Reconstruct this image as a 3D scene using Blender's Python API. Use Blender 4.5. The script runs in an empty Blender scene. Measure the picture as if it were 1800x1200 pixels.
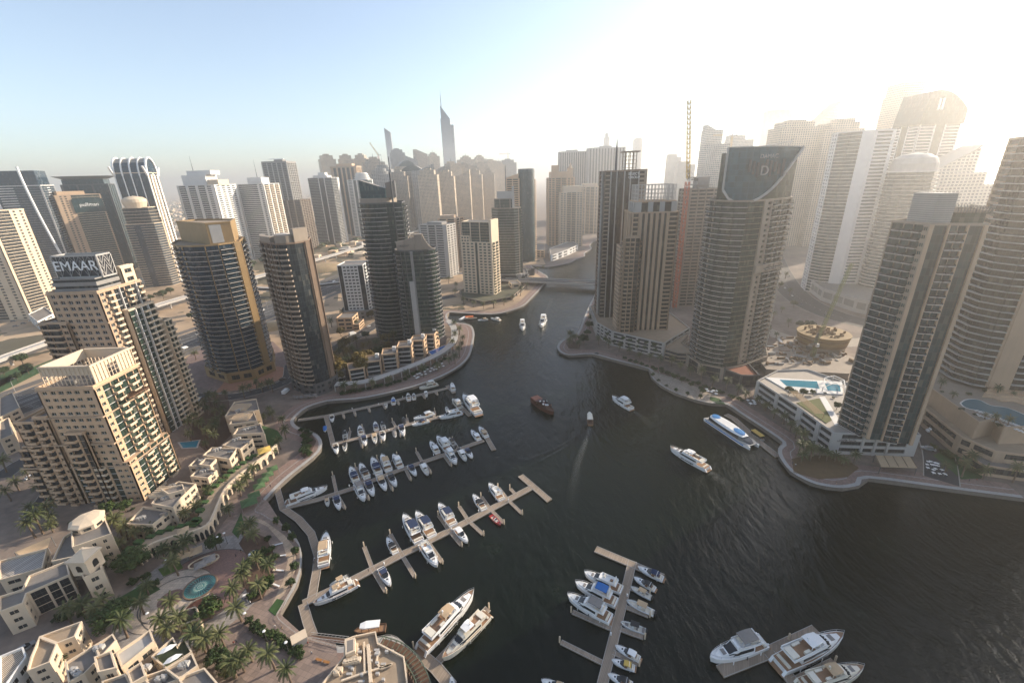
import bpy, bmesh, math, random
from mathutils import Vector, Matrix
from mathutils.geometry import tessellate_polygon
random.seed(7)
S = bpy.context.scene
C = S.collection
rad = math.radians
# ---------------------------------------------------------------- camera
CAM_H = 140.0
FPX = 765.0                                   # focal length in pixels of the 1800 px wide photograph
_d = Vector((65.0, 2020.0, FPX)).normalized() # straight down, in camera axes (right, down, forward)
_f = Vector((0, 0, 1.0))
_Y = (_f - _d * _f.dot(_d)).normalized()
_Z = -_d
_X = _Y.cross(_Z)
cd = bpy.data.cameras.new('camera')
cd.sensor_width = 36.0
cd.lens = 36.0 * FPX / 1800.0
cd.clip_start = 1.0
cd.clip_end = 60000.0
cam = bpy.data.objects.new('camera', cd)
C.objects.link(cam)
def c2w(v): return Vector((_X.dot(v), _Y.dot(v), _Z.dot(v)))
_r, _u, _b = c2w(Vector((1, 0, 0))), c2w(Vector((0, -1, 0))), c2w(Vector((0, 0, -1)))
cam.matrix_world = Matrix(((_r.x, _u.x, _b.x, 0), (_r.y, _u.y, _b.y, 0), (_r.z, _u.z, _b.z, CAM_H), (0, 0, 0, 1)))
S.camera = cam
# ---------------------------------------------------------------- sky, sun, exposure
SUN_AZ, SUN_EL = rad(60), rad(21)
w = bpy.data.worlds.new('World'); S.world = w; w.use_nodes = True
nt = w.node_tree; nt.nodes.clear()
sky = nt.nodes.new('ShaderNodeTexSky'); sky.sky_type = 'NISHITA'; sky.sun_disc = False
sky.sun_elevation = SUN_EL; sky.sun_rotation = SUN_AZ
sky.altitude = 0; sky.air_density = 1.0; sky.dust_density = 0.55; sky.ozone_density = 4.0
bg = nt.nodes.new('ShaderNodeBackground'); bg.inputs[1].default_value = 0.135
wo = nt.nodes.new('ShaderNodeOutputWorld')
hs_ = nt.nodes.new('ShaderNodeHueSaturation'); hs_.inputs['Saturation'].default_value = .78; hs_.inputs['Value'].default_value = .92
tn_ = nt.nodes.new('ShaderNodeMix'); tn_.data_type = 'RGBA'; tn_.blend_type = 'MULTIPLY'; tn_.inputs[0].default_value = 1.0; tn_.inputs[7].default_value = (1.0, .94, .87, 1)
nt.links.new(sky.outputs[0], hs_.inputs['Color']); nt.links.new(hs_.outputs[0], tn_.inputs[6]); nt.links.new(tn_.outputs[2], bg.inputs[0]); nt.links.new(bg.outputs[0], wo.inputs[0])
sl = bpy.data.lights.new('sun', 'SUN'); sl.energy = 3.9; sl.angle = rad(0.5); sl.color = (1.0, 0.86, 0.69)
so = bpy.data.objects.new('sun', sl); C.objects.link(so)
sdir = Vector((math.sin(SUN_AZ) * math.cos(SUN_EL), math.cos(SUN_AZ) * math.cos(SUN_EL), math.sin(SUN_EL)))
so.rotation_euler = (-sdir).to_track_quat('-Z', 'Y').to_euler(); so.location = sdir * 500
S.view_settings.view_transform = 'Standard'; S.view_settings.look = 'None'
S.view_settings.exposure = 1.2; S.view_settings.gamma = 1.0
S.render.engine = 'CYCLES'
cy = S.cycles
cy.max_bounces = 5; cy.diffuse_bounces = 2; cy.glossy_bounces = 3; cy.transmission_bounces = 2
cy.transparent_max_bounces = 8; cy.volume_bounces = 1; cy.caustics_reflective = False; cy.caustics_refractive = False
cy.use_denoising = True; cy.sample_clamp_indirect = 4.0
try: cy.denoiser = 'OPENIMAGEDENOISE'
except Exception: pass
# ---------------------------------------------------------------- surveying helpers: photograph pixel -> place in the world
def ray(u, v): return c2w(Vector((u - 900.0, v - 600.0, FPX)))
def P(u, v, z=0.0):
    r = ray(u, v); t = (z - CAM_H) / r.z
    return Vector((r.x * t, r.y * t, z))
def TP(u, v, D):
    "point at horizontal distance D seen at the pixel"
    r = ray(u, v); t = D / math.hypot(r.x, r.y)
    return Vector((r.x * t, r.y * t, CAM_H + r.z * t))
def PX(px, z): return [tuple(P(u, v, z).xy) for u, v in px]
# ---------------------------------------------------------------- scene bookkeeping
def tag(o, label=None, cat=None, group=None, kind=None):
    if label: o['label'] = label
    if cat: o['category'] = cat
    if group: o['group'] = group
    if kind: o['kind'] = kind
    return o
def thing(name, label, cat, loc=(0, 0, 0), rz=0.0, group=None):
    o = bpy.data.objects.new(name, None); C.objects.link(o); o.empty_display_size = .5
    o.location = loc; o.rotation_euler = (0, 0, rz)
    return tag(o, label, cat, group)
def kids(o): return list(o.children)
def dup(o, parent=None):
    c = o.copy(); C.objects.link(c)
    if parent is not None: c.parent = parent
    for ch in kids(o): dup(ch, c)
    return c
class MB:
    "collects shapes and links them as one mesh"
    def __init__(s): s.v = []; s.f = []; s.m = []
    def add(s, vs, fs, mi=0):
        o = len(s.v); s.v.extend(vs); s.f.extend([tuple(i + o for i in f) for f in fs]); s.m.extend([mi] * len(fs))
    def box(s, x0, x1, y0, y1, z0, z1, mi=0):
        s.add([(x0, y0, z0), (x1, y0, z0), (x1, y1, z0), (x0, y1, z0), (x0, y0, z1), (x1, y0, z1), (x1, y1, z1), (x0, y1, z1)],
              [(3, 2, 1, 0), (4, 5, 6, 7), (0, 1, 5, 4), (1, 2, 6, 5), (2, 3, 7, 6), (3, 0, 4, 7)], mi)
    def obox(s, o, d, n, u0, u1, n0, n1, z0, z1, mi=0):
        "box along direction d (2d) with outward normal n (2d) from origin o"
        def q(u, k, z): return (o[0] + d[0] * u + n[0] * k, o[1] + d[1] * u + n[1] * k, z)
        s.add([q(u0, n1, z0), q(u1, n1, z0), q(u1, n0, z0), q(u0, n0, z0), q(u0, n1, z1), q(u1, n1, z1), q(u1, n0, z1), q(u0, n0, z1)],
              [(3, 2, 1, 0), (4, 5, 6, 7), (0, 1, 5, 4), (1, 2, 6, 5), (2, 3, 7, 6), (3, 0, 4, 7)], mi)
    def prism(s, poly, z0, z1, mi=0, cap=True, mcap=None, bottom=False):
        n = len(poly); o = len(s.v)
        s.v.extend([(p[0], p[1], z0) for p in poly] + [(p[0], p[1], z1 if not callable(z1) else z1(p)) for p in poly])
        for i in range(n):
            j = (i + 1) % n; s.f.append((o + i, o + j, o + n + j, o + n + i)); s.m.append(mi)
        if cap:
            for t in tessellate_polygon([[Vector((p[0], p[1], 0)) for p in poly]]):
                a, b, c = t
                pa, pb, pc = poly[a], poly[b], poly[c]
                if (pb[0] - pa[0]) * (pc[1] - pa[1]) - (pb[1] - pa[1]) * (pc[0] - pa[0]) < 0: b, c = c, b
                s.f.append((o + n + a, o + n + b, o + n + c)); s.m.append(mi if mcap is None else mcap)
                if bottom: s.f.append((o + c, o + b, o + a)); s.m.append(mi)
    def bar(s, p, q, w=.1, h=None, mi=0):
        p, q = Vector(p), Vector(q); h = w if h is None else h
        d = q - p
        if d.length < 1e-6: return
        d.normalize(); up = Vector((0, 0, 1)) if abs(d.z) < .95 else Vector((0, 1, 0))
        a = d.cross(up).normalized() * (w / 2); b = a.cross(d).normalized() * (h / 2)
        vs = [p - a - b, p + a - b, p + a + b, p - a + b, q - a - b, q + a - b, q + a + b, q - a + b]
        s.add([tuple(x) for x in vs], [(0, 1, 2, 3), (7, 6, 5, 4), (1, 0, 4, 5), (2, 1, 5, 6), (3, 2, 6, 7), (0, 3, 7, 4)], mi)
    def tube(s, pts, rs, n=6, mi=0, cap=True):
        pts = [Vector(p) for p in pts]
        if not hasattr(rs, '__len__'): rs = [rs] * len(pts)
        o = len(s.v)
        for i, p in enumerate(pts):
            d = (pts[min(i + 1, len(pts) - 1)] - pts[max(i - 1, 0)]).normalized()
            up = Vector((0, 0, 1)) if abs(d.z) < .9 else Vector((1, 0, 0))
            a = d.cross(up).normalized(); b = a.cross(d).normalized()
            for k in range(n):
                t = 2 * math.pi * k / n
                s.v.append(tuple(p + a * (math.cos(t) * rs[i]) + b * (math.sin(t) * rs[i])))
        for i in range(len(pts) - 1):
            for k in range(n):
                s.f.append((o + i * n + k, o + i * n + (k + 1) % n, o + (i + 1) * n + (k + 1) % n, o + (i + 1) * n + k)); s.m.append(mi)
        if cap:
            s.f.append(tuple(o + k for k in range(n - 1, -1, -1))); s.m.append(mi)
            s.f.append(tuple(o + (len(pts) - 1) * n + k for k in range(n))); s.m.append(mi)
    def lathe(s, prof, c=(0, 0), n=24, mi=0, sx=1, sy=1, a0=0):
        o = len(s.v)
        for r, z in prof:
            for k in range(n):
                t = a0 + 2 * math.pi * k / n; s.v.append((c[0] + r * sx * math.cos(t), c[1] + r * sy * math.sin(t), z))
        for i in range(len(prof) - 1):
            for k in range(n):
                s.f.append((o + i * n + k, o + i * n + (k + 1) % n, o + (i + 1) * n + (k + 1) % n, o + (i + 1) * n + k)); s.m.append(mi)
        s.f.append(tuple(o + (len(prof) - 1) * n + k for k in range(n))); s.m.append(mi)
    def sheet(s, poly, z, mi=0):
        o = len(s.v); s.v.extend([(p[0], p[1], z) for p in poly])
        for t in tessellate_polygon([[Vector((p[0], p[1], 0)) for p in poly]]):
            a, b, c = t; pa, pb, pc = poly[a], poly[b], poly[c]
            if (pb[0] - pa[0]) * (pc[1] - pa[1]) - (pb[1] - pa[1]) * (pc[0] - pa[0]) < 0: b, c = c, b
            s.f.append((o + a, o + b, o + c)); s.m.append(mi)
    def mesh(s, name, mats, smooth=False):
        me = bpy.data.meshes.new(name); me.from_pydata(s.v, [], s.f)
        mats = mats if isinstance(mats, (list, tuple)) else [mats]
        for m in mats: me.materials.append(m)
        if len(mats) > 1: me.polygons.foreach_set('material_index', s.m)
        if smooth: me.polygons.foreach_set('use_smooth', [True] * len(me.polygons))
        me.update(); return me
    def build(s, name, mats, parent=None, smooth=False, loc=None):
        "vertices are in the parent's own axes"
        if not s.f: return None
        o = bpy.data.objects.new(name, s.mesh(name, mats, smooth)); C.objects.link(o)
        if parent is not None: o.parent = parent
        if loc is not None: o.location = loc
        return o
def put(name, me, parent=None, M=None):
    o = bpy.data.objects.new(name, me); C.objects.link(o)
    if parent is not None: o.parent = parent
    if M is not None: o.matrix_local = M
    return o
def onebar(name, mat, parent, a, b, wd):
    mb = MB(); mb.bar(a, b, wd); return mb.build(name, mat, parent)
def area(poly): return sum(poly[i][0] * poly[(i + 1) % len(poly)][1] - poly[(i + 1) % len(poly)][0] * poly[i][1] for i in range(len(poly))) / 2
def ccw(poly): return list(poly) if area(poly) > 0 else list(reversed(poly))
def centroid(poly): return (sum(p[0] for p in poly) / len(poly), sum(p[1] for p in poly) / len(poly))
def inset(poly, k):
    "ccw polygon moved inwards by k"
    n = len(poly); out = []
    for i in range(n):
        p0, p1, p2 = Vector(poly[i - 1]), Vector(poly[i]), Vector(poly[(i + 1) % n])
        a, b = (p1 - p0).normalized(), (p2 - p1).normalized()
        na, nb = Vector((-a.y, a.x)), Vector((-b.y, b.x))
        m = na + nb
        if m.length < 1e-4: out.append(tuple(p1 + na * k)); continue
        m.normalize(); out.append(tuple(p1 + m * (k / max(.35, m.dot(na)))))
    return out
def ribbon(pts, wd, off=0.0):
    "polygon of a strip of given width along a polyline"
    L, R = [], []
    for i, p in enumerate(pts):
        a, b = Vector(pts[max(i - 1, 0)][:2]), Vector(pts[min(i + 1, len(pts) - 1)][:2])
        d = (b - a).normalized(); n = Vector((-d.y, d.x)); q = Vector(p[:2])
        L.append(tuple(q + n * (wd / 2 + off))); R.append(tuple(q - n * (wd / 2 - off)))
    return L, R
def strip(mb, pts, wd, z, mi=0, off=0.0):
    L, R = ribbon(pts, wd, off); o = len(mb.v)
    for l, r in zip(L, R): mb.v.extend([(l[0], l[1], z), (r[0], r[1], z)])
    for i in range(len(pts) - 1): mb.f.append((o + 2 * i, o + 2 * i + 1, o + 2 * i + 3, o + 2 * i + 2)); mb.m.append(mi)
def smoothline(pts, k=4):
    out = []; n = len(pts)
    for i in range(n - 1):
        p0, p1, p2, p3 = [Vector(pts[max(0, min(n - 1, j))][:2]) for j in (i - 1, i, i + 1, i + 2)]
        for s_ in range(k):
            t = s_ / k
            out.append(tuple(.5 * ((2 * p1) + (p2 - p0) * t + (2 * p0 - 5 * p1 + 4 * p2 - p3) * t * t + (3 * p1 - p0 - 3 * p2 + p3) * t ** 3)))
    out.append(tuple(pts[-1][:2])); return out
def scatter_along(pts, step):
    out = []; acc = 0
    for a, b in zip(pts, pts[1:]):
        a, b = Vector(a[:2]), Vector(b[:2]); L = (b - a).length; t = acc
        while t < L: out.append((tuple(a + (b - a) * (t / L)), math.atan2(b.y - a.y, b.x - a.x))); t += step
        acc = t - L
    return out
def inside(pt, poly):
    x, y = pt[0], pt[1]; r = False; j = len(poly) - 1
    for i in range(len(poly)):
        if (poly[i][1] > y) != (poly[j][1] > y) and x < (poly[j][0] - poly[i][0]) * (y - poly[i][1]) / (poly[j][1] - poly[i][1]) + poly[i][0]: r = not r
        j = i
    return r
# ---------------------------------------------------------------- materials
_mc = {}
class NT:
    def __init__(s, name):
        s.mat = bpy.data.materials.new(name); s.mat.use_nodes = True; s.t = s.mat.node_tree; s.b = s.t.nodes['Principled BSDF']
        s.out = s.t.nodes['Material Output']
    def n(s, typ, **kw):
        x = s.t.nodes.new('ShaderNode' + typ)
        for k, v in kw.items(): setattr(x, k, v)
        return x
    def set(s, sock, val):
        if hasattr(val, 'is_output') or isinstance(val, bpy.types.NodeSocket): s.t.links.new(val, sock)
        else: sock.default_value = val
    def math(s, op, a, b=0.0, c=None, clamp=False):
        x = s.n('Math', operation=op, use_clamp=clamp); s.set(x.inputs[0], a); s.set(x.inputs[1], b)
        if c is not None: s.set(x.inputs[2], c)
        return x.outputs[0]
    def vmath(s, op, a, b=None):
        x = s.n('VectorMath', operation=op); s.set(x.inputs[0], a)
        if b is not None: s.set(x.inputs[1], b)
        return x.outputs['Value'] if op in ('DOT_PRODUCT', 'LENGTH') else x.outputs[0]
    def mix(s, f, a, b):
        x = s.n('Mix', data_type='RGBA'); s.set(x.inputs[0], f); s.set(x.inputs[6], a); s.set(x.inputs[7], b); return x.outputs[2]
    def noise(s, vec, scale, detail=3.0, rough=.55):
        x = s.n('TexNoise'); s.set(x.inputs['Vector'], vec); x.inputs['Scale'].default_value = scale
        x.inputs['Detail'].default_value = detail; x.inputs['Roughness'].default_value = rough; return x.outputs['Fac']
    def ramp(s, f, *stops):
        x = s.n('ValToRGB'); s.set(x.inputs[0], f); e = x.color_ramp.elements
        while len(e) < len(stops): e.new(.5)
        for k, (p, c) in enumerate(stops): e[k].position = p; e[k].color = rgba(c)
        return x.outputs[0]
    def pos(s): return s.n('NewGeometry').outputs['Position']
    def obj(s): return s.n('TexCoord').outputs['Object']
    def bump(s, h, strength=.3, dist=.1):
        x = s.n('Bump'); x.inputs['Strength'].default_value = strength; x.inputs['Distance'].default_value = dist
        s.set(x.inputs['Height'], h); s.t.links.new(x.outputs[0], s.b.inputs['Normal'])
def rgba(c): return tuple(c) + (1.0,) if len(c) == 3 else tuple(c)
def mul(c, k): return tuple(min(1, x * k) for x in c[:3])
def plain(name, col, rough=.7, var=.18, scale=.35, metal=0.0, spec=None):
    if name in _mc: return _mc[name]
    t = NT(name); p = t.pos()
    f1 = t.noise(p, scale, 4.0); f2 = t.noise(t.vmath('MULTIPLY', p, (1.0, 1.0, .16)), scale * 6, 3.0)
    f = t.math('ADD', t.math('MULTIPLY', f1, .65), t.math('MULTIPLY', f2, .35))
    t.set(t.b.inputs['Base Color'], t.ramp(f, (.25, mul(col, 1 - var)), (.75, mul(col, 1 + var))))
    t.b.inputs['Roughness'].default_value = rough; t.b.inputs['Metallic'].default_value = metal
    if spec is not None: t.b.inputs['Specular IOR Level'].default_value = spec
    _mc[name] = t.mat; return t.mat
def wallframe(t):
    "coordinates across and up any upright wall: (u, z, up-facing mask)"
    g = t.n('NewGeometry'); N = g.outputs['True Normal']; p = g.outputs['Position']
    cr = t.vmath('CROSS_PRODUCT', N, (0, 0, 1)); u = t.vmath('DOT_PRODUCT', p, cr)
    sp = t.n('SeparateXYZ'); t.set(sp.inputs[0], p); sn = t.n('SeparateXYZ'); t.set(sn.inputs[0], N)
    return u, sp.outputs[2], t.math('GREATER_THAN', t.math('ABSOLUTE', sn.outputs[2]), .6), p
def cell(t, u, v):
    c = t.n('CombineXYZ'); t.set(c.inputs[0], t.math('FLOOR', u)); t.set(c.inputs[1], t.math('FLOOR', v))
    wn = t.n('TexWhiteNoise', noise_dimensions='2D'); t.set(wn.inputs['Vector'], c.outputs[0]); return wn.outputs['Value']
def glass(name, col, rough=.07, bay=1.4, fl=3.4, mull=.07, frame=(.07, .075, .075), curtain=.16):
    "window glass: panes differ a little, some with pale blinds, thin dark frames"
    if name in _mc: return _mc[name]
    t = NT(name); u, z, up, p = wallframe(t)
    cu, cz = t.math('DIVIDE', u, bay), t.math('DIVIDE', z, fl)
    r = cell(t, cu, cz)
    fu, fz = t.math('FRACT', cu), t.math('FRACT', cz)
    fr = t.math('MAXIMUM', t.math('LESS_THAN', fu, mull / bay), t.math('LESS_THAN', fz, mull * 1.6 / fl))
    base = t.ramp(r, (0.0, mul(col, .75)), (.6, mul(col, 1.1)), (.85, mul(col, 1.4)), (1.0, tuple(x * (1 - curtain) + curtain * y for x, y in zip(col, (.5, .44, .34)))))
    c2 = t.mix(fr, base, rgba(frame)); c3 = t.mix(up, c2, rgba((.28, .25, .21)))
    t.set(t.b.inputs['Base Color'], c3)
    t.set(t.b.inputs['Roughness'], t.math('ADD', rough, t.math('MULTIPLY', t.math('MAXIMUM', fr, up), .5)))
    t.b.inputs['Specular IOR Level'].default_value = .42
    x = t.n('Bump'); x.inputs['Strength'].default_value = .05; x.inputs['Distance'].default_value = .3
    t.set(x.inputs['Height'], r); t.t.links.new(x.outputs[0], t.b.inputs['Normal'])
    _mc[name] = t.mat; return t.mat
def facade(name, wall, gl, bay=3.2, fl=3.4, wu=.62, wz=.55, roof=(.24, .22, .19), lite=.35):
    "distant walls: rows of windows in a plain wall, every window its own tint"
    if name in _mc: return _mc[name]
    t = NT(name); u, z, up, p = wallframe(t)
    cu, cz = t.math('DIVIDE', u, bay), t.math('DIVIDE', z, fl)
    r = cell(t, cu, cz); fu, fz = t.math('FRACT', cu), t.math('FRACT', cz)
    m = t.math('MULTIPLY', t.math('LESS_THAN', t.math('ABSOLUTE', t.math('SUBTRACT', fu, .5)), wu / 2), t.math('LESS_THAN', t.math('ABSOLUTE', t.math('SUBTRACT', fz, .5)), wz / 2))
    m = t.math('MULTIPLY', m, t.math('SUBTRACT', 1.0, up))
    wl = t.ramp(t.noise(p, .06, 3.0), (.3, mul(wall, .85)), (.7, mul(wall, 1.12)))
    g = t.ramp(r, (0, mul(gl, .6)), (.7, mul(gl, 1.3)), (1, tuple(a * (1 - lite) + b * lite for a, b in zip(gl, wall))))
    t.set(t.b.inputs['Base Color'], t.mix(up, t.mix(m, wl, g), rgba(roof)))
    t.set(t.b.inputs['Roughness'], t.math('SUBTRACT', .75, t.math('MULTIPLY', m, .6)))
    t.bump(t.math('SUBTRACT', 1.0, m), .6, .35)
    _mc[name] = t.mat; return t.mat
def grid_mat(name, a, b, sx, sy, line=.06, rot=0.0, rough=.8, var=.2):
    "paving slabs: joints of colour b between slabs of colour a"
    if name in _mc: return _mc[name]
    t = NT(name); mp = t.n('Mapping'); t.set(mp.inputs['Vector'], t.pos()); mp.inputs['Rotation'].default_value = (0, 0, rot)
    sp = t.n('SeparateXYZ'); t.set(sp.inputs[0], mp.outputs[0])
    cu, cv = t.math('DIVIDE', sp.outputs[0], sx), t.math('DIVIDE', sp.outputs[1], sy)
    ln = t.math('MAXIMUM', t.math('LESS_THAN', t.math('FRACT', cu), line), t.math('LESS_THAN', t.math('FRACT', cv), line * sx / sy))
    r = cell(t, cu, cv); nz = t.noise(mp.outputs[0], .15, 4.0)
    k = t.math('ADD', t.math('MULTIPLY', r, .4), t.math('MULTIPLY', nz, .6))
    t.set(t.b.inputs['Base Color'], t.mix(ln, t.ramp(k, (.25, mul(a, 1 - var)), (.75, mul(a, 1 + var))), rgba(b)))
    t.b.inputs['Roughness'].default_value = rough; _mc[name] = t.mat; return t.mat
def leafmat(name, c0, c1):
    if name in _mc: return _mc[name]
    t = NT(name); oi = t.n('ObjectInfo').outputs['Random']; nz = t.noise(t.pos(), .8, 2.0)
    f = t.math('ADD', t.math('MULTIPLY', nz, .8), t.math('MULTIPLY', t.math('SUBTRACT', oi, .5), .35))
    t.set(t.b.inputs['Base Color'], t.ramp(f, (.2, c0), (.7, c1)))
    t.b.inputs['Roughness'].default_value = .6; t.b.inputs['Specular IOR Level'].default_value = .25
    _mc[name] = t.mat; return t.mat
M = dict(
    beige=plain('beige_stone', (.58, .40, .25), .8, .14, .12), sand=plain('sandy_stone', (.46, .33, .22), .8, .16, .1),
    cream=plain('cream_render', (.66, .53, .38), .8, .1, .2), white=plain('white_render', (.70, .68, .64), .7, .08, .2),
    brown=plain('brown_stone', (.20, .135, .09), .75, .16, .15), gold=plain('golden_cladding', (.30, .195, .085), .55, .15, .15),
    grey=plain('grey_concrete', (.26, .245, .225), .8, .18, .15), dgrey=plain('dark_grey_cladding', (.085, .082, .08), .6, .15, .2),
    lgrey=plain('pale_concrete', (.42, .40, .37), .8, .14, .15), taupe=plain('taupe_stone', (.29, .235, .18), .8, .15, .15),
    roofgrey=plain('roof_screed', (.20, .18, .16), .9, .22, .3), roofsand=plain('roof_sandy', (.33, .25, .17), .9, .2, .3),
    paint=plain('white_gelcoat', (.84, .83, .80), .25, .03, .3), ivory=plain('ivory_gelcoat', (.74, .68, .56), .3, .04, .3),
    teak=plain('teak', (.30, .17, .09), .6, .2, 1.5), wood=plain('dark_wood', (.13, .07, .04), .6, .25, 1.0),
    navy=plain('navy_canvas', (.018, .035, .085), .8, .15, 1), blue=plain('blue_canvas', (.02, .14, .42), .7, .12, 1),
    canvas=plain('grey_canvas', (.24, .22, .20), .85, .12, 1), tan=plain('tan_canvas', (.50, .36, .22), .85, .1, 1), yellow=plain('yellow_canvas', (.62, .42, .10), .8, .1, 1),
    green_c=plain('green_canvas', (.065, .125, .045), .8, .15, 1), red=plain('red_paint', (.38, .03, .025), .4, .1, 1), orange=plain('orange_canvas', (.62, .14, .03), .7, .1, 1),
    black=plain('black_rubber', (.02, .02, .02), .5, .1, 1), glassd=plain('tinted_glass', (.012, .015, .018), .06, .2, 1, spec=.8),
    steel=plain('steel', (.45, .45, .45), .35, .1, 1, metal=.8), asphalt=plain('asphalt', (.055, .053, .052), .9, .2, .2),
    line=plain('road_paint', (.62, .60, .55), .7, .1, 1), kerb=plain('kerb_stone', (.36, .33, .29), .85, .15, .4),
    turf=plain('turf', (.035, .085, .02), .95, .3, .5), soil=plain('planting_soil', (.10, .06, .04), .95, .25, .5), redpave=plain('red_paving', (.24, .085, .045), .9, .2, .4),
    poolw=plain('pool_water', (.03, .22, .30), .08, .12, .2), poolb=plain('pool_blue', (.02, .12, .38), .08, .12, .2),
    trunk=plain('palm_bark', (.15, .105, .07), .95, .3, 3), crane=plain('crane_red', (.46, .10, .04), .6, .15, 1), craney=plain('crane_yellow', (.55, .36, .08), .6, .15, 1),
    skin=plain('skin', (.36, .20, .13), .6, .05, 1), mesh=plain('rusty_formwork', (.20, .13, .065), .9, .3, .3),
    leaf=leafmat('leaves', (.014, .032, .008), (.058, .092, .020)), palm=leafmat('palm_leaves', (.045, .062, .020), (.16, .155, .062)), goldleaf=leafmat('golden_leaves', (.07, .055, .012), (.20, .14, .03)),
    g_dark=glass('dark_glass', (.022, .028, .032)), g_teal=glass('teal_glass', (.016, .045, .05)), g_blue=glass('blue_glass', (.018, .040, .062)),
    g_green=glass('green_glass', (.018, .036, .028)), g_brown=glass('bronze_glass', (.03, .025, .018)),
)
# ================================================================ the setting: water, land, quays, roads, plaza
Z0 = 2.0
QL = [(757,1205),(740,1162),(716,1135),(690,1117),(650,1124),(602,1136),(560,1127),(530,1117),(508,1102),(490,1085),(494,1074),(508,1050),(522,1025),(529,1000),(530,970),(522,947),(503,927),(478,914),(462,904),(450,898),(466,880),(492,852),(517,830),(550,804),(564,789),(566,775),(558,764),(540,756),(523,750),(516,741),(521,731),(540,716),(575,705),(625,701),(662,695),(725,680),(775,662),(810,642),(826,624),(832,602),(834,585),(829,573),(815,568),(795,566),(786,558),(790,549),(812,550),(862,552),(890,548),(920,537),(936,522),(953,504),(964,488),(950,478),(934,467),(962,469),(1000,462),(1012,456),(1028,450),(1028,444),(1040,437),(1037,431),(1042,425)]
QR = [(1049,510),(1030,549),(1014,587),(991,596),(980,607),(983,617),(1000,624),(1040,622),(1075,631),(1140,648),(1145,662),(1162,677),(1187,690),(1225,703),(1250,708),(1277,710),(1300,725),(1340,751),(1375,776),(1368,787),(1370,802),(1390,828),(1425,847),(1452,854),(1482,857),(1511,852),(1528,840),(1660,857),(1800,875)]
quay_l = [tuple(P(u, v, Z0).xy) for u, v in QL]
quay_r = [tuple(P(u, v, Z0).xy) for u, v in QR]
hole = [(-10.0, -60.0), (-12.0, 60.0)] + quay_l + [(250, 1040), (262, 960), (225, 880), (160, 730), (126, 610)] + quay_r + [(320, 120), (330, -60)]
mb = MB()
outer = [(-12000, -3000), (12000, -3000), (12000, 14000), (-12000, 14000)]
allp = outer + hole
mb.v = [(p[0], p[1], Z0) for p in allp]
for tr in tessellate_polygon([[Vector((p[0], p[1], 0)) for p in outer], [Vector((p[0], p[1], 0)) for p in hole]]):
    a, b, c = tr; pa, pb, pc = allp[a], allp[b], allp[c]
    if (pb[0]-pa[0])*(pc[1]-pa[1])-(pb[1]-pa[1])*(pc[0]-pa[0]) < 0: b, c = c, b
    mb.f.append((a, b, c)); mb.m.append(0)
t = NT('ground'); p = t.pos()
n1, n2, n3 = t.noise(p, .004, 6), t.noise(p, .03, 5), t.noise(p, .25, 3)
sp = t.n('SeparateXYZ'); t.set(sp.inputs[0], p)
sandc = t.ramp(t.math('ADD', t.math('MULTIPLY', n1, .5), t.math('MULTIPLY', n2, .5)), (.36, (.10, .085, .06)), (.45, (.36, .25, .155)), (.56, (.50, .36, .225)), (.68, (.22, .16, .11)))
pavec = t.ramp(t.math('ADD', t.math('MULTIPLY', n2, .6), t.math('MULTIPLY', n3, .4)), (.35, (.12, .095, .078)), (.55, (.22, .17, .135)), (.7, (.31, .24, .185)))
far = t.math('MULTIPLY', t.math('SUBTRACT', t.math('SUBTRACT', sp.outputs[1], t.math('MULTIPLY', sp.outputs[0], .62)), 430.0), .012, clamp=True)
far = t.math('MULTIPLY', far, t.math('LESS_THAN', sp.outputs[0], 60.0))
vo = t.n('TexVoronoi'); t.set(vo.inputs['Vector'], p); vo.inputs['Scale'].default_value = .045
green = t.math('MULTIPLY', t.math('GREATER_THAN', n1, .52), t.math('GREATER_THAN', t.noise(p, .012, 5), .48))
sandc = t.mix(t.math('MULTIPLY', green, .85), sandc, rgba((.035, .042, .022)))
speck = t.math('MULTIPLY', t.math('LESS_THAN', vo.outputs['Distance'], .30), t.math('GREATER_THAN', sp.outputs[1], 1500.0))
sandc = t.mix(t.math('MULTIPLY', speck, .6), sandc, rgba((.44, .37, .30)))
t.set(t.b.inputs['Base Color'], t.mix(far, pavec, sandc)); t.b.inputs['Roughness'].default_value = .95
tag(mb.build('ground', t.mat), kind='structure')
# water
t = NT('water'); p = t.pos()
mp = t.n('Mapping'); t.set(mp.inputs['Vector'], p); mp.inputs['Rotation'].default_value = (0, 0, rad(25)); mp.inputs['Scale'].default_value = (1.0, .42, 1.0)
a1 = t.noise(mp.outputs[0], .42, 5.0, .62); a2 = t.noise(mp.outputs[0], .16, 3.0, .6); a3 = t.noise(p, 1.7, 2.0)
h = t.math('ADD', t.math('ADD', t.math('MULTIPLY', a1, .55), t.math('MULTIPLY', a2, 1.0)), t.math('MULTIPLY', a3, .12))
calm = t.noise(p, .012, 3.0)
h = t.math('MULTIPLY', h, t.math('ADD', .25, t.math('MULTIPLY', calm, 1.5)))
t.bump(h, 1.0, .8)
murk = t.math('MULTIPLY', t.math('SUBTRACT', t.noise(p, .05, 5), .56), 5.0, clamp=True)
t.set(t.b.inputs['Base Color'], t.mix(t.math('MULTIPLY', murk, .5), rgba((.0030, .0062, .0026)), rgba((.012, .021, .010))))
t.b.inputs['Roughness'].default_value = .09; t.b.inputs['IOR'].default_value = 1.333; t.b.inputs['Specular IOR Level'].default_value = .40
mb = MB(); mb.sheet(ccw([(-300, -70), (500, -70), (500, 1200), (-300, 1200)]), 0.0); tag(mb.build('water', t.mat), kind='structure')
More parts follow.
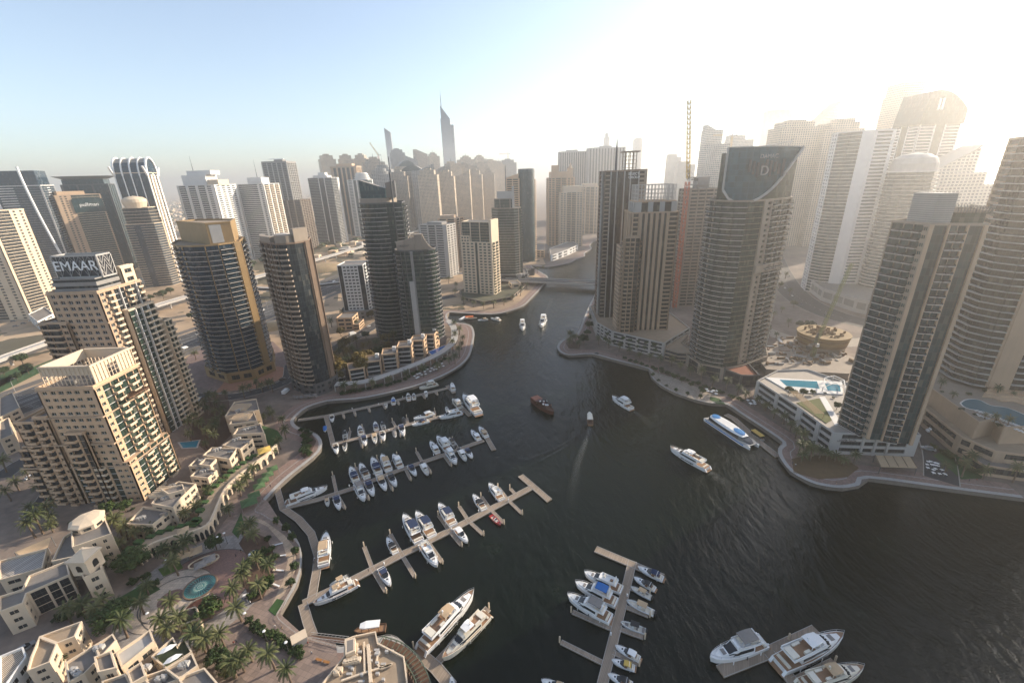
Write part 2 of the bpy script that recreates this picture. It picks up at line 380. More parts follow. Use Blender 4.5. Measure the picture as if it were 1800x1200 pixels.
# quay walls and promenade along both banks
mb = MB(); hn = hole; N = len(hn)
for i in range(N):
    a, b = hn[i], hn[(i + 1) % N]
    o = len(mb.v); mb.v.extend([(a[0], a[1], -.6), (b[0], b[1], -.6), (b[0], b[1], Z0 - .002), (a[0], a[1], Z0 - .002)]); mb.f.append((o, o + 1, o + 2, o + 3)); mb.m.append(0)
tag(mb.build('quay_wall', plain('quay_stone', (.17, .145, .12), .85, .25, .4)), kind='structure')
pave = grid_mat('promenade_paving', (.26, .175, .14), (.16, .11, .09), .9, .9, .06, .3)
pale = grid_mat('pale_paving', (.34, .28, .22), (.20, .165, .13), 1.1, 1.1, .05, .2)
def offs(line, k): # line moved to its left by k
    L, R = ribbon(line, 0.0, k); return L
ql = smoothline(quay_l, 3); qr = smoothline(quay_r, 3)
for nm, line, sg, wd in (('promenade', ql, 1, 9.0), ('promenade', qr, 1, 9.0)):
    mb = MB()
    strip(mb, line, wd, Z0 + .004, 0, sg * (wd / 2 + 1.3))
    tag(mb.build(nm, pave), kind='structure')
    mb = MB()
    strip(mb, line, 1.9, Z0 + .008, 0, sg * .96); strip(mb, line, .5, Z0 + .012, 1, sg * 5.6)
    tag(mb.build('promenade_edging', [M['lgrey'], M['kerb']]), kind='structure')
def railing(line, k, label):
    ln = offs(line, k); mb = MB()
    for (x, y), a in scatter_along(ln, 2.4): mb.box(x - .04, x + .04, y - .04, y + .04, Z0, Z0 + 1.05)
    for z in (Z0 + .55, Z0 + 1.05):
        for a, b in zip(ln, ln[1:]): mb.bar((a[0], a[1], z), (b[0], b[1], z), .07)
    tag(mb.build('quay_railing', M['lgrey']), label, 'railing')
railing(ql[:-24], .35, 'pale metal railing along the left bank of the marina')
railing(qr, .35, 'pale metal railing along the right bank of the marina')
# highway, sand, viaduct on the far left
hw = [tuple(P(u, v, Z0).xy) for u, v in [(-260,830),(-100,765),(0,722),(150,664),(310,607),(470,548),(570,508),(660,468),(760,428),(850,397)]]
hw = smoothline(hw, 5)
mb = MB(); strip(mb, hw, 46, Z0 + .004); tag(mb.build('highway', M['asphalt']), kind='structure')
mb = MB()
for k in (-22, -8.5, -1.2, 1.2, 8.5, 22): strip(mb, hw, .35, Z0 + .009, 0, k)
for k in (-18.5, -15, -11.8, 11.8, 15, 18.5):
    for (x, y), a in scatter_along(offs(hw, k), 12):
        c, s_ = math.cos(a), math.sin(a); mb.obox((x, y), (c, s_), (-s_, c), 0, 4, -.12, .12, Z0 + .006, Z0 + .012)
tag(mb.build('road_marking', M['line']), kind='structure')
mb = MB(); strip(mb, hw, 9, Z0 + .008, 0, 31); strip(mb, hw, 8, Z0 + .008, 0, -31); tag(mb.build('service_road', plain('worn_asphalt', (.13, .115, .10), .9, .2, .2)), kind='structure')
def road(pts, wd, name='road', mat=None, z=Z0 + .016, kerb=True, lines=True):
    ln = smoothline([tuple(P(u, v, Z0).xy) for u, v in pts], 5)
    mb = MB(); strip(mb, ln, wd, z); tag(mb.build(name, mat or M['asphalt']), kind='structure')
    if kerb:
        mb = MB()
        for k in (-1, 1):
            L, R = ribbon(ln, .4, k * (wd / 2 + .2))
            for i in range(len(L) - 1): mb.prism(ccw([L[i], L[i + 1], R[i + 1], R[i]]), Z0, z + .12)
        if lines:
            for (x, y), a in scatter_along(ln, 9):
                c, s_ = math.cos(a), math.sin(a); mb.obox((x, y), (c, s_), (-s_, c), 0, 3, -.1, .1, z + .003, z + .007, 1)
        tag(mb.build('kerb', [M['kerb'], M['line']]), kind='structure')
    return ln
rd_a = road([(255,700),(300,690),(345,697),(400,698),(455,687),(505,668),(512,640)], 10)
rd_b = road([(548,648),(585,616),(640,583),(680,559),(720,541),(770,526),(800,520)], 13)
rd_c = road([(0,840),(40,812),(80,800),(100,850),(60,905)], 10, lines=False)
rd_d = road([(1345,405),(1352,425),(1366,470),(1395,515),(1450,548),(1530,570),(1640,590)], 30)
rd_e = road([(1300,560),(1370,590),(1440,603),(1520,600),(1590,590)], 16, mat=plain('pale_ramp', (.34, .29, .23), .9, .12, .2))
rd_f = road([(1655,845),(1650,800),(1632,755),(1612,720),(1590,690)], 12, lines=False)
rd_g = road([(640,560),(720,500),(830,478),(905,480)], 13)
mb = MB(); mb.sheet(ccw(PX([(378,690),(400,664),(470,640),(520,650),(505,662),(450,682)], Z0)), Z0 + .012); tag(mb.build('brick_forecourt', plain('brick_paving', (.34, .165, .10), .9, .2, .4)), kind='structure')
mb = MB(); mb.sheet(ccw(PX([(315,640),(350,610),(480,600),(520,640),(470,668),(380,690),(325,672)], Z0)), Z0 + .004); tag(mb.build('gold_tower_forecourt', grid_mat('forecourt_paving', (.22, .15, .125), (.14, .10, .085), 2, 2, .05)), kind='structure')
# bottom-left plaza
FC = P(352, 1031, Z0).xy
plazaP = PX([(130,1120),(205,1060),(262,1000),(300,968),(375,945),(402,905),(410,880),(430,862),(470,880),(500,927),(527,960),(527,1000),(505,1050),(492,1078),(530,1112),(590,1128),(600,1200),(540,1205),(440,1205),(395,1160),(345,1120),(270,1105),(200,1140)], Z0)
mb = MB(); mb.sheet(ccw(plazaP), Z0 + .018); tag(mb.build('plaza', grid_mat('plaza_paving', (.25, .185, .15), (.15, .115, .095), 1.6, 1.6, .05, .35)), kind='structure')
def disc(name, c, r, z, mat, r0=0.0, n=48, ex=1.0):
    mb = MB(); o = 0
    for k in range(n):
        a = 2 * math.pi * k / n; mb.v.append((c[0] + r * math.cos(a), c[1] + ex * r * math.sin(a), z)); mb.v.append((c[0] + r0 * math.cos(a), c[1] + ex * r0 * math.sin(a), z))
    for k in range(n):
        j = (k + 1) % n; mb.f.append((2 * k + 1, 2 * k, 2 * j, 2 * j + 1)); mb.m.append(0)
    return tag(mb.build(name, mat), kind='structure')
disc('plaza_ring', FC, 17.5, Z0 + .026, grid_mat('cobbles', (.22, .13, .105), (.13, .085, .07), .5, .5, .08), 0)
disc('plaza_ring', FC, 25.0, Z0 + .022, grid_mat('slate_paving', (.29, .265, .245), (.16, .145, .135), 1.2, 1.2, .05), 17.5)
disc('plaza_ring', P(300, 1052, Z0).xy, 13.0, Z0 + .030, grid_mat('pale_terrace', (.50, .41, .32), (.28, .23, .18), 1.0, 1.0, .06), 4.0)
disc('plaza_line', P(300, 1052, Z0).xy, 9.6, Z0 + .034, M['dgrey'], 9.2); disc('plaza_line', P(300, 1052, Z0).xy, 13.2, Z0 + .034, M['dgrey'], 12.9)
disc('plaza_line', FC, 17.7, Z0 + .034, M['dgrey'], 17.3)
def lawn(px, name='lawn', z=Z0 + .04, mat=None, hz=Z0):
    mb = MB(); mb.prism(ccw(PX(px, hz)), hz, z + .08); return tag(mb.build(name, mat or M['turf']), kind='stuff')
lawn([(190,1062),(262,1020),(282,1035),(225,1068)]); lawn([(278,1000),(315,985),(322,998),(287,1013)], mat=plain('bright_turf', (.075, .12, .02), .95, .3, .5))
lawn([(472,1072),(487,1052),(500,1055),(484,1082)]); lawn([(408,935),(424,900),(430,925),(418,945)]); lawn([(140,1075),(170,1066),(180,1082),(150,1090)])
lawn([(1247,702),(1249,697),(1264,700),(1275,710),(1262,710)]); lawn([(1640,800),(1672,785),(1730,840),(1690,842)])
lawn([(0,690),(60,660),(100,640),(95,630),(0,668)]); lawn([(0,660),(40,640),(60,648),(0,680)])
mb = MB(); mb.sheet(ccw(PX([(1141,650),(1180,662),(1225,680),(1270,700),(1250,707),(1215,700),(1180,686),(1152,668)], Z0)), Z0 + .02)
tag(mb.build('waterfront_terrace', pale), kind='structure')
mb = MB(); mb.sheet(ccw(PX([(430,905),(465,915),(500,940),(520,965),(520,1000),(500,1045),(478,1062),(498,1020),(506,985),(497,955),(470,925)], Z0)), Z0 + .030); tag(mb.build('boardwalk', grid_mat('boardwalk_planks', (.46, .35, .25), (.22, .16, .11), .35, 6, .1, .6)), kind='structure')
# planting beds beside the boardwalk
lawn([(420,955),(436,930),(468,945),(483,975),(480,1010),(462,1052),(440,1060),(428,1020),(440,985)], 'planting_bed', mat=M['soil'])
lawn([(1395,830),(1392,806),(1420,800),(1475,800),(1510,822),(1490,838),(1440,842)], 'planting_bed', mat=plain('dry_lawn', (.15, .095, .045), .95, .2, .4)); lawn([(1000,612),(994,603),(1003,597),(1020,606),(1018,613)], 'planting_bed', mat=M['soil'])
lawn([(537,754),(548,762),(556,775),(548,792),(535,805),(528,800),(540,780),(530,762)], 'planting_bed', mat=M['soil'])
lawn([(575,640),(600,600),(690,590),(700,625),(640,650),(590,668)], 'garden_ground', mat=plain('garden_soil', (.13, .085, .05), .95, .3, .4))
lawn([(335,770),(345,700),(400,690),(410,760),(370,800)], 'garden_ground', mat=M['soil'])
# ================================================================ towers
CAMP = Vector((0, 0, CAM_H))
def parse(spec):
    return [(s_[0], float(s_[1:] or 1)) for s_ in spec.split()]
_shared = {}
def win_mesh(wd, ht, kind, gm, fm):
    key = (kind, round(wd, 1), round(ht, 1), gm.name, fm.name)
    if key in _shared: return _shared[key]
    w2, h = key[1] / 2, key[2]; mb = MB()
    if kind == 'win':   # u along x, outward -y
        mb.box(-w2, w2, 0, .06, 0, h, 0); mb.box(-w2, w2, -.05, -.002, 0, .09, 1); mb.box(-w2, w2, -.05, -.002, h - .09, h, 1)
        for x in (-w2, -.04, w2 - .08): mb.box(x, x + .08, -.05, -.002, .092, h - .092, 1)
        me = mb.mesh('window', [gm, fm])
    else:
        d, th = 1.5, (.42 if fm is not gm else .24)
        mb.box(-w2, w2, -d, -.01, 0, th, 0); mb.box(-w2, w2, -d, -d + .14, th + .002, 1.15, 1)
        mb.box(-w2, -w2 + .14, -d + .142, -.01, th + .002, 1.15, 1); mb.box(w2 - .14, w2, -d + .142, -.01, th + .002, 1.15, 1)
        me = mb.mesh('balcony', [fm, gm])
    _shared[key] = me; return me
def local(poly, c): return [(p[0] - c[0], p[1] - c[1]) for p in poly]
class Tower:
    "a tower root with walls, glazing, windows and balconies collected over one or more blocks"
    def __init__(s, name, label, cat='tower', c=(0, 0), z=Z0, group=None, lod=1):
        s.c = c; s.z = z; s.root = thing(name, label, cat, (c[0], c[1], z), 0, group); s.lod = lod
        s.wall = {}; s.win = []; s.bal = []
    def w(s, mat):
        return s.wall.setdefault(mat.name, (mat, MB()))[1]
    def block(s, poly, z0, z1, specs, fh=3.4, wall=None, gl=None, bal=None, trim=None, dep=.45, roof=None, parapet=1.1, win=(.30, .82), balg=None, core='glazing', slab=.35):
        poly = ccw(poly); L = local(poly, s.c); z0 -= s.z; z1 -= s.z
        wall = wall or M['beige']; gl = gl or M['g_dark']; bal = bal or wall; trim = trim or wall; balg = balg or bal
        mb = MB(); ins = inset(L, dep); mb.prism(ins, z0, z1 - .05, 0, True); mb.build(core, gl, s.root)
        W, Tm, Bm = s.w(wall), s.w(trim), s.w(bal)
        n = len(L); nf = max(1, int(round((z1 - z0) / fh))); f = (z1 - z0) / nf
        for i in range(n):
            a, b = Vector(L[i]), Vector(L[(i + 1) % n]); d = b - a; ln = d.length
            if ln < .3: continue
            d /= ln; nr = Vector((d.y, -d.x))
            sp = specs.get(i, specs.get('*')) if isinstance(specs, dict) else specs
            toks = parse(sp); tot = sum(k for _, k in toks); u = 0.0
            mid = (a + b) / 2; seen = nr.dot(Vector((CAMP.x - s.c[0] - mid.x, CAMP.y - s.c[1] - mid.y))) > 0
            for ty, k in toks:
                u0, u1 = u, u + k / tot * ln; u = u1
                if ty == 'w': W.obox(a, d, nr, u0, u1, -dep, 0, z0, z1)
                elif ty == 'P': Tm.obox(a, d, nr, u0, u1, -dep, .55, z0, z1 + .4)
                elif ty == 'W':
                    h0, h1 = win
                    W.obox(a, d, nr, u0, u1, -dep, 0, z0, z0 + f * h0)
                    for j in range(nf):
                        top = z1 if j == nf - 1 else z0 + f * (j + 1 + h0)
                        W.obox(a, d, nr, u0, u1, -dep, 0, z0 + f * (j + h1), top)
                        if seen and s.lod == 0: s.win.append((a + d * ((u0 + u1) / 2) - nr * (dep - .07), d, z0 + f * (j + h0), u1 - u0, f * (h1 - h0), gl, trim))
                elif ty == 'B':
                    for j in range(nf):
                        zz = z0 + f * j
                        if s.lod == 0 and seen: s.bal.append((a + d * ((u0 + u1) / 2) - nr * .02, d, zz, u1 - u0, 0, balg, bal))
                        else:
                            Bm.obox(a, d, nr, u0, u1, -dep, 1.3, zz, zz + .22); Bm.obox(a, d, nr, u0, u1, 1.18, 1.3, zz + .222, zz + 1.1)
                        W.obox(a, d, nr, u0, u1, -dep, -.03, zz - .0, zz + .3)
                elif ty == 'S':
                    for j in range(nf):
                        zz = z0 + f * j; Bm.obox(a, d, nr, u0, u1, -dep, 1.0, zz, zz + .45)
                elif ty == 'R':
                    for j in range(nf):
                        zz = z0 + f * j; W.obox(a, d, nr, u0, u1, -dep, .12, zz, zz + f * slab)
                elif ty == 'G':
                    for j in range(nf): Tm.obox(a, d, nr, u0, u1, -dep, -dep + .10, z0 + f * j, z0 + f * j + .22)
        W.prism(ins, z1 - .05 + .003, z1 - .02, 0)
        if roof is not False:
            mb = MB(); mb.prism(inset(L, dep + .02), z1 - .2, z1 + .02, 0); mb.build('roof', roof or M['roofgrey'], s.root)
            if parapet:
                o_, i_ = inset(L, -.05), inset(L, dep + .05)
                for i in range(n):
                    j = (i + 1) % n; W.prism([o_[i], o_[j], i_[j], i_[i]], z1 + .022, z1 + parapet)
    def ring(s, poly, z, h, out, mat):
        "ledge running round a block"
        L = local(ccw(poly), s.c); o_, i_ = inset(L, -out), inset(L, .1); mb = s.w(mat)
        for i in range(len(L)):
            j = (i + 1) % len(L); mb.prism([o_[i], o_[j], i_[j], i_[i]], z - s.z, z - s.z + h, bottom=True)
    def part(s, name, mb, mat, label=None, parent=None, smooth=False):
        "mesh in world axes"
        mb.v = [(x - s.c[0], y - s.c[1], z - s.z) for x, y, z in mb.v]
        o = mb.build(name, mat, parent or s.root, smooth)
        if label and o: o['label'] = label
        return o
    def done(s):
        for mat, mb in s.wall.values(): mb.build('wall', mat, s.root)
        for kind, lst in (('window', s.win), ('balcony', s.bal)):
            cp = Vector((-s.c[0], -s.c[1], CAM_H - s.z))
            lst.sort(key=lambda e: (Vector((e[0].x, e[0].y, e[2])) - cp).length)
            rest = {}
            for k, (p, d, z, wd, ht, g, fm) in enumerate(lst):
                me = win_mesh(wd, ht, 'win' if kind == 'window' else 'bal', g, fm)
                X = Matrix(((d.x, -d.y, 0, p.x), (d.y, d.x, 0, p.y), (0, 0, 1, z), (0, 0, 0, 1)))
                if k < 100: put(kind, me, s.root, X); continue
                mb = rest.setdefault((g.name, fm.name), (g, fm, MB()))[2]; o = len(mb.v)
                mb.v.extend([tuple(X @ v.co) for v in me.vertices])
                for q in me.polygons: mb.f.append(tuple(i + o for i in q.vertices)); mb.m.append(q.material_index)
            for g, fm, mb in rest.values():
                o = mb.build(kind, [g, fm] if kind == 'window' else [fm, g], s.root)
                if o: o['kind'] = 'stuff'
        return s.root
def rect(x0, x1, y0, y1): return [(x0, y0), (x1, y0), (x1, y1), (x0, y1)]   # edges: 0 front, 1 right, 2 back, 3 left
def arc(c, r, a0, a1, n): return [(c[0] + r * math.cos(rad(a0 + (a1 - a0) * k / n)), c[1] + r * math.sin(rad(a0 + (a1 - a0) * k / n))) for k in range(n + 1)]
def plant(mb, x0, x1, y0, y1, z, seed, n=6):
    "roof plant: boxes and ducts"
    r = random.Random(seed)
    for _ in range(n):
        x, y = r.uniform(x0, x1), r.uniform(y0, y1); a, b, h = r.uniform(.8, 2.2), r.uniform(.8, 1.8), r.uniform(.8, 2)
        mb.box(x - a, x + a, y - b, y + b, z, z + h + r.random() * .1)
def font(txt, size, mat, M4, parent, name='lettering', ext=.12):
    cu = bpy.data.curves.new(name, 'FONT'); cu.body = txt; cu.size = size; cu.extrude = ext; cu.align_x = 'CENTER'; cu.align_y = 'CENTER'
    o = bpy.data.objects.new(name, cu); C.objects.link(o)
    dg = bpy.context.evaluated_depsgraph_get(); me = bpy.data.meshes.new_from_object(o.evaluated_get(dg)); bpy.data.objects.remove(o)
    me.materials.clear(); me.materials.append(mat); me.name = name
    o = bpy.data.objects.new(name, me); C.objects.link(o); o.parent = parent; o.matrix_local = M4; return o
def upright(p, d, c=(0, 0, 0)):
    "matrix for lettering standing on a wall with reading direction d (2d)"
    d = Vector(d).normalized(); p = Vector(p) - Vector(c)
    return Matrix(((d.x, 0, d.y, p.x), (d.y, 0, -d.x, p.y), (0, 1, 0, p.z), (0, 0, 0, 1)))
# ---- front tower: nearest beige stepped tower on the left bank
T = Tower('apartment_tower', 'beige stepped apartment tower nearest on the left, with an open box screen on its roof', c=(-190, 180), lod=0)
mw, bw = M['beige'], M['beige']
fr = 'w1.2 W1.6 w1 W1.6 w.8 W1.6 w.8 W1.6 w.8 W1.6 w1.2 W1.8 w1.6'
ri = 'w.8 W1.6 w1.0 G3.4 w.3 B3.4 w.3 G3.4 w.3 B3.4 w.3 G2.4 w.6'
T.block(rect(-203, -178.5, 168, 192), 24, 61, {0: fr, 1: ri, '*': 'w1 W1.6 w1 W1.6 w1 W1.6 w1'}, 3.35, mw, M['g_green'], M['cream'], M['white'], roof=M['roofgrey'], parapet=1.4, win=(.32, .78))
T.block(rect(-203, -176, 167.5, 192.5), 2, 24, {0: 'w1 G2.2 w.8 W1.6 w1 W1.6 w1.4 B3.4 w.6 G2.4 w.8 W1.6 w.8 W1.6 w1.2', 1: 'w1 W2 w1 G3.4 w.3 B3.4 w.3 G3.4 w.3 B3.4 w.3 G2.4 w.6', '*': 'w1 W1.6 w1 W1.6 w1'}, 3.35, mw, M['g_green'], M['cream'], M['white'], roof=False, win=(.32, .78))
for x0, x1, y0, zt, s0 in ((-209, -203, 167.0, 48, 'w.4 B3.2 w.6 W1.5 w.6'), (-219, -209, 168, 45, 'w.5 W1.6 w.5 B3.4 w.5 W1.5 w.5'), (-225, -219, 169.5, 30, 'w.4 B3.2 w.5')):
    T.block(rect(x0, x1, y0, 190), 2, zt, {0: s0, 3: 'w1 W2 w1 B3 w1 W2 w1', '*': 'w1 W2 w1'}, 3.35, mw, M['g_dark'], mw, mw, roof=M['roofgrey'], win=(.32, .78))
T.block(rect(-197, -189, 165.8, 167.4), 2, 40, {0: 'w.3 B3.2 w.4 G1.8 w.3', '*': 'w1'}, 3.35, mw, M['g_dark'], mw, mw, roof=M['roofgrey'])
for z, p_ in ((22, rect(-225, -176, 167.5, 192)), (34, rect(-219, -178.5, 167, 192)), (47.6, rect(-209, -178.5, 167, 192)), (60.6, rect(-203, -178.5, 168, 192))): T.ring(p_, z, .55, .35, M['sand'])
mb = MB(); cx0, cx1, cy0, cy1 = -200.5, -178.6, 170, 191.5   # roof screen
for (a, b) in (((cx0, cy0), (cx1, cy0)), ((cx1, cy0), (cx1, cy1)), ((cx1, cy1), (cx0, cy1)), ((cx0, cy1), (cx0, cy0))):
    d = Vector(b) - Vector(a); ln = d.length; d /= ln; nr = Vector((d.y, -d.x)); side = abs(d.y) > .5 and a[0] > -190
    nb = 12
    for k in range(nb + 1): mb.obox(a, d, nr, k * ln / nb - .12, k * ln / nb + .12, -.3, 0, 62, 70.2)
    for z in (64.5, 66.5, 68.5): mb.obox(a, d, nr, 0, ln, -.25, -.06, z, z + .14)
    mb.obox(a, d, nr, -.2, ln + .2, -.7, .25, 70.2, 70.9)
    if side:
        mb.obox(a, d, nr, 0, ln * .36, -.5, -.31, 62, 70.1); mb.obox(a, d, nr, ln * .58, ln, -.5, -.31, 62, 70.1); mb.obox(a, d, nr, ln * .36, ln * .58, -.5, -.31, 68, 70.1)
    else: mb.obox(a, d, nr, 0.3, ln - .3, -.5, -.31, 66.5, 70.1)
T.part('roof_screen', mb, M['cream'])
mb = MB(); plant(mb, -197, -182, 173, 189, 61.4, 3, 9); T.part('roof_plant', mb, M['grey'])
mb = MB()
for k in range(11): mb.box(-178.4 - .2 + .0, -174.5, 178 + k * 1.05, 178.35 + k * 1.05, 51.2, 51.5)
mb.box(-174.9, -174.5, 177.6, 189.4, 50.8, 51.18); T.part('pergola', mb, M['wood'])
T.done()
# ---- sign tower behind it
T = Tower('apartment_tower', 'beige stepped tower with big white roof letters on a dark lattice box', c=(-222, 232), lod=0)
fr = 'w1.2 W1.6 L W1.6 L W1.6 W1.6 L W1.6 w1.6'.replace('L', 'w1.1')
lt = plain('pale_panel', (.58, .54, .48), .7, .08, .3)
T.block(rect(-236, -210, 218, 246), 2, 91, {0: 'w1 W1.6 w1 W1.6 w1 W1.6 w.8 W1.6 w1 W1.6 w1 W1.6 w1.6', 1: 'w1 W1.8 w.8 B3.2 w1.2 G2.6 P.3 G2.6 w.4 B3.2 w.4 G2.6 P.3 B2.6 w.6', '*': 'w1 W1.6 w1 W1.6 w1 W1.6 w1'}, 3.35, M['sand'], M['g_dark'], M['cream'], M['white'], roof=M['roofgrey'], win=(.3, .84))
T.block(rect(-210, -206.5, 228, 246), 2, 78, {0: 'w1', 1: 'w.3 G2.6 P.3 G2.6 P.3 B3 P.3 B3 w.3', '*': 'w1 W1.6 w1'}, 3.35, M['cream'], M['g_green'], M['cream'], M['white'], roof=M['roofgrey'])
T.block(rect(-209.9, -204, 246, 252), 2, 66, {0: 'w1', 1: 'B3 w.3 B3', '*': 'w1 W1.6 w1'}, 3.35, M['cream'], M['g_green'], M['cream'], M['cream'])
T.block(rect(-247, -236, 218.6, 244), 2, 75, {0: 'w.5 B3.6 w.8 W1.5 w.8 W1.5 w1', 3: 'w1 W2 w1 B3 w1 W2 w1', '*': 'w1'}, 3.35, M['sand'], M['g_dark'], M['sand'], M['sand'], roof=M['roofgrey'])
T.block(rect(-241, -230, 216.4, 217.9), 2, 75.6, {0: 'w.3 B4 w.3 W1.6 w.5', '*': 'w1'}, 3.35, M['sand'], M['g_dark'], M['sand'], M['sand'])
for z, p_ in ((74.8, rect(-247, -210, 217.9, 244)), (90.5, rect(-236, -210, 218, 246))): T.ring(p_, z, .6, .4, M['sand'])
T.block(rect(-234, -211.5, 221, 235), 91, 97.4, {'*': 'R1'}, 3.2, M['grey'], M['g_dark'], roof=M['roofgrey'], slab=.6, parapet=.6)
T.block(rect(-212.5, -210.2, 236, 245), 91, 100, {1: 'w1 W2 w1', '*': 'w1'}, 4.5, M['cream'], M['g_dark'], roof=M['cream'])
mb = MB(); mb.prism(ccw(inset(rect(-234.2, -211, 225.6, 234), .5)), 98, 108.4); core = T.part('sign_box', mb, plain('sign_dark', (.035, .036, .042), .5, .1, 1))
mb = MB()
bxs = rect(-234.2, -211, 225.6, 234)
for i in range(4):
    a, b = Vector(bxs[i]), Vector(bxs[(i + 1) % 4]); d = b - a; ln = d.length; d /= ln; nr = Vector((d.y, -d.x)); cells = 5 if ln > 12 else 2
    mb.obox(a, d, nr, 0, ln, -.4, .1, 97.42, 98.2); mb.obox(a, d, nr, 0, ln, -.4, .1, 108.4, 109.2)
    for e in (0.0, ln): mb.obox(a, d, nr, e - .35, e + .35, -.35, .12, 98.2, 108.4)
    cw = ln / cells
    for k in range(cells):
        x0 = k * cw
        def pt(x, z): q = a + d * x - nr * .12; return (q.x, q.y, z)
        mb.bar(pt(x0 + cw / 2, 98.2), pt(x0 + cw / 2, 108.4), .16)
        for j in range(3):
            zb = 98.4 + j * 3.0
            for sg in (-1, 1):
                pts = [(x0 + cw / 2, zb), (x0 + cw / 2 + sg * cw * .28, zb + 2.4), (x0 + cw / 2 + sg * cw * .5, min(108.3, zb + 5.2))]
                for q0, q1 in zip(pts, pts[1:]): mb.bar(pt(*q0), pt(*q1), .13 if i == 0 else .22)
T.part('lattice', mb, M['lgrey'])
font('EMAAR', 7.0, plain('sign_white', (.9, .9, .88), .5, .02), upright((-222.8, 225.1, 103.6), (1, 0), (T.c[0], T.c[1], T.z)), T.root)
T.done()
# ---- gold crowned tower
gp = [(-250, 336), (-238, 314), (-226, 303), (-214, 298.5), (-205, 299.5), (-198.5, 304), (-191, 316), (-204, 345), (-244, 352)]
T = Tower('apartment_tower', 'dark glass tower with curved balconies under a golden box crown', c=(-218, 322), lod=0)
T.block(gp, 9, 102, {0: 'B3 G1.4 w.3 B3 G2 w.3 B2', 1: 'G2 w.25 B3', 2: 'G1 w.25 B2.4', 3: 'B3 w.2', 4: 'B3 w.2', 5: 'B2 w.2 P.9', 6: 'P.5 B3 w.4 B3 P.6', '*': 'w1 W2 w1 W2 w1 W2 w1'}, 3.3, M['gold'], M['g_blue'], M['lgrey'], M['gold'], roof=M['roofsand'], win=(.25, .85), dep=.6, balg=M['g_dark'])
T.block([(-252, 338), (-238, 310), (-212, 295), (-195, 302), (-188, 317), (-204, 348), (-246, 355)], 2, 9, {'*': 'w1 W2 w1 W2 w1'}, 7, M['gold'], M['g_dark'], roof=M['roofsand'])
cp = [(-246, 336), (-206, 307.5), (-194.5, 316.5), (-206, 342), (-240, 349)]
mb = MB(); mb.prism(ccw(cp), 102.1, 115.5); T.part('crown', mb, M['gold'])
mb = MB(); mb.prism(inset(ccw(cp), 1.2), 115.5, 115.6); T.part('crown_roof', mb, M['roofsand'])
mb = MB(); L_ = ccw(cp); o_, i_ = inset(L_, -.3), inset(L_, 1.0)
for i in range(5): j = (i + 1) % 5; mb.prism([o_[i], o_[j], i_[j], i_[i]], 115.5, 116.8, bottom=True)
T.part('crown_rim', mb, M['gold'])
a, b = Vector((-206, 307.5)), Vector((-194.5, 316.5)); d = (b - a).normalized(); mb = MB(); nr = Vector((d.y, -d.x)); mb.obox(a, d, nr, 1.5, 8.5, -.2, .12, 103, 115.2)
T.part('crown_louvre', mb, M['lgrey'])
T.done()
# ---- brown tower with blue curved bay
tp = [(-164.5, 295), (-158.5, 284.5), (-147, 275), (-141.5, 271.8), (-136.5, 272), (-132.5, 275.5), (-128, 284.5), (-133.5, 300), (-149, 306)]
T = Tower('apartment_tower', 'brown stone tower with a dark blue rounded glass bay and ragged balconies', c=(-146, 288), lod=0)
T.block(tp, 10, 105, {0: 'P.5 B2 w.4 B1.6 P.5', 1: 'P.4 B2.2 w.6 G1 w.5 B2 P.5 G1 w.5 B2.2 P.4', 2: 'P.4 B3 w.3 B2', 3: 'B2', 4: 'O3', 5: 'O2 w.3 P1', 6: 'P.3 O2.6 P.5', '*': 'w1 W2 w1 W2 w1'}, 3.25, M['brown'], M['g_dark'], M['taupe'], M['brown'], roof=M['roofsand'], dep=.55)
T.block([(-166, 296), (-159, 283), (-147, 273.5), (-136, 270), (-130.5, 275), (-126, 285), (-133, 302), (-150, 308)], 2, 10, {'*': 'w1 W1.5 w1 W1.5 w1'}, 4, M['dgrey'], M['g_dark'], roof=M['roofsand'])
mb = MB()
mb.prism(ccw([(-164, 294.5), (-158.5, 284.5), (-148, 276), (-146, 279), (-157, 289), (-161, 296)]), 105.1, 109.5); mb.prism(arc((-139.5, 277.5), 5.6, -170, 20, 10) + [(-136, 282), (-144, 280)], 105.1, 110.5)
mb.prism(ccw([(-132.5, 275.5), (-128, 284.5), (-131, 286), (-135.4, 277.4)]), 105.1, 114)
T.part('crown', mb, M['taupe']); mb = MB(); plant(mb, -152, -136, 284, 298, 105.1, 5, 10); mb.box(-150, -143, 286, 293, 105.1, 110); T.part('roof_plant', mb, M['lgrey'])
T.done()
# ---- tall rounded dark tower
tc = (-109, 392); tp = arc(tc, 17.5, 178, 300, 8) + [(-88, 381), (-90, 402), (-104, 409), (-122, 405)]
T = Tower('apartment_tower', 'tall dark rounded tower with ribbon balconies and slanted glass crown', c=tc, lod=0)
T.block(tp, 2, 122, {8: 'G2 w.3 B2 w.3', 9: 'G4 w.4 B3', **{k: 'B1' for k in range(8)}, '*': 'G3 w1 G3'}, 3.5, M['dgrey'], M['g_green'], M['lgrey'], M['dgrey'], roof=M['roofgrey'], dep=.6, balg=M['g_dark'])
mb = MB(); mb.prism(arc((-110, 392), 15.5, 170, 320, 12) + [(-96, 398), (-120, 402)], 122.1, 126.5); T.part('crown_base', mb, M['taupe'])
mb = MB(); mb.prism(ccw([(-123, 386), (-100, 378), (-98, 384), (-121, 394)]), 126.6, lambda p: 141 - (p[0] + 123) * .30); T.part('crown', mb, M['g_teal'])
mb = MB(); mb.prism(ccw([(-99.5, 379), (-93, 384), (-95, 396), (-101, 392)]), 126.6, lambda p: 138 + (p[0] + 100) * .3); mb.bar((-96, 386, 136), (-96, 386, 158), .5); mb.bar((-95, 380, 122), (-95, 380, 146), 1.2); T.part('fin', mb, M['dgrey'])
T.done()
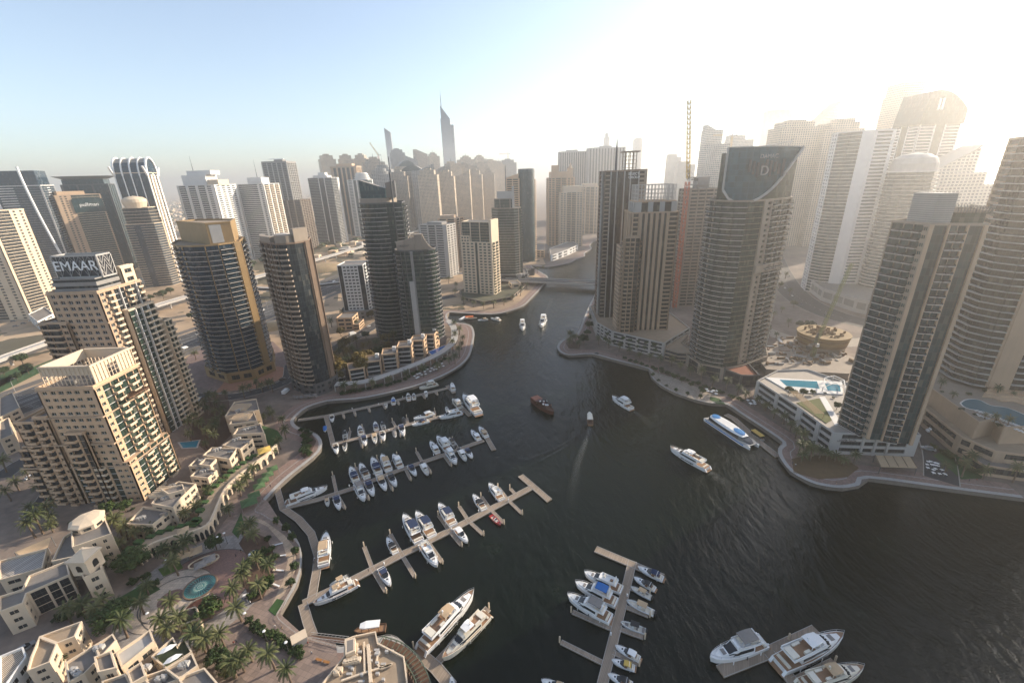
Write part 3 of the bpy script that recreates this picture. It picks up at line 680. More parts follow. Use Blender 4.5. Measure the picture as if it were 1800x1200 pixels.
# ---- lower front tower with dished roof fins
tc = (-78, 368); tp = [(-95, 366), (-93, 357), (-84, 352.5), (-74, 354)] + arc((-73, 366), 12.2, -70, 50, 6) + [(-78, 384), (-92, 380)]
T = Tower('apartment_tower', 'dark glass tower with curling roof fins and wrapped grey balconies on the point', c=tc, lod=0)
T.block(tp, 10, 86, {0: 'B2 w.3', 1: 'G1 B2 w.4 G2', 2: 'w.3 G2 P1.2 G2', 3: 'G1', **{k: 'B1' for k in range(4, 10)}, '*': 'w1 W2 w1 W2 w1'}, 3.5, M['dgrey'], M['g_green'], M['lgrey'], M['grey'], roof=M['roofsand'], dep=.6, balg=M['g_dark'])
mb = MB(); mb.prism(ccw([(-92, 361), (-84, 354), (-76, 355), (-76, 358), (-84, 358), (-90, 364)]), 86.1, lambda p: 93 + (p[0] + 92) * .25); mb.prism(ccw([(-76, 356), (-70, 357), (-70, 362), (-76, 362)]), 86.1, 99); T.part('crown', mb, M['taupe'])
mb = MB()
for k in range(12):
    t_ = k / 12.; x0 = -70 + t_ * 9; x1 = -70 + (k + 1) / 12. * 9; z_ = 87 + 12 * (1 - t_) ** 2.2
    mb.prism(ccw([(x0, 357.5 + t_ * 4), (x1 - .01, 357.5 + (k + 1) / 12. * 4), (x1 - .01, 359 + (k + 1) / 12. * 4), (x0, 359 + t_ * 4)]), 86.1, z_)
T.part('fin', mb, M['taupe']); mb = MB()
for k in range(8): mb.bar((-93 + k * .9, 362 - k * .8, 93 + k * .12), (-90 + k * .9, 368 - k * .8, 88 + k * .1), .25)
T.part('canopy', mb, M['steel'])
mb = MB(); mb.box(-82.5, -78.5, 351.5, 353.4, 10, 62); T.part('pilaster', mb, M['lgrey'])
font('TRIDENT', 2.2, M['dgrey'], upright((-84.0, 353.8, 90.5), (1, .13), (T.c[0], T.c[1], T.z)), T.root)
T.done()
# ---- low hotel block beyond
T = Tower('hotel', 'low pale hotel with a dark square window grid over a round podium', 'hotel', c=(-166, 466), lod=0)
T.block(rect(-180, -153, 454, 478), 10, 58, {0: 'O2 w.5 W1.2 w.5 W1.2 w.5 W1.2 w.5 W1.2 w.5 O2.4', 1: 'w.4 B2 w.4 B2 O1 w1', '*': 'w1 W2 w1 W2 w1'}, 3.4, M['white'], M['g_dark'], M['white'], M['white'])
T.block(arc((-166, 464), 19, 160, 380, 14), 2, 10, {'*': 'w1 W2 w1'}, 4, M['grey'], M['g_dark'])
T.done()
# ---- curved blue-topped tower in the middle of the right bank
dp = [(141, 314), (134.5, 303), (134, 294)] + [(136.5, 286.5), (141, 281), (147.5, 278.2)] + [(153, 279), (160, 281.5), (186, 296), (192, 308), (187, 326), (160, 334)]
T = Tower('apartment_tower', 'curved balcony tower with a blue glass sail crown on the right bank', c=(160, 302), lod=0)
T.block(dp, 10, 121, {1: 'B3 w.2', 2: 'w.2 B3', 0: 'B2 w.4 B2', 3: 'B2', 4: 'B2', 5: 'G2', 6: 'G2', 7: 'w1 W.9 w.6 B2.6 w.3 B2.6 w.6', 8: 'w.4 B3 w.4', '*': 'w1 W2 w1 W2 w1'}, 3.35, M['taupe'], M['g_green'], M['lgrey'], M['taupe'], roof=M['roofgrey'], dep=.8, balg=M['g_dark'])
T.block([(133, 316), (131, 300), (134, 284), (147, 275), (162, 279), (188, 294), (196, 310), (188, 330), (160, 338)], 2, 10, {'*': 'w.6 G3 w.6'}, 4, M['taupe'], M['g_dark'], roof=M['roofgrey'])
mb = MB(); mb.prism([(149, 285), (160, 287), (186, 299), (191, 308), (186, 325), (160, 332), (143, 312)], 121.1, lambda p: 150 if p[0] < 185 else 152); T.part('crown', mb, M['g_green'])
mb = MB()  # blue sail: a leaf shaped screen standing in front of the crown, bottom point left, top wide
a, b = Vector((136.5, 287)), Vector((178, 290)); n_ = 14; top, bot = [], []
def sail(sv): return 152.5 - 1.5 * sv
ptsU, ptsL = [], []
for k in range(n_ + 1):
    sv = k / n_; x = 135.5 + 43 * sv; y = 288 - 15 * math.sin(math.pi * min(1, sv * 1.25) * .62) + 9.5 * sv
    zl = 121 + (0 if sv < .32 else ((sv - .32) / .68) ** 1.5 * 30.5)
    if sv < .05: zl = 128
    elif sv < .12: zl = 123
    ptsU.append((x, y, 152.5 - 1 * sv)); ptsL.append((x, y, zl))
for k in range(n_):
    q = [ptsL[k], ptsL[k + 1], ptsU[k + 1], ptsU[k]]
    if k == n_ - 1: q[1] = (ptsU[k + 1][0], ptsU[k + 1][1], ptsU[k + 1][2] - .2)
    back = [(x + .3, y + 1.0, z) for x, y, z in q]
    mb.add(q + back, [(0, 1, 2, 3), (7, 6, 5, 4), (4, 5, 1, 0), (3, 2, 6, 7), (0, 3, 7, 4), (1, 5, 6, 2)])
T.part('sail', mb, glass('sail_glass', (.022, .070, .088), .12, 3.2, 3.4, .12, (.03, .09, .12), .0))
mb = MB()
for k in range(n_):
    mb.bar([c_ - (0, .4, 0)[i] for i, c_ in enumerate(ptsL[k])], [c_ - (0, .4, 0)[i] for i, c_ in enumerate(ptsL[k + 1])], 1.3)
    mb.bar(ptsU[k], ptsU[k + 1], .5)
mb.bar(ptsL[0], ptsU[0], .9); mb.bar((150, 279.3, 152), (181, 300, 155.5), .6); mb.bar((178, 299, 151), (183, 303, 157), .35); T.part('sail_frame', mb, M['lgrey'])
mb = MB()
for k in range(9):
    x = 143 + k * 2.5; mb.box(x, x + 1.3, 275.0, 275.6, 138 - (k % 3) * 1.3, 145 - ((k * 5) % 4) * .8)
T.part('sign_louvre', mb, M['dgrey'])
font('D', 7.5, M['lgrey'], upright((152.5, 274.6, 138.5), (1, .1), (T.c[0], T.c[1], T.z)), T.root)
font('DAMAC', 3.2, M['lgrey'], upright((154, 274.6, 146.5), (1, .1), (T.c[0], T.c[1], T.z)), T.root)
a, b = Vector((160, 281.5)), Vector((186, 296)); d = (b - a).normalized()
font('\uFED9\uFE8E\uFEE3\uFE8D\uFEA9', 5.2, M['dgrey'], upright((174.6, 288.2, 78), tuple(d), (T.c[0], T.c[1], T.z)), T.root, ext=.3)
mb = MB(); nr = Vector((d.y, -d.x)); mb.obox(a, d, nr, 0, 25, -.3, 1.2, 75.6, 80.6); T.part('sign_band', mb, M['taupe'])
T.done()
# ---- stone-pier tower with trellis crown
T = Tower('apartment_tower', 'pale brown tower of tall stone piers under an open grid crown', c=(116, 362), lod=0)
T.block(rect(97, 133, 350, 376), 14, 110, {0: 'B2.2 w.3 P1 O1 P1 O1 P1 O1 P1 O1 P1 O1 P1 B3 w.4', 3: 'w.5 O1 P.6 O1 P.6 O1 P.6 O1 w.5', '*': 'w1 W2 w1 W2 w1'}, 3.4, M['sand'], M['g_brown'], M['sand'], M['sand'], roof=M['roofgrey'], dep=.7)
T.block(rect(100, 131, 352, 373), 110, 118, {'*': 'P1 O1.4 P1 O1.4 P1 O1.4 P1'}, 8, M['sand'], M['g_brown'], M['sand'], M['lgrey'], roof=M['roofgrey'])
T.block(rect(91, 103, 345, 349.9), 14, 92, {'*': 'w.4 B2 w.4 B2 w.4 G2 w.3'}, 3.4, M['sand'], M['g_brown'], M['sand'], M['sand'])
T.block(rect(89.5, 97, 350, 366), 14, 84, {3: 'w.3 W1.6 w.5 W1.6 w.5 W1.6 w.5 W1.6 w.3', '*': 'w.4 B2 w.4'}, 3.4, M['sand'], M['g_brown'], M['lgrey'], M['lgrey'])
mb = MB()
for e0, e1 in (((101, 353), (130, 353)), ((130, 353), (130, 372)), ((130, 372), (101, 372)), ((101, 372), (101, 353))):
    a, b = Vector(e0), Vector(e1); d = (b - a); ln = d.length; d /= ln; nr = Vector((d.y, -d.x)); k_ = int(ln / 2.6)
    for k in range(k_ + 1): mb.obox(a, d, nr, k * ln / k_ - .22, k * ln / k_ + .22, -.4, 0, 118.2, 131)
    for z in (121, 124, 127, 130.5): mb.obox(a, d, nr, 0, ln, -.36, -.08, z, z + .4)
T.part('crown_trellis', mb, M['lgrey']); T.done()
# ---- dark tower with letters on top
T = Tower('apartment_tower', 'dark brown tower with thin pale fins, a roof mast and small white letters', c=(97, 400), lod=1)
T.block(rect(82.5, 111, 388, 414), 14, 141, {0: 'B2 P.35 O2 P.35 O2.4 w.3 P.35 O2 P.35 O3 P.35', 3: 'w.3 R3 P.4 O3', '*': 'w.6 R3 w.6 R3'}, 3.4, M['brown'], M['g_brown'], M['taupe'], M['lgrey'], roof=M['roofgrey'], dep=.6, slab=.4)
T.block(rect(103, 118, 390, 412), 14, 141.5, {'*': 'w1 W2 w1 W2 w1'}, 3.4, M['taupe'], M['g_brown'], M['taupe'], M['taupe'])
mb = MB()
for x in (100, 103, 106.5, 109.5):
    for y in (395, 404): mb.bar((x, y, 141.2), (x, y, 156), .6)
for z in (144, 147, 150, 153): mb.bar((100, 395, z), (109.5, 395, z), .3); mb.bar((100, 404, z), (109.5, 404, z), .3)
mb.box(98, 112, 393, 406, 156, 157); T.part('roof_frame', mb, M['taupe'])
mb = MB(); mb.tube([(92, 393, 141), (92, 393, 158), (92, 393, 166)], [1.0, .8, .3], 6); T.part('mast', mb, M['dgrey'])
font('SELECT', 2.8, M['paint'], upright((106, 387.2, 139.0), (1, 0), (T.c[0], T.c[1], T.z)), T.root); font('GROUP', 2.8, M['paint'], upright((106.4, 387.2, 136.2), (1, 0), (T.c[0], T.c[1], T.z)), T.root)
T.done()
# ---- podium under both
T = Tower('parking_podium', 'grey parking podium with pale ribs beside the palm point', 'podium', c=(110, 365), lod=1)
pp = ccw([tuple(P(1048, 590, 2).xy), tuple(P(1075, 607, 2).xy), tuple(P(1165, 630, 2).xy), (152, 350), (150, 425), (80, 425)])
T.block(pp, 2, 14, {'*': 'P.5 R3 P.5 R3 P.5 R3 P.5 R3 P.5'}, 3.0, M['lgrey'], M['g_dark'], trim=M['lgrey'], roof=M['roofsand'], slab=.42); T.done()
T = Tower('parking_podium', 'brown banded low block beside the curved blue-topped tower', 'podium', c=(131, 318), lod=1)
T.block(ccw([tuple(P(1167, 633, 2).xy), tuple(P(1190, 640, 2).xy), tuple(P(1222, 642, 2).xy), (136, 325), (150, 345), (134, 345)]), 2, 11, {'*': 'R3'}, 3, M['taupe'], M['g_dark'], roof=M['roofsand']); T.done()
T = Tower('shop_block', 'small dark panelled block with a white fin at the foot of the curved tower', 'building', c=(150, 268), lod=1)
T.block(ccw([tuple(P(1270, 668, 2).xy), tuple(P(1300, 680, 2).xy), (165, 262), (168, 285), (155, 287)]), 2, 10, {'*': 'w.3 G3 w.3'}, 4, M['dgrey'], M['g_dark'], roof=M['redpave'])
T.done()
# ---- unfinished tower with crane
T = Tower('unfinished_tower', 'half built concrete tower behind the pier tower, with bare floor slabs', c=(196, 470), lod=1)
T.block(rect(182, 214, 455, 485), 2, 122, {'*': 'P.3 R2 P.3 R2 P.3 R2 P.3 R2 P.3'}, 3.4, M['taupe'], M['g_dark'], M['taupe'], M['taupe'], roof=M['roofgrey'], slab=.45)
mb = MB(); mb.box(192, 204, 464, 476, 122.3, 134); mb.box(190, 206, 462, 478, 126, 127); plant(mb, 184, 212, 457, 483, 122.3, 8, 14); T.part('core', mb, M['grey'])
T.done()
def lattice_mast(mb, p, q, w_, step, r=.12):
    r = max(r, w_ * .085)
    p, q = Vector(p), Vector(q); d = (q - p); ln = d.length; d.normalize(); up = Vector((0, 0, 1)) if abs(d.z) < .8 else Vector((1, 0, 0))
    a = d.cross(up).normalized() * w_ / 2; b = a.cross(d).normalized() * w_ / 2
    cs = [a + b, a - b, -a - b, -a + b]
    for c_ in cs: mb.bar(p + c_, q + c_, r * 2)
    n = max(2, int(ln / step))
    for k in range(n):
        for i in range(4): mb.bar(p + d * (k * ln / n) + cs[i], p + d * ((k + 1) * ln / n) + cs[(i + 1) % 4], r * 1.3)
def crane_tower(base, h, jib, label, m1, m2, luff=0.0, rz=0.0, wd=2.0):
    r = thing('tower_crane', label, 'crane', base)
    mb = MB(); lattice_mast(mb, (0, 0, 0), (0, 0, h), wd, wd * 1.3, .16); mb.build('mast', m1, r)
    cz = Vector((math.cos(rz), math.sin(rz), 0)); mb = MB(); e = cz * (jib * math.cos(luff)) + Vector((0, 0, h + 3 + jib * math.sin(luff)))
    lattice_mast(mb, Vector((0, 0, h + 3)), e, wd * .8, wd * 1.2, .13); mb.build('jib', m2, r)
    mb = MB(); k = -cz * 9 + Vector((0, 0, h + 3)); lattice_mast(mb, Vector((0, 0, h + 2.5)), k, wd * .7, 2, .12); mb.box(k.x - 1.4, k.x + 1.4, k.y - 1.2, k.y + 1.2, k.z - 2.6, k.z); lattice_mast(mb, Vector((0, 0, h + 2)), Vector((0, 0, h + 11)), wd * .5, 2, .1); mb.build('counter_jib', M['dgrey'], r)
    mb = MB(); mb.box(.8, 2.6, -1, 1, h, h + 2.4); mb.build('cab', M['white'], r)
    mb = MB(); mb.bar((0, 0, h + 11), e, .12); mb.bar((0, 0, h + 11), k, .12); mb.build('stay', M['dgrey'], r); return r
crane_tower((177, 452, 2), 128, 68, 'tall red mast crane with a raised yellow jib beside the half built tower', M['crane'], M['craney'], rad(84), rad(190), 3.4)
# ---- right tower
rp = [(169.5, 197), (173, 182), (190, 175.2), (196, 191), (181, 202)]
T = Tower('apartment_tower', 'tall tower on the right with zigzag balconies and dark glass strips between stone pilasters', c=(182, 189), lod=0)
T.block(rp, 14, 116, {0: 'G1 B2 w.15 B2 w.15 B2 W1 w.3', 1: 'P1.1 O3.6 P.5 B2 w.2 B2 P.5 O3.6 P1', 2: 'w1 B3 w1', '*': 'w1 W2 w1 W2 w1'}, 3.25, M['taupe'], M['g_teal'], M['lgrey'], M['sand'], roof=M['roofgrey'], dep=.6, balg=M['g_dark'])
mb = MB(); mb.prism(ccw([(172.6, 193), (174.4, 183.2), (180, 181), (179, 196)]), 116.1, 128.5); T.part('crown', mb, M['grey'])
mb = MB(); q_ = [Vector((172.6, 193)), Vector((174.4, 183.2)), Vector((180, 181))]
for k in range(14):
    for a, b in zip(q_, q_[1:]): mb.bar((a.x - .15, a.y - .15, 117 + k * .85), (b.x - .15, b.y - .15, 117 + k * .85), .3, .35)
T.part('louvre', mb, M['lgrey'])
T.block([(180, 197), (180.2, 181), (189.5, 176.2), (195, 190)], 116, 121, {'*': 'O1'}, 5, M['taupe'], M['g_green'], roof=M['roofgrey'])
mb = MB(); pts = [(181, 180.2), (190, 175.5), (195.8, 190.5), (182, 200)]
for a, b in zip(pts, pts[1:]):
    for (x, y), an in scatter_along([a, b], .9): mb.box(x - .1, x + .1, y - .1, y + .1, 121, 123.2)
T.part('roof_rail', mb, M['dgrey']); T.done()
# podium with pool deck
pl = [P(1470, 757, 14).xy, P(1385, 697, 14).xy, P(1332, 668, 14).xy]
k_ = 1.0
pb = [tuple(P(1457, 797, 2).xy), tuple(P(1432, 778, 2).xy), tuple(P(1400, 752, 2).xy), tuple(P(1326, 699, 2).xy)]
fr_ = tuple(P(1606, 802, 2).xy)
podp = ccw([pb[0], fr_, (205, 196), (212, 232), (196, 262), (176, 262), pb[3], pb[2], pb[1]])
T = Tower('parking_podium', 'pale ribbed podium with a pool deck under the right tower', 'podium', c=(180, 215), lod=1)
spc = {}
Lp = podp
for i in range(len(Lp)):
    a, b = Vector(Lp[i]), Vector(Lp[(i + 1) % len(Lp)]); m_ = (a + b) / 2
    spc[i] = 'w1 R2.4 P.25 R1.2 P.25 R1.2 P.25 R2 w1.2' if m_.x > 170 and m_.y < 190 else ('P.4 R3 P.4 R3 P.4' if (a - b).length > 18 else 'P.4 R3 P.4')
T.block(podp, 2, 13.5, spc, 3.3, M['lgrey'], M['g_dark'], trim=M['lgrey'], roof=plain('pool_deck_slabs', (.40, .35, .29), .8, .12, .5), slab=.4)
def at_deck(px, z): return [tuple(P(u, v, z).xy) for u, v in px]
mb = MB(); mb.prism(ccw(at_deck([(1345, 664), (1480, 672), (1482, 694), (1390, 690)], 13.6)), 13.56, 14.1); T.part('terrace', mb, M['white'])
mb = MB(); mb.sheet(ccw(at_deck([(1370, 667), (1436, 670), (1441, 683), (1382, 678)], 14.1)), 14.14); T.part('swimming_pool', mb, M['poolw'])
mb = MB(); mb.sheet(ccw(at_deck([(1450, 674), (1476, 676), (1478, 688), (1455, 686)], 14.1)), 14.15); T.part('swimming_pool', mb, M['poolw'])
mb = MB(); mb.prism(ccw(at_deck([(1400, 708), (1440, 700), (1462, 738), (1452, 744)], 13.6)), 13.56, 13.8); T.part('roof_lawn', mb, plain('dry_turf', (.10, .11, .03), .9, .2, .5))
mb = MB(); mb.sheet(ccw(at_deck([(1440, 697), (1450, 697), (1480, 745), (1468, 748)], 13.6)), 13.62); T.part('walkway', mb, M['white'])
mb = MB(); A_ = at_deck([(1388, 688), (1402, 688), (1448, 726), (1432, 726)], 17)
for k in range(22):
    q = k / 21; x0, y0 = A_[0][0] + (A_[3][0] - A_[0][0]) * q, A_[0][1] + (A_[3][1] - A_[0][1]) * q; x1, y1 = A_[1][0] + (A_[2][0] - A_[1][0]) * q, A_[1][1] + (A_[2][1] - A_[1][1]) * q
    mb.bar((x0, y0, 17), (x1, y1, 17), .3)
for q_ in A_: mb.bar((q_[0], q_[1], 13.6), (q_[0], q_[1], 17), .25)
T.part('pergola', mb, M['tan'])
mb = MB(); F_ = at_deck([(1447, 680), (1450, 664), (1466, 660), (1484, 668), (1486, 682)], 17)
for q0, q1 in zip(F_, F_[1:]): mb.bar((*q0, 17), (*q1, 17), .35); mb.bar((*q0, 14.1), (*q0, 17), .3)
mb.bar((*F_[0], 17), (*F_[3], 17), .3); mb.bar((*F_[1], 17), (*F_[4], 17), .3); mb.bar((*F_[4], 14.1), (*F_[4], 17), .3); T.part('frame_canopy', mb, M['white'])
font('\uFEB2\uFE98\uFEF3\uFE8E\uFEEB \uFE8E\uFEE8\uFEF3\uFEAD\uFE8E\uFEE3', 1.7, M['dgrey'], upright((166.5, 184.9, 11.3), (fr_[0] - pb[0][0], fr_[1] - pb[0][1]), (T.c[0], T.c[1], T.z)), T.root, ext=.1)
T.done()
r = thing('canopy', 'cream slatted restaurant canopy at the foot of the right tower', 'canopy', (*P(1575, 812, 2).xy, 2))
mb = MB(); cq = [tuple(Vector(q) - P(1575, 812, 2).xy) for q in PX([(1538, 800), (1600, 803), (1612, 822), (1548, 820)], 6)]; mb.prism(ccw(cq), 3.9, 4.2); mb.build('roof', M['tan'], r)
[onebar('post', M['dgrey'], r, (x, y, 0), (x, y, 3.9), .25) for x, y in cq]; mb = MB(); L_ = ccw(cq)
for k in range(5): mb.bar((cq[0][0] + (cq[1][0] - cq[0][0]) * k / 4, cq[0][1] + (cq[1][1] - cq[0][1]) * k / 4, 4.3), (cq[3][0] + (cq[2][0] - cq[3][0]) * k / 4, cq[3][1] + (cq[2][1] - cq[3][1]) * k / 4, 4.3), .2)
mb.build('rib', M['brown'], r)
# ---- far right hotel tower
hp = [(268, 252), (260, 240), (256.5, 228), (260, 219)] + [(265, 215.5), (271, 210.5), (279, 208), (287, 208), (292, 210)] + [(296, 211.5), (304, 206), (314, 204), (330, 215), (330, 250), (300, 268)]
T = Tower('hotel_tower', 'tall tower at the right edge with white wrap-around balconies and a stone pilaster', 'tower', c=(292, 232), lod=0)
T.block(hp, 22, 150, {0: 'R1', 1: 'S1', 2: 'S1', 3: 'S1 w.2', 4: 'P1', 5: 'S1', 6: 'S1', 7: 'w.2 S1', 8: 'P1', 9: 'O1', 10: 'w.3 O2 w.3', 11: 'O2 w.3 B2', '*': 'w1 W2 w1'}, 3.6, M['sand'], M['g_brown'], M['lgrey'], M['sand'], dep=.8, roof=M['roofgrey'])
for z in (92, 95.5): T.ring([(265, 215.5), (271, 210.5), (279, 208), (287, 208), (304, 205.8), (316, 204), (330, 215), (330, 250), (300, 268), (268, 252), (260, 230)], z, 1.1, .9, M['lgrey'])
T.done()
T = Tower('added_shade_wing', 'unseen wing added beyond the right edge to shade the water', 'tower', c=(352, 225), lod=1); T.block(rect(331, 384, 196, 262), 2, 150, {'*': 'S1'}, 3.6, M['sand'], M['g_brown'], M['lgrey'], M['sand'], dep=.8); T.done()  # out-of-view wing, added to block the sun glint on the lower right water
# its stepped podium, pool and terraces
T = Tower('hotel_podium', 'stepped sandstone podium with a curving rooftop pool at the right edge', 'podium', c=(265, 185), lod=1)
P1 = ccw([tuple(P(1625, 690, 16).xy), tuple(P(1720, 745, 20).xy), tuple(P(1752, 738, 20).xy), tuple(P(1765, 754, 20).xy), (300, 178), (330, 190), (330, 262), (250, 262), (236, 228)])
T.block(P1, 2, 20, {'*': 'w1'}, 6, M['sand'], M['g_dark'], roof=plain('terrace_tiles', (.30, .24, .18), .85, .15, .5))
P2 = ccw([tuple(P(1622, 715, 12).xy), tuple(P(1688, 772, 11).xy), tuple(P(1708, 780, 11).xy), tuple(P(1750, 798, 11).xy), (262, 160), (330, 166), (330, 182), (268, 181), (240, 186), (236, 225)])
T.block(P2, 2, 11.5, {'*': 'w.5 R4 w.5'}, 4.6, M['sand'], M['g_dark'], roof=M['roofsand'], slab=.4)
P3 = ccw([tuple(P(1690, 797, 6).xy), tuple(P(1728, 822, 6).xy), tuple(P(1800, 832, 6).xy), (330, 150), (330, 168), (262, 165), (236, 172)])
T.block(P3, 2, 6.5, {'*': 'R4'}, 4.4, M['sand'], M['g_dark'], roof=M['roofgrey'], slab=.3)
pw = smoothline(at_deck([(1690, 708), (1700, 702), (1720, 702), (1742, 712), (1770, 716), (1800, 728), (1830, 745)], 20.3), 4) + smoothline(at_deck([(1830, 765), (1800, 750), (1770, 738), (1735, 724), (1700, 716), (1690, 708)], 20.3), 4)[:-1]
mb = MB(); mb.sheet(ccw(pw), 20.16); T.part('swimming_pool', mb, plain('hotel_pool', (.07, .17, .20), .1, .1)); rim = inset(ccw(pw), -.7); mb = MB(); mb.sheet(rim, 20.08); T.part('pool_rim', mb, M['white'])
for k, z in enumerate((20.9, 21.7, 22.5)):
    mb = MB(); mb.prism(ccw(smoothline(at_deck([(1726 + k * 6, 698 - k * 4), (1745, 700 - k * 4), (1760, 706 - k * 5), (1780, 706 - k * 5), (1800, 712 - k * 5), (1830, 720 - k * 4)], 20), 3) + at_deck([(1830, 690), (1760, 680), (1735, 684)], 20)), 20.07 + k * .02, z); T.part('terrace_step', mb, M['beige'])
mb = MB()
for k in range(26):
    q = at_deck([(1716 + (k % 13) * 7, 722 + (k % 13) * 2.6 + (k // 13) * 7)], 20)[0]; mb.box(q[0] - .9, q[0] + .9, q[1] - .4, q[1] + .4, 20.1, 20.5)
o = T.part('sun_lounger', mb, M['white']); o['kind'] = 'stuff'
T.done()
# ---- hazy group on the right
def simple(name, label, cx, cyy, blocks, wall, gl, group=None, cat='tower', roof=None, extra=None, rz=0.0, bay=3.4, fl=3.5, wu=.62, wz=.55):
    "distant tower: body, set-back blocks and roof pieces; every block (name, x0, x1, y0, y1, z0, z1) about the centre"
    key = 'facade_%s_%d%d%d' % (wall.name if hasattr(wall, 'name') else 'w%d%d%d' % tuple(int(c * 99) for c in wall), int(gl[0] * 99), int(bay * 10), int(wu * 100))
    m = facade(key, wall, gl, bay, fl, wu, wz)
    r = thing(name, label, cat, (cx, cyy, Z0), rz, group)
    for nm, x0, x1, y0, y1, z0, z1 in blocks:
        mb = MB()
        if nm in ('mast', 'spire'): mb.tube([((x0 + x1) / 2, (y0 + y1) / 2, z0), ((x0 + x1) / 2, (y0 + y1) / 2, (z0 + z1) / 2), ((x0 + x1) / 2, (y0 + y1) / 2, z1)], [(x1 - x0) / 2, (x1 - x0) / 3, .15], 5); mb.build(nm, M['dgrey'], r)
        elif nm.startswith('round_'): mb.lathe([((x1 - x0) / 2, z0), ((x1 - x0) / 2, z1 - .2), ((x1 - x0) / 2 - .6, z1)], ((x0 + x1) / 2, (y0 + y1) / 2), 20, 0, 1, (y1 - y0) / (x1 - x0)); mb.build(nm[6:], m, r)
        elif nm.startswith('slope_'): mb.prism(rect(x0, x1, y0, y1), z0, lambda p, a=x0, b=x1, h=z1 - z0: z0 + h * ((p[0] - a) / (b - a)) + .5); mb.build(nm[6:], m, r)
        elif nm.startswith('fall_'): mb.prism(rect(x0, x1, y0, y1), z0, lambda p, a=x0, b=x1, h=z1 - z0: z0 + h * (1 - (p[0] - a) / (b - a)) + .5); mb.build(nm[5:], m, r)
        elif nm.startswith('arch_'):
            n = 10; pts = [(x0 + (x1 - x0) * k / n, z0 + (z1 - z0) * math.sin(math.pi * k / n) ** .8) for k in range(n + 1)]
            for k in range(n):
                (a, za), (b, zb) = pts[k], pts[k + 1]
                mb.add([(a, y0, z0), (b, y0, z0), (b, y1, z0), (a, y1, z0), (a, y0, za + .1), (b, y0, zb + .1), (b, y1, zb + .1), (a, y1, za + .1)], [(3, 2, 1, 0), (4, 5, 6, 7), (0, 1, 5, 4), (1, 2, 6, 5), (2, 3, 7, 6), (3, 0, 4, 7)])
            mb.build(nm[5:], M['g_teal'], r)
        else:
            mb.box(x0, x1, y0, y1, z0, z1)
            if nm == 'body':
                for e in ((x0 - .2, x1 + .2, y0 - .2, y0 + .5), (x0 - .2, x1 + .2, y1 - .5, y1 + .2), (x0 - .2, x0 + .5, y0 + .5, y1 - .5), (x1 - .5, x1 + .2, y0 + .5, y1 - .5)): mb.box(e[0], e[1], e[2], e[3], z1 + .01, z1 + 1.6)
            mb.build(nm, m if nm != 'cap' else (roof or M['lgrey']), r)
    return r
T = Tower('apartment_tower', 'white banded tower with a sloping pale spine in the haze', c=(372, 500), lod=1)
T.block([(352, 505), (356, 492), (364, 486), (372, 480), (392, 478), (398, 515), (360, 525)], 2, 172, {0: 'S1', 1: 'S1', 2: 'P1.2 w.2', 3: 'w1 W5 w1', 4: 'S1', '*': 'w1 W2 w1 W2 w1'}, 3.5, M['white'], M['g_teal'], M['white'], M['white'], dep=.7); T.done()
T = Tower('apartment_tower', 'round balcony tower with a domed top in the haze', c=(410, 465), lod=1)
T.block(arc((410, 468), 21, 150, 420, 12), 14, 132, {'*': 'S1'}, 3.5, M['white'], M['g_teal'], M['white'], M['white'], dep=.8)
mb = MB(); mb.lathe([(19, 132), (19, 140), (17, 145), (11, 148.5), (.5, 150)], (410, 468), 20); T.part('dome', mb, M['lgrey']); T.done()
T = Tower('parking_podium', 'panelled podium by the curved road in the haze', 'podium', c=(385, 448), lod=1)
pq = [tuple(P(u, v, 2).xy) for u, v in ((1422, 512), (1442, 528), (1500, 548), (1560, 562))]
T.block(ccw(pq + [(470, 470), (400, 520)]), 2, 15, {'*': 'w.3 W2 w.3 W2 w.3 W2 w.3'}, 12, M['lgrey'], plain('panel_grey', (.22, .21, .19), .8), roof=M['roofgrey']); T.done()
T = Tower('office_tower', 'green glass tower with a domed screen crown and double bar emblem in the haze', c=(545, 620), lod=1)
T.block(rect(520, 572, 600, 645), 2, 185, {'*': 'w.3 R3 w.3 O2 w.3 R3 w.3'}, 3.6, M['white'], M['g_teal'], M['white'], M['white'])
mb = MB(); n = 12
for k in range(n):
    s0, s1 = k / n, (k + 1) / n; z0, z1 = [185 + 38 * (1 - (2 * s_ - .55) ** 2 * .28) if s_ > .06 else 188 for s_ in (s0, s1)]
    a, b = 518 + 56 * s0, 518 + 56 * s1
    mb.add([(a, 599, 185), (b, 599, 185), (b, 640, 185), (a, 640, 185), (a, 599, z0), (b, 599, z1), (b, 640, z1), (a, 640, z0)], [(0, 1, 5, 4), (1, 2, 6, 5), (2, 3, 7, 6), (3, 0, 4, 7), (4, 5, 6, 7)])
T.part('crown', mb, M['g_teal']); mb = MB(); mb.box(534, 536.3, 597.6, 598.6, 201, 214); mb.box(538.5, 540.8, 597.6, 598.6, 201, 214); T.part('emblem', mb, M['paint'])
mb = MB(); mb.tube([(548, 615, 220), (549, 615, 248)], [.9, .2], 5); T.part('mast', mb, M['dgrey']); T.done()
def place(u, v, D): return TP(u, v, D)
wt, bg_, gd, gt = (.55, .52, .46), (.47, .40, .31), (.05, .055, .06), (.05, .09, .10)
p_ = TP(1402, 214, 985); simple('apartment_tower', 'broad beige dense-windowed tower in the haze', p_.x, p_.y, [('body', -38, 38, -20, 20, 0, p_.z - 14), ('upper_body', -30, 20, -17, 17, p_.z - 14, p_.z - 3), ('penthouse', -18, 8, -12, 12, p_.z - 3, p_.z)], bg_, gd, bay=4, fl=3.6, wu=.5, wz=.6)
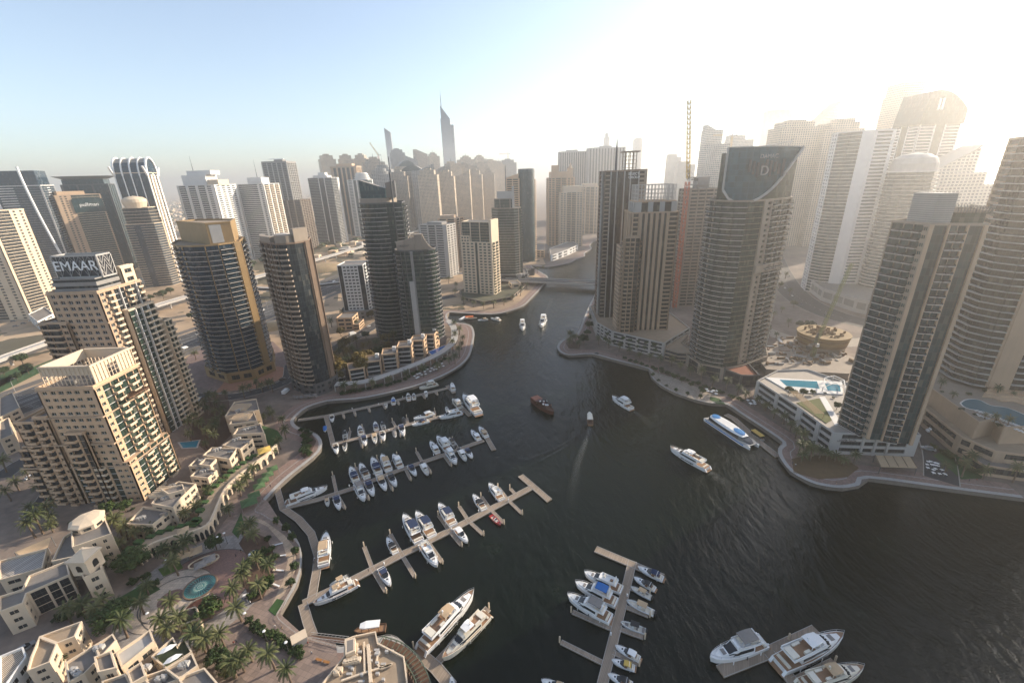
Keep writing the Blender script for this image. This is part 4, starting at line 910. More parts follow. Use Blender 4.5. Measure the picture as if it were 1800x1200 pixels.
p_ = TP(1475, 212, 1010); simple('apartment_tower', 'second beige dense-windowed tower, stepped, between the haze towers', p_.x, p_.y, [('body', -34, 34, -20, 20, 0, p_.z - 18), ('upper_body', -24, 26, -17, 17, p_.z - 18, p_.z - 6), ('penthouse', -6, 20, -12, 12, p_.z - 6, p_.z)], bg_, gd, bay=4, fl=3.6, wu=.5, wz=.6)
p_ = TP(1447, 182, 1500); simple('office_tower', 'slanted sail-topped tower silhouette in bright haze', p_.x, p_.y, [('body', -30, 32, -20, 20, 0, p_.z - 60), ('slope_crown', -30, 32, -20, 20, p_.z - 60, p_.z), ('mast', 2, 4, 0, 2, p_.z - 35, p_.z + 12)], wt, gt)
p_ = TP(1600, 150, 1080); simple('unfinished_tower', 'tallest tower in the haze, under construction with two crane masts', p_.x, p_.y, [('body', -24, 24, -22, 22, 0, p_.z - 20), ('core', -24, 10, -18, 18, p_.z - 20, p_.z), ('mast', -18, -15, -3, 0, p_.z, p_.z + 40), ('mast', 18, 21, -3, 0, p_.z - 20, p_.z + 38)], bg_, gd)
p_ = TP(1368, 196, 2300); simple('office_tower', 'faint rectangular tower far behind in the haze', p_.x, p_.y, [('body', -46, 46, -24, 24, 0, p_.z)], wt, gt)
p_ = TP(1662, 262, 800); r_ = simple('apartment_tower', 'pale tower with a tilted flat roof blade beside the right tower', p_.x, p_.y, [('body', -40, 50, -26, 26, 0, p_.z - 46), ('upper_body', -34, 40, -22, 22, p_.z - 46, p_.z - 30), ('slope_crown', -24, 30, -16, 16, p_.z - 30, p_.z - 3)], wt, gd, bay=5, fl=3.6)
mb = MB(); mb.bar((-24, 0, p_.z - 29), (34, 0, p_.z + 1), 30, 1.2); mb.build('roof_blade', M['lgrey'], r_)
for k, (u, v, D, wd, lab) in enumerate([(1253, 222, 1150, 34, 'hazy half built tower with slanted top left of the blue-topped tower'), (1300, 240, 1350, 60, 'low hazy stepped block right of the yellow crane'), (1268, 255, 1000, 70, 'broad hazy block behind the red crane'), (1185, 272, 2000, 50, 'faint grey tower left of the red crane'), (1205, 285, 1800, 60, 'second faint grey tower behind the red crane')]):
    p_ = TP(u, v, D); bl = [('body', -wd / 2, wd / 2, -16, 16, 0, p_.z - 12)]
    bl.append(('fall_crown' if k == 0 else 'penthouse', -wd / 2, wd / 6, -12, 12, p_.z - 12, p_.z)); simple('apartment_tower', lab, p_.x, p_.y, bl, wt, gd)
p_ = TP(1284, 262, 1100); crane_tower((p_.x, p_.y, 2), p_.z + 22, 40, 'hazy yellow tower crane with level jib above the broad hazy block', M['craney'], M['craney'], 0, rad(180), 2.6)
# ================================================================ left bank beyond, seen from left to right
wr, gb, gw = (.60, .55, .48), (.03, .07, .10), (.035, .045, .055)
def spec_tower(label, u, v, D, wd, dp_, specs, wall, gl, bal=None, trim=None, rz=0.0, fh=3.4, name='apartment_tower', cut=0.0, **kw):
    "slab tower whose roof is seen at a pixel, with real window reliefs"
    p = TP(u, v, D); T = Tower(name, label, c=(p.x, p.y), lod=1)
    c_, s_ = math.cos(rz), math.sin(rz); q = [(p.x + x * c_ - y * s_, p.y + x * s_ + y * c_) for x, y in ((-wd / 2, -dp_ / 2), (wd / 2, -dp_ / 2), (wd / 2, dp_ / 2), (-wd / 2, dp_ / 2))]
    T.block(q, 2, p.z - cut, specs, fh, wall, gl, bal or wall, trim or wall, dep=.6, **kw); T.p = p; T.q = q; T.top = p.z - cut
    T.f = lambda x, y: (p.x + x * c_ - y * s_, p.y + x * s_ + y * c_)
    return T
def topbox(T, name, x0, x1, y0, y1, z0, z1, mat, slope=None):
    q = [T.f(x0, y0), T.f(x1, y0), T.f(x1, y1), T.f(x0, y1)]; mb = MB()
    zs = lambda pt: T.top + z1 if slope is None else T.top + z1 + slope * (1 if pt in (q[1], q[2]) else 0)
    mb.prism(q, T.top + z0, zs); return T.part(name, mb, mat)
def mast(T, x, y, z0, h, r=.6):
    a = T.f(x, y); mb = MB(); mb.tube([(a[0], a[1], T.top + z0), (a[0], a[1], T.top + z0 + h * .5), (a[0], a[1], T.top + z0 + h)], [r, r * .6, .12], 5); T.part('mast', mb, M['dgrey'])
# white-ribbed and beige towers at the left edge
T = spec_tower('beige striped tower cut by the left edge, with a dotted pale pilaster', -40, 372, 775, 62, 40, {'*': 'w1 S6 w1 W.8 w1.4 W.8 w1'}, M['cream'], M['g_dark'], M['cream'], M['cream'], rz=.0); T.done()
T = spec_tower('glass tower with two sweeping white curved ribs at the left edge', 10, 300, 1000, 78, 45, {'*': 'w.3 G5 R3 G5 w.3'}, M['white'], M['g_blue'], M['lgrey'], M['white'], rz=.45, cut=22)
topbox(T, 'crown', -30, 36, -18, 18, 0, 21, M['g_blue'])
mb = MB()
for k0, off in ((0, -14), (1, 22)):
    pts = []
    for k in range(13):
        q = k / 12; a = T.f(off + 20 * (1 - q) ** 1.7 + (0 if k0 == 0 else 0), -24.5 - 6 * (1 - q) ** 2); pts.append((a[0], a[1], 2 + (T.top + (18 if k0 == 0 else 24)) * q))
    for a, b in zip(pts, pts[1:]): mb.bar(a, b, 2.4, 2.0)
T.part('rib', mb, M['paint']); T.done()
T = spec_tower('dark purple-brown apartment slab left of the orange-trimmed hotel', 88, 352, 1035, 46, 30, {'*': 'w.6 S2 w.6 S2 w.6 S2 w.6'}, M['brown'], M['g_dark'], M['grey'], M['brown'], rz=.6); T.done()
T = spec_tower('hotel tower with white floor bands, an orange stone column and a teal sign panel', 128, 336, 1000, 54, 40, {0: 'w1.4 W.7 w.7 W.7 w1.4 S9 w.4', 1: 'S3 w.3 G3', '*': 'w1 W2 w1 W2 w1'}, M['sand'], M['g_teal'], M['cream'], M['beige'], rz=.95, name='hotel_tower', cut=6)
topbox(T, 'sign_panel', -10, 27, -21.5, -20.4, -26, -6, M['g_teal']); topbox(T, 'penthouse', -22, 10, -14, 14, .1, 6, M['beige'])
a = T.f(9, -21.7); font('pullman', 7.5, M['paint'], upright((a[0], a[1], T.top - 14.5), (T.q[1][0] - T.q[0][0], T.q[1][1] - T.q[0][1]), (T.c[0], T.c[1], T.z)), T.root); T.done()
T = spec_tower('teal glass office tower with a wide overhanging flat roof', 150, 310, 1090, 62, 44, {'*': 'w.15 O1 w.15 O1 w.15 O1 w.15'}, M['dgrey'], M['g_teal'], rz=.5, name='office_tower', cut=14)
topbox(T, 'crown', -28, 26, -20, 20, .02, 9, M['g_teal']); mb = MB(); o_ = [T.f(x, y) for x, y in ((-26, -18), (24, -18), (24, 18), (-26, 18))]; t_ = [T.f(x, y) for x, y in ((-38, -26), (36, -26), (36, 26), (-38, 26))]
mb.add([(*q, T.top + 9.1) for q in o_] + [(*q, T.top + 14) for q in t_], [(3, 2, 1, 0), (4, 5, 6, 7), (0, 1, 5, 4), (1, 2, 6, 5), (2, 3, 7, 6), (3, 0, 4, 7)]); T.part('roof_overhang', mb, M['grey']); T.done()
# arched crown tower
T = spec_tower('blue glass tower with white arched hoops over its crown and a cream drum in front', 238, 300, 862, 40, 34, {0: 'O1', 1: 'w.5 S2 w1 S2 w.3', '*': 'w1 W2 w1 W2 w1'}, M['cream'], M['g_blue'], M['cream'], M['white'], rz=.3, cut=4)
def arcpt(x, k, n=12, r=17, h=23): t_ = math.pi * k / n; a = T.f(x, -r * math.cos(t_)); return (a[0], a[1], T.top - 3 + h * math.sin(t_) ** .85)
mb = MB()
for k in range(12):
    A = [arcpt(-19, k), arcpt(19, k), arcpt(19, k + 1), arcpt(-19, k + 1)]; mb.add(A, [(0, 1, 2, 3)])
    for x in (-19, 19): q0, q1 = arcpt(x, k), arcpt(x, k + 1); mb.add([(q0[0], q0[1], T.top), (q1[0], q1[1], T.top), q1, q0], [(0, 1, 2, 3)])
T.part('vault', mb, M['g_blue']); mb = MB()
for x in (-19.5, -10, 0, 10, 19.5):
    for k in range(12): mb.bar(arcpt(x, k, 12, 17.5, 24), arcpt(x, k + 1, 12, 17.5, 24), 1.5 if abs(x) < 19 else 2.2)
    a = T.f(x, -17.6); mb.bar((*a, T.top - 60), (*a, T.top - 2), 1.0)
for k0, k1 in ((-17.6, -27), (17.6, 27)):
    for x in (-19.5, 19.5): q0, q1 = T.f(x, k0), T.f(x, k1); mb.bar((*q0, T.top - 4), (*q1, T.top + 9), 2.0)
T.part('hoop', mb, M['paint'])
for k in range(3):
    mb = MB(); pts = []
    for q in range(11): a = T.f(20.3, -10 + k * 10 + (1 - q / 10) * (k - 1) * 4 + 0 * q); pts.append((*a, 2 + (T.top - 4) * q / 10))
    [mb.bar(a, b, 2.2) for a, b in zip(pts, pts[1:])]; T.part('rib', mb, M['paint'])
zb = T.top - 46; q = [T.f(x, y) for x, y in ((-20, -33), (15, -33), (20, -17.2), (-20, -17.2))]
T.block(q, 2, zb - 22, {0: 'S2.4 O2 S4', 1: 'S1', 3: 'S1', '*': 'w1'}, 3.5, M['cream'], M['g_blue'], M['cream'], M['white'], dep=.6)
T.block([T.f(x, y) for x, y in ((-18, -32), (13, -32), (18, -17.3), (-18, -17.3))], zb - 22, zb, {'*': 'S1'}, 4.4, M['cream'], M['g_dark'], M['cream'], M['white'], dep=.6)
a = T.f(-3, -25); mb = MB(); mb.lathe([(12, zb + .03), (14.5, zb + 8), (14, zb + 12), (10, zb + 14.5), (.5, zb + 16.5)], a, 24); T.part('drum', mb, M['cream']); T.done()
# white stepped tower with mast
T = spec_tower('white stepped apartment tower with a mast, behind the golden crown', 358, 300, 958, 62, 64, {0: 'w.5 B2 w.8 B2 w.8 B2 w.6 W1.2 w1', 1: 'w.6 W1 w.6 W1 w.6 W1 w.6 W1 w.6', '*': 'w1 W2 w1 W2 w1'}, M['white'], M['g_dark'], M['white'], M['white'], cut=24)
topbox(T, 'upper_body', -30, 10, -16, 16, .02, 17, M['white']); topbox(T, 'penthouse', -22, 18, -12, 14, 17.1, 24, M['white']); topbox(T, 'penthouse', 14, 32, -20, 10, .02, 9, M['cream']); mast(T, -18, 0, 24, 24); T.done()
T = spec_tower('slim tower with a sunlit white flank and a thin mast, left of the dark slab', 452, 312, 990, 48, 60, {0: 'w.4 R6 w.6 W.8 w.6', 1: 'w.5 B2 w.5 B2 w.5 B2 w.5', '*': 'w1 W2 w1 W2 w1'}, M['white'], M['g_dark'], M['cream'], M['cream'], cut=12)
topbox(T, 'penthouse', -12, 14, -14, 14, .02, 12, M['white']); mast(T, 0, 0, 12, 30); T.done()
T = spec_tower('dark grid office slab with a white bar on its roof', 490, 285, 1110, 52, 44, {'*': 'P.2 R1 P.2 R1 P.2 R1 P.2 R1 P.2 R1 P.2'}, M['grey'], M['g_dark'], trim=M['lgrey'], name='office_tower', slab=.4, cut=3)
topbox(T, 'cap', -26, 26, -22, 22, .02, 4, M['grey']); topbox(T, 'roof_bar', -8, 22, -24, -21, 7, 8.5, M['paint']); topbox(T, 'penthouse', -6, 12, -8, 8, 4.1, 8, M['grey']); T.done()
T = spec_tower('unfinished brown concrete frame below the dark grid slab', 514, 352, 1085, 56, 48, {'*': 'P.3 R1.6 P.3 R1.6 P.3 R1.6 P.3 R1.6 P.3'}, M['brown'], M['g_dark'], trim=M['taupe'], name='unfinished_tower', slab=.3); T.done()
T = spec_tower('white balcony tower with dark diamond stripe and open lattice side', 567, 305, 1160, 54, 48, {0: 'S3 w.25 O1.4 w.25 S2', 1: 'S3 w1', '*': 'S4'}, M['white'], M['g_dark'], M['white'], M['white'], cut=10)
topbox(T, 'penthouse', -18, 14, -14, 14, .02, 6, M['white']); topbox(T, 'penthouse', -8, 8, -8, 8, 6.1, 12, M['white']); T.done()
T = spec_tower('beige tower with long vertical window strips behind the white balcony tower', 607, 288, 1290, 66, 40, {'*': 'w.8 O.8 w.5 O.8 w.5 O.8 w.5 O.8 w.5 O.8 w.8'}, M['beige'], M['g_dark'], cut=10)
topbox(T, 'cap', -34, 34, -21, 21, .02, 4, M['sand']); topbox(T, 'penthouse', -20, 20, -12, 12, 4.1, 10, M['beige']); T.done()
T = spec_tower('white tower with a round ringed top beside the beige striped tower', 632, 312, 1200, 50, 44, {0: 'w.4 W1 w.4 O.8 w.4 S3', '*': 'S3 w.5'}, M['white'], M['g_teal'], M['white'], M['white'], cut=6)
a = T.f(6, 0)
for k in range(4): mb = MB(); mb.lathe([(20 - k * 1.5, T.top + .03 + k * 4.2), (20 - k * 1.5, T.top + 2.4 + k * 4.2), (17 - k * 1.5, T.top + 2.5 + k * 4.2), (17 - k * 1.5, T.top + 4.2 + k * 4.2)], a, 22); T.part('crown_ring', mb, M['white'])
T.done()
# nearer mid bank towers
T = spec_tower('grey apartment slab with banded balconies behind the dish-roofed tower', 768, 392, 672, 46, 30, {0: 'w.6 R2 w.4 B2 w.4 R2 w1.2', 1: 'w.4 W1 w.6 W1 w.6 W1 w.4', '*': 'w1 W2 w1'}, M['lgrey'], M['g_dark'], M['lgrey'], M['white'], rz=-.35, cut=2, slab=.45); topbox(T, 'penthouse', -12, 12, -8, 8, .02, 4, M['grey']); T.done()
T = spec_tower('beige slab with a stepped roof behind the grey apartment slab', 792, 378, 735, 32, 30, {'*': 'w.5 B2 w.5 B2 w.5'}, M['beige'], M['g_dark'], M['beige'], M['sand'], rz=-.35, cut=5); topbox(T, 'penthouse', -14, 4, -10, 10, .02, 5, M['sand']); T.done()
T = Tower('apartment_tower', 'cream grid tower with a green glass top near the bridge', c=(-34, 540), lod=1)
bgp = [(-58, 533), (-20, 516), (-12, 536), (-50, 556)]
T.block(bgp, 6, 68, {0: 'w.6 W1 w.6 W1 w.6 W1 w.6 O.9 w.6 W1 w.6 W1 w.6 W1 w.6', 1: 'w.4 B2 w.4 B2 w.4', '*': 'w1 W2 w1 W2 w1'}, 3.4, M['cream'], M['g_green'], M['cream'], M['cream'])
def lp(a, b): return [(bgp[0][0] * (1 - a) + bgp[1][0] * a, bgp[0][1] * (1 - a) + bgp[1][1] * a), (bgp[0][0] * (1 - b) + bgp[1][0] * b, bgp[0][1] * (1 - b) + bgp[1][1] * b), (bgp[3][0] * (1 - b) + bgp[2][0] * b, bgp[3][1] * (1 - b) + bgp[2][1] * b), (bgp[3][0] * (1 - a) + bgp[2][0] * a, bgp[3][1] * (1 - a) + bgp[2][1] * a)]
T.block(inset(ccw(lp(.03, .93)), .8), 68, 91, {0: 'G1 w.1 G1 w.1 G1', '*': 'G2 w.4'}, 3.4, M['cream'], M['g_green']); T.block(lp(.0, .30), 68.02, 75, {'*': 'w.5 W1 w.5 W1 w.5 W1 w.5'}, 3.4, M['cream'], M['g_green'])
T.block(lp(.93, 1.0), 68, 93, {'*': 'w1'}, 3.4, M['cream'], M['g_green']); T.done()
T = Tower('shop_podium', 'low terraced podium with garden around the cream grid tower', 'podium', c=(-25, 540), lod=1)
T.block(ccw([(-64, 540), tuple(P(812, 528, 2).xy), tuple(P(850, 537, 2).xy), tuple(P(900, 528, 2).xy), tuple(P(925, 507, 2).xy), (0, 570), (-50, 566)]), 2, 6, {'*': 'P.3 R2 P.3 R2 P.3 R2 P.3'}, 4, M['taupe'], M['g_dark'], roof=plain('roof_garden', (.10, .095, .055), .9, .35, .3)); 
T.block([(2, 545), (14, 548), (10, 566), (-2, 562)], 6, 11, {'*': 'w1 W2 w1'}, 4, M['cream'], M['g_dark']); T.done()
T = Tower('apartment_tower', 'stepped green glass tower with a pale crown panel near the bridge', c=(-4, 625), lod=1)
gsp = [(-22, 616), (-14, 607), (8, 603), (18, 612), (16, 636), (-16, 640)]
T.block(gsp, 12, 100, {0: 'S1', 1: 'S1', 2: 'S2 w.2 G1', 3: 'B2 w.3', '*': 'S3 w.4'}, 3.5, M['taupe'], M['g_green'], M['grey'], M['taupe'])
T.block([(-18, 614), (-10, 609), (4, 608), (10, 614), (8, 632), (-14, 634)], 100, 112, {'*': 'G2 w.2'}, 4, M['taupe'], M['g_green'])
mb = MB(); mb.prism([(-14, 611.5), (6, 608.8), (7, 612), (-13, 614)], 112.1, 122); mb.prism([(6.1, 608.5), (9, 609.5), (9, 616), (6.1, 614)], 100, 128); T.part('crown', mb, M['lgrey'])
T.block([(-26, 612), (-12, 600), (16, 596), (26, 604), (24, 640), (-24, 644)], 2, 12, {'*': 'G2 w.4'}, 5, M['grey'], M['g_dark']); T.done()
T = Tower('apartment_tower', 'tower of beige balconies joined to a round dark glass cylinder with a dished top', c=(22, 770), lod=1)
T.block([(-2, 758), (20, 752), (26, 775), (4, 784)], 2, 136, {'*': 'w.4 R1.5 w.3 R1.5 w.4'}, 3.4, M['beige'], M['g_brown'], slab=.45)
T.block([(40, 756), (48, 770), (44, 786), (28, 786)], 2, 134, {'*': 'B2 w.3 B2'}, 3.4, M['beige'], M['g_brown'], M['beige'])
mb = MB(); mb.lathe([(13.5, 2), (13.5, 148), (13.2, 151), (12, 151), (11.5, 146)], (32, 762), 28); T.part('cylinder', mb, M['g_teal'], smooth=False)
mb = MB(); mb.tube([(-2, 752, 100), (-2, 752, 152), (-2, 752, 158)], [.7, .7, .2], 5); T.part('mast', mb, M['dgrey'])
mb = MB(); mb.prism([(-2, 757), (19, 751.5), (19, 753.5), (-2, 759)], 136.1, lambda p: 138 + (p[0] + 2) * .3); T.part('crown', mb, M['beige']); T.done()
T = Tower('shop_block', 'black glass curved shop block with roof parasols beside the bridge', 'building', c=(15, 600), lod=1)
T.block(ccw([tuple(P(878, 494, 2).xy), tuple(P(920, 488, 2).xy), tuple(P(934, 484, 2).xy), (38, 640), (-10, 650)]), 2, 11, {'*': 'O1'}, 9, M['dgrey'], M['g_dark'], roof=M['lgrey']); T.done()
# stepped beige pair in the channel bend
p_ = TP(992, 296, 940)
for lab, u, v, D, wd, col in (('beige stepped apartment tower with turrets at the channel bend', 985, 300, 950, 54, M['beige']), ('pale lower wing tower in front of the turreted one at the channel bend', 1003, 325, 925, 46, M['cream']), ('plain beige tower behind the channel bend pair', 1036, 318, 1130, 50, M['cream'])):
    T = spec_tower(lab, u, v, D, wd, 34, {0: 'w.5 W1 w.4 W1 w.6 B2 w.4 B2 w.6 W1 w.4 W1 w.5', '*': 'w.5 B2 w.5 W1 w.5 W1 w.5'}, col, M['g_brown'], col, col, cut=14)
    if u == 985:
        topbox(T, 'upper_body', -22, 24, -14, 14, .02, 12, col); topbox(T, 'turret', -18, -4, -12, 4, 12.1, 24, col); topbox(T, 'turret', 14, 24, -12, 0, 12.1, 18, col)
        a = T.f(19, -6); mb = MB(); mb.lathe([(4, T.top + 18.1), (3, T.top + 22), (.3, T.top + 28)], a, 8); T.part('turret_roof', mb, M['sand'])
    elif u == 1003: topbox(T, 'penthouse', -16, 20, -12, 12, .02, 12, col)
    else: topbox(T, 'penthouse', -16, 18, -12, 12, .02, 8, col)
    T.done()
T = Tower('restaurant_block', 'low white curved waterfront restaurant at the channel bend', 'building', c=(110, 840), lod=1)
T.block(ccw([tuple(P(u, v, 2).xy) for u, v in ((968, 460), (1000, 448), (1016, 440), (1004, 432), (966, 447))]), 2, 12, {'*': 'w.5 W1 w.5 W1 w.5 W1 w.5'}, 4, M['white'], M['g_dark']); T.done()
T = Tower('restaurant_block', 'low cream block left of the white waterfront restaurant', 'building', c=(70, 830), lod=1)
T.block(ccw([tuple(P(u, v, 2).xy) for u, v in ((935, 452), (958, 453), (958, 440), (936, 438))]), 2, 14, {'*': 'w.5 W1 w.5 W1 w.5 W1 w.5'}, 4, M['cream'], M['g_dark']); T.done()
# big slabs behind
for lab, u, v, D, wd in (('wide ribbed slab tower left of the larger one on the skyline', 1006, 265, 1500, 86), ('largest wide ribbed slab tower on the central skyline', 1065, 258, 1480, 112)):
    T = spec_tower(lab, u, v, D, wd, 40, {'*': 'w.5 O.5 ' * 12 + 'w.5'}, M['lgrey'], M['g_brown'], cut=6, fh=3.6); topbox(T, 'penthouse', -20, 16, -10, 10, .02, 8, M['lgrey']); topbox(T, 'cap', -wd / 2, wd / 2, -20, 20, .03, 3.5, M['lgrey']); T.done()
# skyline silhouettes
sky_ = [('slender rounded tower with turret behind the ribbed slabs', 1067, 235, 2600, 34, 'turret'), ('plain rounded slab tower right of the ribbed slabs', 1122, 243, 2500, 50, 'box'),
 ('very tall blade tower with a curved face and long spire', 786, 208, 2900, 74, 'almas'), ('thin blue blade tower on the left skyline', 681, 226, 3000, 40, 'blade')]
for lab, u, v, D, wd, kd in sky_:
    p_ = TP(u, v, D); h = p_.z; hw_ = wd / 2
    if kd == 'turret': bl = [('round_body', -hw_, hw_, -hw_, hw_, 0, h - 20), ('round_turret', -hw_ * .6, hw_ * .6, -hw_ * .6, hw_ * .6, h - 20, h)]
    elif kd == 'box': bl = [('round_body', -hw_, hw_, -20, 20, 0, h - 8), ('penthouse', -hw_ * .6, hw_ * .6, -12, 12, h - 8, h)]
    elif kd == 'almas': bl = [('body', -hw_, hw_ * .5, -30, 30, 0, h - 8), ('fall_crown', -hw_ * .9, hw_ * .5, -25, 25, h - 8, h + 62), ('wing', hw_ * .5 + .1, hw_, -26, 26, 0, h - 40), ('spire', -hw_ * .9, -hw_ * .9 + 6, -3, 3, h + 40, h + 150)]
    else: bl = [('body', -hw_ * .9, hw_ * .9, -12, 12, 0, h - 25), ('fall_crown', -hw_ * .9, hw_ * .9, -12, 12, h - 25, h)]
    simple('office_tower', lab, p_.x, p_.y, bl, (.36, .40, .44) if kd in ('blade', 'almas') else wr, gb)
far_ = [(573, 272, 1700, 50, 'b', 0), (607, 272, 1750, 52, 'b', 0), (634, 271, 1800, 44, 'b', 0), (655, 276, 1500, 60, 'p', 1), (672, 290, 1420, 56, 'd', 2), (668, 296, 1300, 50, 'd', 2), (697, 262, 2000, 60, 'b', 2), (712, 284, 1500, 58, 'a', 1), (725, 292, 1380, 66, 'a', 1),
 (738, 264, 1900, 46, 'c', 1), (742, 290, 1320, 60, 'f', 2), (760, 268, 2000, 46, 'p', 0), (752, 297, 1250, 50, 'b', 0), (772, 290, 1420, 60, 'f', 1), (792, 284, 1500, 56, 'p', 0), (806, 288, 1540, 52, 'b', 0), (818, 274, 1900, 60, 'p', 0), (826, 287, 1600, 56, 'c', 1), (842, 273, 2000, 52, 'p', 0), (846, 285, 1680, 54, 'b', 0), (862, 281, 1850, 58, 'b', 0), (876, 283, 1950, 50, 'p', 0), (893, 280, 2100, 74, 'b', 2), (700, 300, 1350, 52, 'b', 1), (784, 300, 1330, 44, 'b', 0), (688, 296, 1750, 46, 'p', 0), (812, 300, 1400, 46, 'f', 0), (858, 296, 1560, 40, 'p', 0), (834, 298, 1480, 46, 'b', 0), (722, 275, 1850, 44, 'c', 2)]
kd_ = {'b': 'flat roof', 'p': 'small penthouse', 'd': 'domed ring', 'a': 'pointed arch', 'c': 'curved cut top', 'f': 'leaning fin top'}
cols = [(.58, .47, .34), (.46, .38, .29), (.38, .37, .35)]; cn = ['sandy', 'tan', 'grey']
far_.sort(key=lambda e: e[0]); cnt = {}
for u, v, D, wd, kd, ci in far_:
    p_ = TP(u, v, D); h = p_.z; hw_ = wd / 2; k = (kd, ci); cnt[k] = cnt.get(k, 0) + 1
    bl = [('body', -hw_, hw_, -18, 18, 0, h - 18)]
    if kd == 'b': bl += [('upper_body', -hw_ * .8, hw_ * .7, -15, 15, h - 18, h - 5), ('penthouse', -hw_ * .4, hw_ * .3, -8, 8, h - 5, h)]
    elif kd == 'p': bl += [('upper_body', -hw_ * .6, hw_ * .6, -13, 13, h - 18, h - 8), ('penthouse', -hw_ * .35, hw_ * .35, -8, 8, h - 8, h - 2), ('mast', -1, 1, -1, 1, h - 2, h + 8)]
    elif kd == 'd': bl += [('round_crown', -hw_ * .8, hw_ * .8, -14, 14, h - 18, h - 9), ('round_crown', -hw_ * .6, hw_ * .6, -11, 11, h - 9, h - 2), ('mast', -1, 1, -1, 1, h - 2, h + 22)]
    elif kd == 'a': bl += [('arch_crown', -hw_, hw_, -16, 16, h - 18, h)]
    elif kd == 'c': bl += [('fall_crown', -hw_, hw_, -16, 16, h - 18, h)]
    else: bl += [('slope_crown', -hw_ * .5, hw_, -14, 14, h - 18, h)]
    od = ['first', 'second', 'third', 'fourth', 'fifth', 'sixth', 'seventh', 'eighth', 'ninth', 'tenth', 'eleventh', 'twelfth'][cnt[k] - 1]
    simple('apartment_tower', '%s skyline tower with a %s, %s of that look from the left' % (cn[ci], kd_[kd], od), p_.x, p_.y, bl, cols[ci], gw, 'hazy skyline towers', rz=(0, .55, .3)[sum(cnt.values()) % 3], bay=3.6 + ci * .6, wu=.55 + .1 * ci)
p_ = TP(893, 280, 2150); crane_tower((p_.x, p_.y, 2), p_.z + 18, 40, 'tiny crane pair on the hazy skyline', M['crane'], M['crane'], 0, rad(180), 4)
p_ = TP(665, 275, 1900); crane_tower((p_.x, p_.y, 2), p_.z, 50, 'tiny luffing crane behind the skyline towers', M['crane'], M['craney'], rad(60), rad(200), 4)
# the low suburb beyond the highway: thousands of roofs and groves that read as one mass
r = random.Random(11); mb = MB(); mt = MB()
for k in range(5200):
    D = 900 + 5200 * r.random() ** 1.1; az = rad(r.uniform(-58, -6)); x, y = D * math.sin(az), D * math.cos(az)
    if y < 560 - .35 * x and D < 1200: continue
    if r.random() < .55: a, b, h = r.uniform(5, 13), r.uniform(5, 12), r.uniform(4, 9); mb.box(x - a, x + a, y - b, y + b, Z0, Z0 + h, r.choice((0, 0, 1, 2)))
    else:
        a = r.uniform(4, 11); mt.lathe([(a * .7, Z0), (a, Z0 + a * .35), (a * .7, Z0 + a * .75), (a * .2, Z0 + a * .95)], (x, y), 7, 0, 1, r.uniform(.7, 1.3))
tag(mb.build('distant_houses', [M['cream'], M['beige'], M['lgrey']]), 'low pale houses of the suburb beyond the highway', 'houses', kind='stuff')
tag(mt.build('distant_trees', M['leaf']), 'dark groves between the suburb houses', 'trees', kind='stuff')
mb = MB(); mb.sheet(ccw(PX([(425, 447), (440, 440), (455, 446), (452, 456), (430, 457)], Z0)), Z0 + .05); mb.sheet(ccw(PX([(232, 492), (262, 485), (272, 492), (240, 500)], Z0)), Z0 + .05); tag(mb.build('lake', plain('lake_water', (.10, .11, .115), .08, .1, .05)), kind='structure')
# metro viaduct
vd = smoothline([tuple(P(u, v, 11).xy) for u, v in [(-160, 690), (0, 630), (120, 588), (290, 532), (460, 484), (640, 432), (780, 392), (840, 372)]], 5)
r_ = thing('metro_viaduct', 'pale concrete metro viaduct on piers beside the highway', 'viaduct', (vd[5][0], vd[5][1], Z0))
loc = [(x - vd[5][0], y - vd[5][1]) for x, y in vd]; mb = MB()
L_, R_ = ribbon(loc, 9)
for i in range(len(loc) - 1):
    q = ccw([L_[i], L_[i + 1], R_[i + 1], R_[i]]); mb.prism(q, 7.2, 9, bottom=True)
    for A in (L_, R_): mb.bar((*A[i], 9.5), (*A[i + 1], 9.5), .4, 1.0)
mb.build('deck', M['lgrey'], r_)
for (x, y), a in scatter_along(loc, 34):
    mb = MB(); mb.tube([(x, y, 0), (x, y, 4.5), (x, y, 7.2)], [1.1, 1.1, 3.0], 8); mb.build('pier', M['lgrey'], r_)
# metro station shells and footbridge
for lab, u, v, z, sx, sy, rz in (('ribbed golden metro station shell by the highway left of the hotel', 572, 476, 6, 34, 14, rad(38)), ('small tan station shell below the brown tower', 478, 578, 4, 20, 8, rad(30))):
    p_ = P(u, v, 2); r_ = thing('station_shell', lab, 'metro station', (p_.x, p_.y, Z0), rz); mb = MB(); n, m_ = 16, 8; o = 0
    for i in range(n + 1):
        a = i / n; w_ = math.sin(math.pi * min(1, .12 + a * .8)) ** .6
        for j in range(m_ + 1):
            t_ = math.pi * j / m_; mb.v.append((sx * (a - .5) * 2, -sy * w_ * math.cos(t_), (sy * .95) * w_ * math.sin(t_)))
    for i in range(n):
        for j in range(m_): k = i * (m_ + 1) + j; mb.f.append((k, k + m_ + 1, k + m_ + 2, k + 1)); mb.m.append(0)
    mb.build('shell', plain('station_gold', (.36, .26, .14), .45, .2, .3), r_, True)
    mb = MB(); mb.box(-sx * .9, sx * .9, -sy * .5, sy * .5, 0, sy * .35); mb.build('hall', M['g_dark'], r_)
fb = [P(435, 508, 8), P(500, 512, 8), P(610, 498, 8), P(610, 520, 8)]
r_ = thing('footbridge', 'enclosed grey footbridge crossing the highway to the station', 'footbridge', (fb[1].x, fb[1].y, Z0)); mb = MB(); mb2 = MB()
